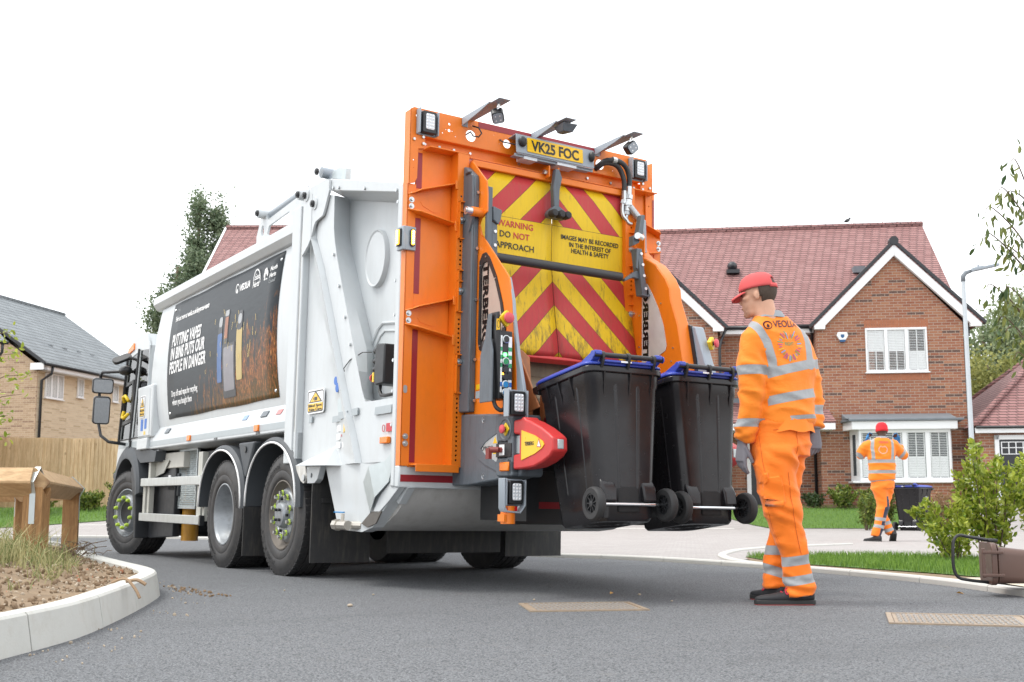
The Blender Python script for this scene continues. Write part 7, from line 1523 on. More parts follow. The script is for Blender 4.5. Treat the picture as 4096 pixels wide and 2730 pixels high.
for i,p in enumerate(PO):
    mb=MB(); d=(RL[i+1]-RL[i]).normalized() if i!=1 else (RL[2]-RL[1]).normalized(); ang=math.atan2(d.y,d.x)
    T=Matrix.Translation(p-Vector((o0.x,o0.y,o0.z)))@Matrix.Rotation(ang-(0 if i else .25),4,'Z'); mb.T=T; h=.075
    zb=soilh(p.x,p.y)-.15; ztop=.775
    mb.prism([(-h,zb),(h,zb),(h,ztop-.035),(0,ztop-.115),(-h,ztop-.035)],'x',-h,h); mb.build('post',OAKV,kr,bevel=.004)
    mb=MB(); mb.T=T; w=.022; pts=[(-h-.004,.46),(-h-.004,.69),(-.122,.775),(0,.895),(.122,.775),(h+.004,.69),(h+.004,.46)]
    inn=[(-h,.46),(-h,.692),(-.115,.775),(0,.888),(.115,.775),(h,.692),(h,.46)]
    rgs=[[(x,y,z) for x in (-w,w)]+[(x,y2,z2) for x in (w,-w)] for (y,z),(y2,z2) in zip(pts,inn)]; mb.rings(rgs); mb.build('steel_strap',GALV,kr)
# ------------------------------------------------------------------ timber fence on the left
tf=root('timber_fence','tall vertical board timber fence in front of the buff brick house','fence',(6.5,35.3,.5))
A,B=Vector((-3,39.4,0)),Vector((15,31.6,0)); d=(B-A); L=d.length; d.normalize(); n=Vector((d.y,-d.x,0)); mb=MB(); k=0; s=0
while s<L:
    p=A+d*s; z0=hgt(p.x,p.y)-.05; top=2.62+.012*rng.uniform(-1,1)-.010*s*0; w=.128; o=Vector((-6.5,-35.3,-.5))
    q=[p+n*(.006+.004*rng.random()),p+d*w+n*.045,p+d*w+n*.030,p-n*.006]; mb.prism([(0,0)]*3,'z',0,0) if False else mb.add([tuple(v+o+Vector((0,0,z0))) for v in q]+[tuple(v+o+Vector((0,0,top))) for v in q],[(0,1,2,3),(4,5,6,7),(0,1,5,4),(1,2,6,5),(2,3,7,6),(3,0,4,7)]); s+=.112
fb=mb.build('fence_boards',FENCEW,tf); a_=fb.data.attributes.new('tone','FLOAT','POINT'); a_.data.foreach_set('value',np.repeat(nr.uniform(0,1,len(fb.data.vertices)//8),8))
mb=MB(); mb.T=Matrix.Translation((-6.5,-35.3,-.5))
for z in (.8,1.6,2.4): mb.add([tuple(A+Vector((0,0,z))),tuple(B+Vector((0,0,z))),tuple(B+Vector((0,0,z+.08))),tuple(A+Vector((0,0,z+.08))),tuple(A-n*.05+Vector((0,0,z))),tuple(B-n*.05+Vector((0,0,z))),tuple(B-n*.05+Vector((0,0,z+.08))),tuple(A-n*.05+Vector((0,0,z+.08)))],[(0,1,2,3),(4,5,6,7),(0,1,5,4),(3,2,6,7)])
mb.build('fence_rail',FENCEW,tf)
# ------------------------------------------------------------------ houses
def window(par,x0,x1,z0,z1,y,panes,bl=(.5,),fw=.06,name='window',bars=True,slats=True):
    mb=MB(); mb.box(x0,x1,y-.03,y+.05,z0,z0+fw); mb.box(x0,x1,y-.03,y+.05,z1-fw,z1); w=(x1-x0)/panes
    for i in range(panes+1): xx=x0+w*i; a=max(x0,xx-fw*.75); b=min(x1,xx+fw*.75); mb.box(a,b,y-.028,y+.05,z0+fw,z1-fw)
    mb.box(x0-.04,x1+.04,y-.07,y+.02,z0-.035,z0-.002); wo_=mb.build(name,UPVC,par,bevel=.006)
    mb=MB(); mb.box(x0+.02,x1-.02,y+.012,y+.02,z0+.02,z1-.02); mb.build('pane',GLASSH if not slats else ROOMD,wo_)
    if slats:
        mb=MB()
        for i in range(panes):
            a=x0+w*i+fw*.9; b=x0+w*(i+1)-fw*.9; z=z0+fw+.02; mid=z0+(z1-z0)*.5
            mb.box(a,a+.025,y-.002,y+.01,z0+fw,z1-fw); mb.box(b-.025,b,y-.002,y+.01,z0+fw,z1-fw); mb.box((a+b)/2-.012,(a+b)/2+.012,y-.004,y+.008,z0+fw,z1-fw)
            while z<z1-fw-.01:
                up=bl[min(i,len(bl)-1)]; t=(z-z0)/(z1-z0); op=t>.45 if up==2 else (t<.45 if up==1 else False)
                hh=.016 if op else .042; mb.add([(a,y+.004,z),(b,y+.004,z),(b,y+.010 if not op else y-.0,z+hh),(a,y+.010 if not op else y-.0,z+hh)],[(0,1,2,3)]); z+=.046
        mb.build('shutter_slats',BLIND,wo_)
    elif bars:
        mb=MB(); mb.box(x0+fw,x1-fw,y-.012,y+.01,(z0+z1)/2-.012,(z0+z1)/2+.012); mb.build('glazing_bar',UPVC,wo_)
    return wo_
def quadroof(mb,pts,th=.09):
    a,b,c,d=[Vector(p) for p in pts]; n=(b-a).cross(c-a).normalized()
    if n.z<0: n=-n
    mb.add([tuple(v) for v in (a,b,c,d)]+[tuple(v-n*th) for v in (a,b,c,d)],[(0,1,2,3),(4,5,6,7),(0,1,5,4),(1,2,6,5),(2,3,7,6),(3,0,4,7)])
# red brick house
rh=root('brick_house','red brick house with two front gables, bay window and red tiled roof','house',(27.39,19.58,.55),(0,0,math.atan2(-.631,.776)))
mb=MB(); X0,X1=-3.92,.09; gx_=-1.72
mb.prism([(X0,-.6),(X1,-.6),(X1,5.15),(gx_,7.12),(X0,5.05)],'y',0,3.2); mb.prism([(-10.9,-.6),(-6.70,-.6),(-6.70,5.05),(-8.80,7.12),(-10.9,5.05)],'y',0,3.2); mb.box(-15,X1-.01,.80,9.0,-.6,5.2); mb.prism([(.8,5.2),(9.0,5.2),(4.9,8.95)],'x',-15,X1-.01)
rh_w=mb.build('wall',BRICKR,rh)
mb=MB(); quadroof(mb,[(-15.3,.40,5.18),(.32,.40,5.18),(.32,4.9,9.18),(-15.3,4.9,9.18)]); quadroof(mb,[(-15.3,9.4,5.18),(.32,9.4,5.18),(.32,4.9,9.18),(-15.3,4.9,9.18)])
for c in (gx_,-8.82):
    for s in (-1,1): quadroof(mb,[(c,-.17,7.52),(c,3.1,7.52),(c+s*2.37,3.1,5.14),(c+s*2.37,-.17,5.14)])
rf=mb.build('roof',TILER,rh)
mb=MB(); mb.tube([(-15.3,4.9,9.19),(.34,4.9,9.19)],.10,10); mb.build('ridge_tile',TILER,rf,smooth=True)
mb=MB()
for k in range(34): mb.cyl((-15.2+.46*k,4.9,9.19),(-15.17+.46*k,4.9,9.19),.112,.112,10)
mb.build('ridge_joint',TILER,rf)
for c in (gx_,-8.82):
    for s in (-1,1):
        mb=MB(); mb.prism([(c,7.42),(c+s*2.30,5.12),(c+s*2.28,5.0),(c+s*1.98,5.0),(c+s*1.98,5.10),(c,7.08)],'y',-.16,-.02); mb.build('barge_board',UPVC,rh,bevel=.01)
        mb=MB(); mb.prism([(c,7.56),(c+s*2.42,5.14),(c+s*2.38,5.05),(c,7.42)],'y',-.20,.0); mb.build('verge_cap',GUTTER,rh,bevel=.01)
    mb=MB(); mb.cyl((c,-.21,7.50),(c,.05,7.50),.13,.13,12); mb.build('ridge_end_cap',GUTTER,rh)
mb=MB(); mb.tube([(-6.5,.34,5.16),(-4.05,.34,5.16)],.06,8); gt=mb.build('gutter',GUTTER,rh,smooth=True)
mb=MB(); mb.box(-6.6,-3.95,.38,.82,4.99,5.14); mb.build('fascia',UPVC,rh)
for pts in ([(-6.45,.30,5.1),(-6.5,.2,5.0),(-6.62,-.05,4.72),(-6.66,-.06,4.5),(-6.66,-.06,0)],[(-4.05,.3,5.1),(-3.98,.5,4.95),(-3.97,.74,4.7),(-3.97,.74,0)],[(.30,.2,5.05),(.28,.15,4.8),(.16,.12,4.7),(.16,.12,0)]):
    mb=MB(); mb.tube(pts,.04,8); mb.build('downpipe',GUTTER,rh,smooth=True)
mb=MB(); mb.prism([(-.13,.12),(.13,.12),(.16,.02),(.06,-.16),(-.06,-.16),(-.16,.02)],'y',-.08,0); mb.T=None; al=mb.build('alarm_box',UPVC,rh,bevel=.02); al.location=(-3.22,0,4.80)
mb=MB(); mb.prism([(-.05,.05),(.05,.05),(.05,-.02),(0,-.06),(-.05,-.02)],'y',-.085,-.079); mb.prism([(-.09,-.10),(.09,-.10),(.06,-.165),(-.06,-.165)],'y',-.083,-.0); mb.build('alarm_badge',mat('alarm blue',(.02,.09,.22),.4),al)
window(rh,-2.585,-.90,3.76,5.02,-.012,3,(1,1,2))
mb=MB()
for k in range(24): mb.box(-2.60+.0735*k,-2.60+.0735*k+.064,-.004,.05,5.03,5.25)
mb.build('soldier_course',SOLDIER,rh); mb=MB()
for k in range(24): mb.box(-2.60+.0735*k,-2.60+.0735*k+.064,-.004,.05,3.52,3.71)
mb.build('soldier_course',SOLDIER,rh)
# bay
mb=MB(); mb.prism([(-3.10,.0),(-3.0,-.60),(-.53,-.60),(-.50,0)],'z',-.6,.66); by=mb.build('bay_window',BRICKR,rh)
mb=MB(); mb.box(-3.2,-.43,-.72,.0,.64,.70); mb.build('bay_sill',UPVC,by,bevel=.01)
window(by,-2.98,-.55,.70,2.10,-.60,4,(2,2,2,2),fw=.085)
mb=MB(); mb.prism([(-3.12,.0),(-3.12,-.05),(-2.99,-.56),(-2.93,-.56),(-2.93,0)],'z',.70,2.10); mb.prism([(-.55,0),(-.55,-.55),(-.50,-.5),(-.46,0)],'z',.70,2.10); mb.build('bay_side_frame',UPVC,by,each=True)
mb=MB(); mb.prism([(-3.04,-.40),(-3.08,-.22),(-3.085,-.22),(-3.045,-.40)],'z',.85,1.98); mb.build('pane',ROOMD,by)
mb=MB(); mb.prism([(-3.30,-.0),(-3.18,-.75),(-.38,-.75),(-.28,0)],'z',2.10,2.33); mb.build('bay_fascia',UPVC,by,bevel=.01)
mb=MB(); mb.prism([(-3.36,-.0),(-3.26,-.82),(-.22,-.82),(-.14,0)],'z',2.33,2.40); mb.prism([(-.80,2.40),(-.05,2.58),(.0,2.58),(.0,2.40)],'x',-3.32,-.40); mb.build('lead_roof',LEAD,by,bevel=.015)
# porch canopy and door between the gables
mb=MB(); quadroof(mb,[(-7.1,-1.02,2.32),(-3.64,-1.02,2.32),(-3.70,.8,3.05),(-7.1,.8,3.05)]); cp=mb.build('porch_roof',TILER,rh)
mb=MB(); mb.box(-7.0,-3.66,-1.0,.75,2.10,2.30); mb.build('porch_fascia',UPVC,cp)
mb=MB(); mb.box(-3.70,-3.60,-1.02,.5,2.35,2.68) if False else mb.box(-7.1,-3.64,.70,.82,2.95,3.15); mb.build('porch_flashing',LEAD,cp)
mb=MB(); mb.box(-5.8,-4.75,.74,.82,.0,2.1); dr_=mb.build('front_door',mat('dark front door',(.02,.022,.026),.4),rh)
mb=MB(); mb.box(-5.92,-5.8,.70,.82,0,2.1); mb.box(-4.75,-4.63,.70,.82,0,2.1); mb.box(-6.5,-6.42,.7,.82,0,2.1); mb.build('door_frame',UPVC,dr_)
mb=MB(); mb.sphere((-6.0,2.9,7.52),.16,.2,.16,10,6); mb.box(-6.2,-5.8,2.55,2.9,7.25,7.36); mb.build('roof_vent',GUTTER,rf,smooth='auto')
mb=MB(); mb.box(-2.36,-2.0,2.5,2.9,7.15,7.35); mb.build('tile_vent',LEAD,rf)
bd=root('bird','small dark bird perched on the ridge of the red tiled roof','bird',(0,0,0)); bl_=rh.matrix_basis@Vector((-2.05,4.9,9.32)); bd.location=bl_
mb=MB(); mb.tube([(-.16,0,.0),(-.06,0,.05),(.04,0,.09),(.10,0,.13)],[.015,.055,.06,.03],8); mb.sphere((.12,0,.165),.035); mb.tube([(.15,0,.165),(.19,0,.16)],[.010,.003],6); mb.build('bird_body',BLACK,bd,smooth=True)
# garage
ga=root('garage','low red brick garage with hipped red tiled roof and dark door at the right','garage',rh.location,rh.rotation_euler)
mb=MB(); mb.box(.12,6,-.95,5,-.6,2.0); mb.build('wall',BRICKR,ga)
mb=MB(); ap=[(3.0,1.6,4.75),(3.2,2.6,4.75)]; e=[(-.05,-1.2,2.13),(6.2,-1.2,2.13),(6.2,5.2,2.13),(-.05,5.2,2.13)]
mb.add([*e,*ap],[(0,1,4),(1,2,5,4),(2,3,5),(3,0,4,5),(0,3,2,1)]); gr=mb.build('roof',TILER,ga)
mb=MB(); mb.tube([(-.05,-1.2,2.17),(3.0,1.6,4.79)],.085,8); mb.tube([(-.05,5.2,2.17),(3.2,2.6,4.79)],.085,8); mb.build('hip_tile',TILER,gr,each=True,smooth=True)
mb=MB(); mb.box(-.05,6.2,-1.2,-1.15,1.95,2.09); mb.build('fascia',UPVC,ga); mb=MB(); mb.tube([(-.05,-1.26,2.10),(6.2,-1.26,2.10)],.04,8); mb.build('gutter',GUTTER,ga,smooth=True)
mb=MB(); mb.box(.49,.60,-1.0,-.9,-.4,1.90); mb.box(.49,5,-1.0,-.9,1.78,1.90); gd=mb.build('door_frame',UPVC,ga); mb=MB(); mb.box(.60,5,-.97,-.9,-.4,1.78); mb.build('garage_door',GUTTER,ga)
mb=MB()
for k in range(9):
    x=.66+k*.185; mb.box(x-.012,x+.012,-.99,-.96,1.38,1.72)
for z in (1.38,1.55,1.70): mb.box(.65,2.2,-.992,-.962,z,z+.02)
mb.build('door_glazing',UPVC,ga)
# buff brick house on the left
lh=root('buff_house','buff brick house with grey tiled roof and white windows beyond the timber fence','house',(7.65,44.07,.6),(0,0,math.atan2(.7193,.6947)))
mb=MB(); mb.box(-.5,7.4,0,9,-1,5.2); mb.build('wall',BRICKB,lh)
mb=MB(); mb.prism([(.0,-1),(9,-1),(9,5.15),(4.5,8.28),(0,5.15)],'x',-.52,-.498); mb.prism([(.0,-1),(9,-1),(9,5.15),(4.5,8.28),(0,5.15)],'x',7.39,7.42); mb.build('gable_wall',BRICKD,lh)
mb=MB(); mb.box(-.524,-.22,-.004,.0,-1,5.2) if False else None
mb=MB(); quadroof(mb,[(-.72,-.42,5.22),(7.75,-.42,5.22),(7.75,4.5,8.55),(-.72,4.5,8.55)]); quadroof(mb,[(-.72,9.42,5.22),(7.75,9.42,5.22),(7.75,4.5,8.55),(-.72,4.5,8.55)]); lr=mb.build('roof',TILEG,lh)
mb=MB(); mb.tube([(-.72,4.5,8.56),(7.75,4.5,8.56)],.09,8); mb.build('ridge_tile',TILEG,lr,smooth=True)
mb=MB(); mb.prism([(-.44,5.12),(4.5,8.46),(4.5,8.58),(-.44,5.26)],'x',-.78,-.70); mb.build('verge_cap',GUTTER,lh)
mb=MB(); mb.box(-.74,7.7,-.40,-.36,4.96,5.16); mb.box(-.74,7.7,-.40,.0,4.95,4.98); mb.box(-.76,-.50,-.40,.15,4.95,5.2); mb.build('fascia',UPVC,lh); mb=MB(); mb.tube([(-.74,-.46,5.16),(7.75,-.46,5.16)],.06,8); mb.build('gutter',GUTTER,lh,smooth=True)
mb=MB(); mb.tube([(-.25,-.44,5.1),(-.26,-.40,4.85),(-.36,-.08,4.6),(-.37,-.07,-.8)],.05,8); mb.build('downpipe',GUTTER,lh,smooth=True)
window(lh,-.06,1.08,4.0,4.93,-.025,3,slats=True,bl=(0,)); window(lh,2.0,2.42,4.2,4.95,-.025,1,slats=True,bl=(0,)); window(lh,4.50,4.92,4.25,4.98,-.025,1,slats=True,bl=(0,))
mb=MB()
for x in (2.35,3.95): mb.box(x,x+.10,-.05,.0,2.05,2.2)
mb.build('wall_vent',BLACK,lh,each=True)
mb=MB()
for k in range(4): x=1.6+.95*k; mb.box(x,x+.22,1.0,1.2,6.14,6.24)
mb.build('roof_vent',TILEG,lr)
mb=MB(); quadroof(mb,[(3.4,-1.5,1.2),(6,-1.5,1.2),(6,0,1.85),(3.7,0,1.85)]); mb.build('porch_roof',LEAD,lh)
# neighbouring porch corner at the far left
nb=root('house_corner','eaves corner of a neighbouring house at the left edge','house',(4.55,33.2,.5))
mb=MB(); quadroof(mb,[(-4,.0,4.62),(.18,.0,4.62),(-.4,2,5.7),(-4,2,5.7)]); mb.build('roof',TILEG,nb); mb=MB(); mb.tube([(-4,-.04,4.57),(.2,-.04,4.57)],.05,8); mb.tube([(.06,-.02,4.55),(.06,.05,4.3),(-.06,.15,4.15),(-.1,.16,4.0)],.04,8); mb.build('gutter',GUTTER,nb,smooth=True)
mb=MB(); mb.box(-4,-.4,.3,3,-.6,4.55); mb.build('wall',BRICKD,nb)
# red roofed house behind the truck
fh=root('far_house','red tiled house roof rising behind the truck body','house',(13.16,40.28,.5),(0,0,-YAW))
mb=MB(); mb.box(.1,12,-4.3,4.3,-.6,6.9); mb.prism([(-4.3,6.9),(4.3,6.9),(0,10.1)],'x',.1,12); mb.build('wall',BRICKR,fh)
mb=MB(); quadroof(mb,[(-.1,-4.7,6.6),(12.2,-4.7,6.6),(12.2,0,10.42),(-.1,0,10.42)]); quadroof(mb,[(-.1,4.7,6.6),(12.2,4.7,6.6),(12.2,0,10.42),(-.1,0,10.42)]); fr_=mb.build('roof',TILER,fh)
mb=MB(); mb.tube([(-.1,0,10.44),(12.2,0,10.44)],.10,8); mb.build('ridge_tile',TILER,fr_,smooth=True); mb=MB(); mb.prism([(-4.7,6.52),(0,10.34),(0,10.46),(-4.7,6.64)],'x',-.16,-.09); mb.build('barge_board',UPVC,fh)
# ------------------------------------------------------------------ street lamp
sl_=root('street_lamp','tall pale grey street lamp post in front of the red brick house','street lamp',(22.16,15.68,hgt(22.16,15.68)))
mb=MB(); mb.cyl((0,0,-.1),(0,0,1.2),.085,.08,14); mb.cyl((0,0,1.2),(0,0,5.68),.058,.045,14); mb.build('pole',mat('pale galvanised pole',(.50,.54,.57),.45,.3,var=.05),sl_,smooth='auto')
mb=MB(); hx_=Vector((math.cos(YAW),-math.sin(YAW),0))
a=Vector((0,0,5.63)); mb.tube([a,a+Vector((0,0,.12)),a+hx_*.06+Vector((0,0,.2)),a+hx_*.2+Vector((0,0,.25))],[.055,.055,.05,.04],10); mb.build('bracket',LEAD,sl_,smooth=True)
mb=MB(); F=frame(a+hx_*.18+Vector((0,0,.25)),(hx_+Vector((0,0,.22))),(-hx_.y,hx_.x,0)); mb.T=F; mb.prism([(0,-.06),(.12,-.10),(.55,-.10),(.66,-.06),(.66,.06),(.55,.10),(.12,.10),(0,.06)],'z',-.03,.03); mb.prism([(.05,-.05),(.3,-.06),(.3,.06),(.05,.05)],'z',.03,.055); mb.cyl((.2,0,.05),(.2,0,.10),.025,.025,8); mb.build('lamp_head',GREYL,sl_,bevel=.01)
# ------------------------------------------------------------------ trees and shrubs
def leaves(name,pts,size,m,parent=None,asp=.55,droop=0,dirs=None,fold=.25):
    """one mesh of folded leaves at the given points"""
    n=len(pts); P=np.array(pts); d=nr.normal(size=(n,3)) if dirs is None else np.array(dirs)+nr.normal(size=(n,3))*.45
    d[:,2]-=droop; d/=np.linalg.norm(d,axis=1)[:,None]; r=nr.normal(size=(n,3)); w=np.cross(d,r); w/=np.linalg.norm(w,axis=1)[:,None]; u=np.cross(w,d); s=size*nr.uniform(.6,1.25,n)[:,None]
    V=np.zeros((n*6,3)); V[0::6]=P; V[1::6]=P+d*s*.35+w*s*asp*.5+u*s*fold*.5; V[2::6]=P+d*s*.75+w*s*asp*.36+u*s*fold*.35; V[3::6]=P+d*s-u*s*.08; V[4::6]=P+d*s*.75-w*s*asp*.36+u*s*fold*.35; V[5::6]=P+d*s*.35-w*s*asp*.5+u*s*fold*.5
    F=[]
    for i in range(n): b=i*6; F+=[(b,b+1,b+2,b+3),(b,b+3,b+4,b+5)]
    me=bpy.data.meshes.new(name); me.from_pydata(V.tolist(),[],F); attr(me,'tone',np.repeat(np.clip(nr.normal(.45,.28,n),0,1),6)); me.polygons.foreach_set('use_smooth',[True]*len(me.polygons)); return link(name,me,m,parent,fix=False)
def blobpts(blobs,n,clump=.25,nc=None):
    """points in leaf clumps spread through a set of ellipsoids (x,y,z,rx,ry,rz)"""
    vol=np.array([b[3]*b[4]*b[5] for b in blobs])**.8; vol/=vol.sum(); nc=nc or max(6,n//28); C=[]
    for k in range(nc):
        b=blobs[nr.choice(len(blobs),p=vol)]; v=nr.normal(size=3); v/=np.linalg.norm(v); v*=nr.uniform(.35,1)**.5; C.append((b[0]+v[0]*b[3],b[1]+v[1]*b[4],b[2]+v[2]*b[5]))
    C=np.array(C); return C[nr.randint(0,nc,n)]+nr.normal(size=(n,3))*clump*nr.uniform(.5,1.2,(n,1))
def tree(name,label,base,blobs,n,size,m,trunk,clump=.4,cat='tree',group=None,asp=.6,nc=None,limbs=7):
    t=root(name,label,cat,base,group=group); B=[(b[0],b[1],b[2],b[3],b[4],b[5]) for b in blobs]
    leaves('crown',blobpts(B,n,clump,nc),size,m,t,asp)
    mb=MB(); top=max(b[2] for b in B); r=trunk; pts=[(0,0,-.2)]+[(.15*math.sin(k*1.7)*r*2,.15*math.cos(k*2.1)*r*2,top*k/5) for k in range(1,6)]; mb.tube(pts,[r*(1-.15*k) for k in range(6)],8)
    for k in range(limbs):
        b=B[k%len(B)]; z=top*rng.uniform(.3,.7); a=Vector((0,0,z)); c=Vector((b[0]+rng.uniform(-.6,.6)*b[3],b[1]+rng.uniform(-.6,.6)*b[4],b[2]+rng.uniform(-.2,.7)*b[5])); mb.tube([a,a.lerp(c,.5)+Vector((0,0,.1)),c],[r*.35,r*.22,r*.06],6)
    mb.build('trunk',BARK,t,smooth=True); return t
G='background trees'
tree('poplar_tree','tall columnar poplar tree behind the truck, left one of the pair',(17.35,58.3,.5),[(0,0,3+1.42*k,.20+.58*math.sin(math.pi*min(1,(k+1.2)/10.4)),.7,1.2) for k in range(10)],17000,.17,POPLF,.22,.26,group='poplars behind the truck',nc=420)
tree('poplar_tree','tall columnar poplar tree behind the truck, right one of the pair',(18.25,57.9,.5),[(0,0,3+1.43*k,.20+.58*math.sin(math.pi*min(1,(k+1.2)/10.4)),.7,1.2) for k in range(10)],17000,.17,POPLF,.22,.26,group='poplars behind the truck',nc=420)
tree('broadleaf_tree','round green tree crown at the foot of the poplars',(16.0,57.4,.5),[(0,0,9.8,1.3,1.2,1.5),(.6,0,11.2,.9,.8,1.1),(1.0,0,12.4,.6,.6,.9)],8000,.18,POPLF,.25,.3,nc=200)
tree('broadleaf_tree','tall hazy green tree behind the street lamp',(50,34.5,.5),[(0,0,7.2,2.4,2.4,2.2),(1.8,-1.4,8.6,2.2,2,2.0),(-1.6,1.2,6.4,1.8,1.6,2.6)],14000,.22,FARLF,.35,.5,group=G,nc=260)
tree('broadleaf_tree','tall grey green tree at the right edge behind the garage',(56.5,33,.5),[(0,0,9,3.2,3,2.6),(2,-3,8,3,3,3)],14000,.24,FARLF,.35,.5,group=G,nc=260)
tree('broadleaf_tree','yellowish round tree between the brick house and the garage',(44,29.2,.5),[(0,0,4.0,2.0,2,2.3),(1.3,-1.2,5.1,2.0,2,2.0),(-.6,.6,5.4,1.2,1.2,1.2),(2.6,-2.6,4.2,2,2,2.4)],17000,.18,OLIVLF,.3,.32,group=G,nc=340)
# nearby tree whose branches enter at the right
nt_=root('prunus_tree','slender tree with hanging pointed leaves whose branches enter at the right edge','tree',(9.15,5.62,.03))
bp=MB(); bp.tube([(0,0,-.1),(.0,.02,1),(-.02,.0,2.2),(-.10,-.03,3.4),(-.14,-.05,4.4)],[.05,.045,.036,.026,.010],10)
LV=[]; DR=[]; o_=Vector((9.15,5.62,.03))
for z0,e,k_ in ((2.7,(8.66,5.56,3.52),5),(2.6,(8.56,5.62,3.27),7),(2.45,(8.55,5.74,3.13),6),(2.55,(8.70,5.52,3.14),8),(2.2,(8.47,5.71,2.88),7),(2.3,(8.62,5.60,2.93),9),(2.15,(8.66,5.66,2.72),9),(2.05,(8.72,5.55,2.66),7),(1.75,(8.43,5.69,2.43),7),(1.8,(8.60,5.64,2.42),9),(1.7,(8.70,5.72,2.30),8),(1.45,(8.62,5.66,2.08),8),(1.35,(8.72,5.60,2.0),6),(1.5,(8.74,5.80,2.2),5),(2.9,(8.78,5.7,3.3),6),(2.3,(8.80,5.8,2.85),6),(1.2,(8.66,5.62,1.86),4),(2.9,(8.74,5.45,3.75),4)):
    a=Vector((-.02,0,z0)); end=Vector(e)-o_; mid=a.lerp(end,.5)+Vector((0,0,.10)); pts=smoothp([a,mid,end,end+Vector((-.05,.03,-.07))],6); bp.tube(pts,[.010*(1-.85*i/len(pts)) for i in range(len(pts))],5)
    for q in pts[8:]:
        for k in range(1 if k_<8 else 2): LV.append(tuple(q+Vector((rng.gauss(0,.035),rng.gauss(0,.05),rng.gauss(-.02,.035))))); DR.append((-.2,.1,-.9))
leaves('leaves',LV,.088,NEARLF,nt_,.34,.2,DR,.2); bp.build('trunk',BARK,nt_,smooth=True)
def shrub(label,base,h,r,n,size,m,stems=9,name='laurel_shrub',group=None,cat='shrub',lean=(0,0)):
    t=root(name,label,cat,base,group=group); mb=MB(); LV=[];DR=[]
    for k in range(stems):
        a=2*math.pi*k/stems+rng.uniform(-.3,.3); rr_=r*math.sqrt(rng.uniform(.05,1)); hh=h*rng.uniform(.62,1.02)*(1-.25*(rr_/r)**2); e=Vector((rr_*math.cos(a)+lean[0]*hh,rr_*math.sin(a)+lean[1]*hh,hh)); s=Vector((e.x*.25,e.y*.25,-.03)); md=s.lerp(e,.5)+Vector((rng.gauss(0,.02),rng.gauss(0,.02),.04)); pts=smoothp([s,md,e],6); mb.tube(pts,[.008*(1-.75*i/len(pts)) for i in range(len(pts))],5)
        for _ in range(n//stems):
            q=rng.uniform(.16,1)**.8; p=pts[min(len(pts)-1,int(q*len(pts)))]; LV.append(tuple(p+Vector((rng.gauss(0,.022+.03*(1-q)),rng.gauss(0,.022+.03*(1-q)),rng.gauss(0,.03))))); an=rng.uniform(0,6.28); DR.append((math.cos(an)*.8,math.sin(an)*.8,.65))
    leaves('foliage',LV,size,m,t,.52,0,DR,.22); mb.build('stems',BARK,t,smooth=True); return t
LG='laurel shrubs on the right verge'
shrub('bushy glossy green laurel shrub, low one furthest left on the verge',(9.62,7.05,.05),.62,.36,1100,.068,LAUREL,11,group=LG,lean=(-.12,.08))
shrub('upright glossy green laurel shrub in front of the lamp post foot',(10.05,6.95,.05),1.22,.32,1800,.070,LAUREL,17,group=LG)
shrub('tall dense glossy green laurel shrub right of the lamp post',(10.75,6.75,.05),1.18,.42,1950,.072,LAUREL,19,group=LG)
shrub('glossy green laurel shrub at the right edge behind the caddy',(11.05,6.1,.05),1.15,.42,1800,.072,LAUREL,18,group=LG)
HG='shrubs in the bed by the brick house'
def fl(t,s): x,y=st(t,s); return (x,y,hgt(x,y))
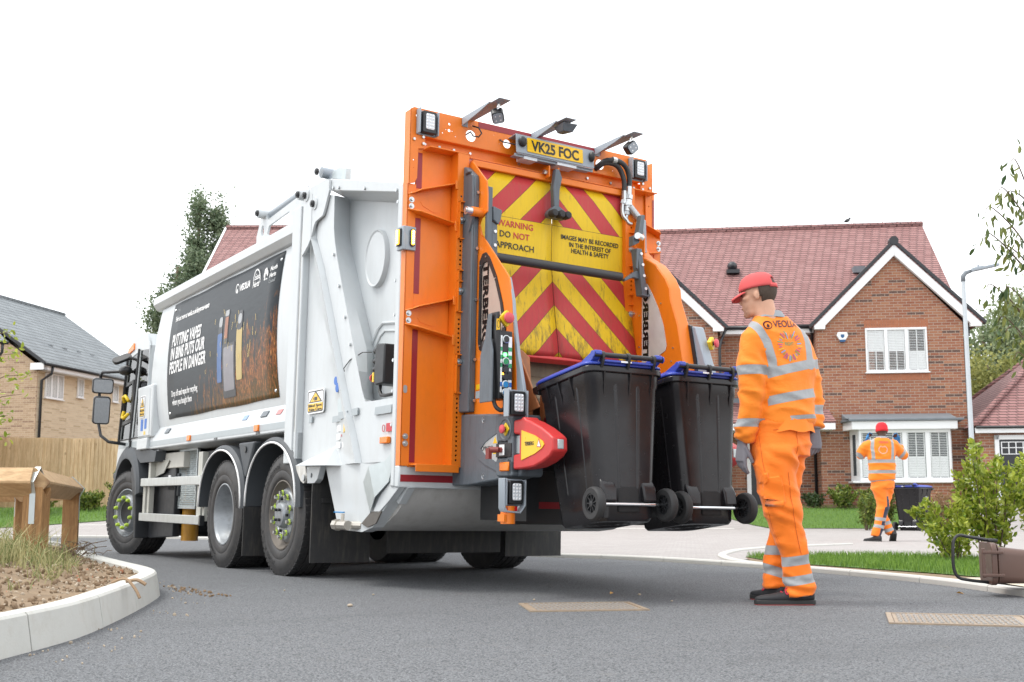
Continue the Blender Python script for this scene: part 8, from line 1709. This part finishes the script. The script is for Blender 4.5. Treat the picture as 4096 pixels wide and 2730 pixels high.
shrub('yellowish clipped shrub by the house wall, left of the pair',fl(5.35,31.3),.62,.45,1100,.085,HEDGE,16,'garden_shrub',HG); shrub('dark green shrub by the house wall, right of the pair',fl(6.35,31.4),.58,.42,1000,.08,HEDGE,16,'garden_shrub',HG); shrub('low dark shrub under the downpipe by the house wall',fl(4.6,31.5),.42,.35,700,.08,DARKLF,14,'garden_shrub',HG)
shrub('slim hedge shrub beside the man in the wool hat',(21.05,17.75,.0),1.0,.28,900,.075,HEDGE,14,'hedge_shrub'); shrub('slim hedge shrub between the man in the wool hat and the standing bin',(21.6,17.7,.0),.95,.28,900,.075,HEDGE,14,'hedge_shrub'); shrub('brown dried shrub behind the standing bin',(22.8,17.0,.0),1.0,.38,900,.07,DRYLF,14,'dried_shrub')
FG='bushes before the timber fence'
for (x,y,h,r,lab) in ((5.3,31.2,.95,.75,'yellow green bush before the fence, furthest left'),(6.6,31.3,.55,.5,'low green bush before the fence behind the knee rail'),(7.6,30.9,1.05,.65,'tall yellow green bush before the fence near the truck'),(8.5,30.8,.95,.6,'round green bush before the fence beside the truck step')):
    shrub(lab,(x,y,hgt(x,y)),h,r,1400,.095,HEDGE,20,'bush',FG)
mb=MB(); mb.T=Matrix.Translation((7.0,29.2,hgt(7,29.2)+.14))@Euler((.5,.2,0)).to_matrix().to_4x4(); mb.cyl((0,0,-.14),(0,0,.14),.06,.06,14); tag(mb.build('white_tube',UPVC,smooth='auto'),'short white plastic tube leaning on the grass before the fence','tube')
sp3=root('sapling','young tree with sparse light green leaves at the left edge','tree',(2.55,17.5,.2))
mb=MB(); mb.tube([(-.35,0,-.1),(-.36,0,1.2),(-.33,0,2.5),(-.3,0,3.2)],[.025,.02,.014,.006],6); LV=[]
for z,L in ((1.5,.35),(1.8,.5),(2.1,.55),(2.4,.45),(1.2,.3),(2.7,.35)):
    e=Vector((-.35+L,rng.uniform(-.2,.2),z+.2)); s=Vector((-.35,0,z)); mb.tube([s,s.lerp(e,.5)+Vector((0,0,.06)),e],[.008,.006,.003],5)
    for k in range(26): q=s.lerp(e,rng.uniform(.2,1.1)); LV.append(tuple(q+Vector((rng.gauss(0,.05),rng.gauss(0,.06),rng.gauss(0,.06)))))
leaves('leaves',LV,.085,LAUREL,sp3,.5); mb.build('trunk',BARK,sp3,smooth=True)
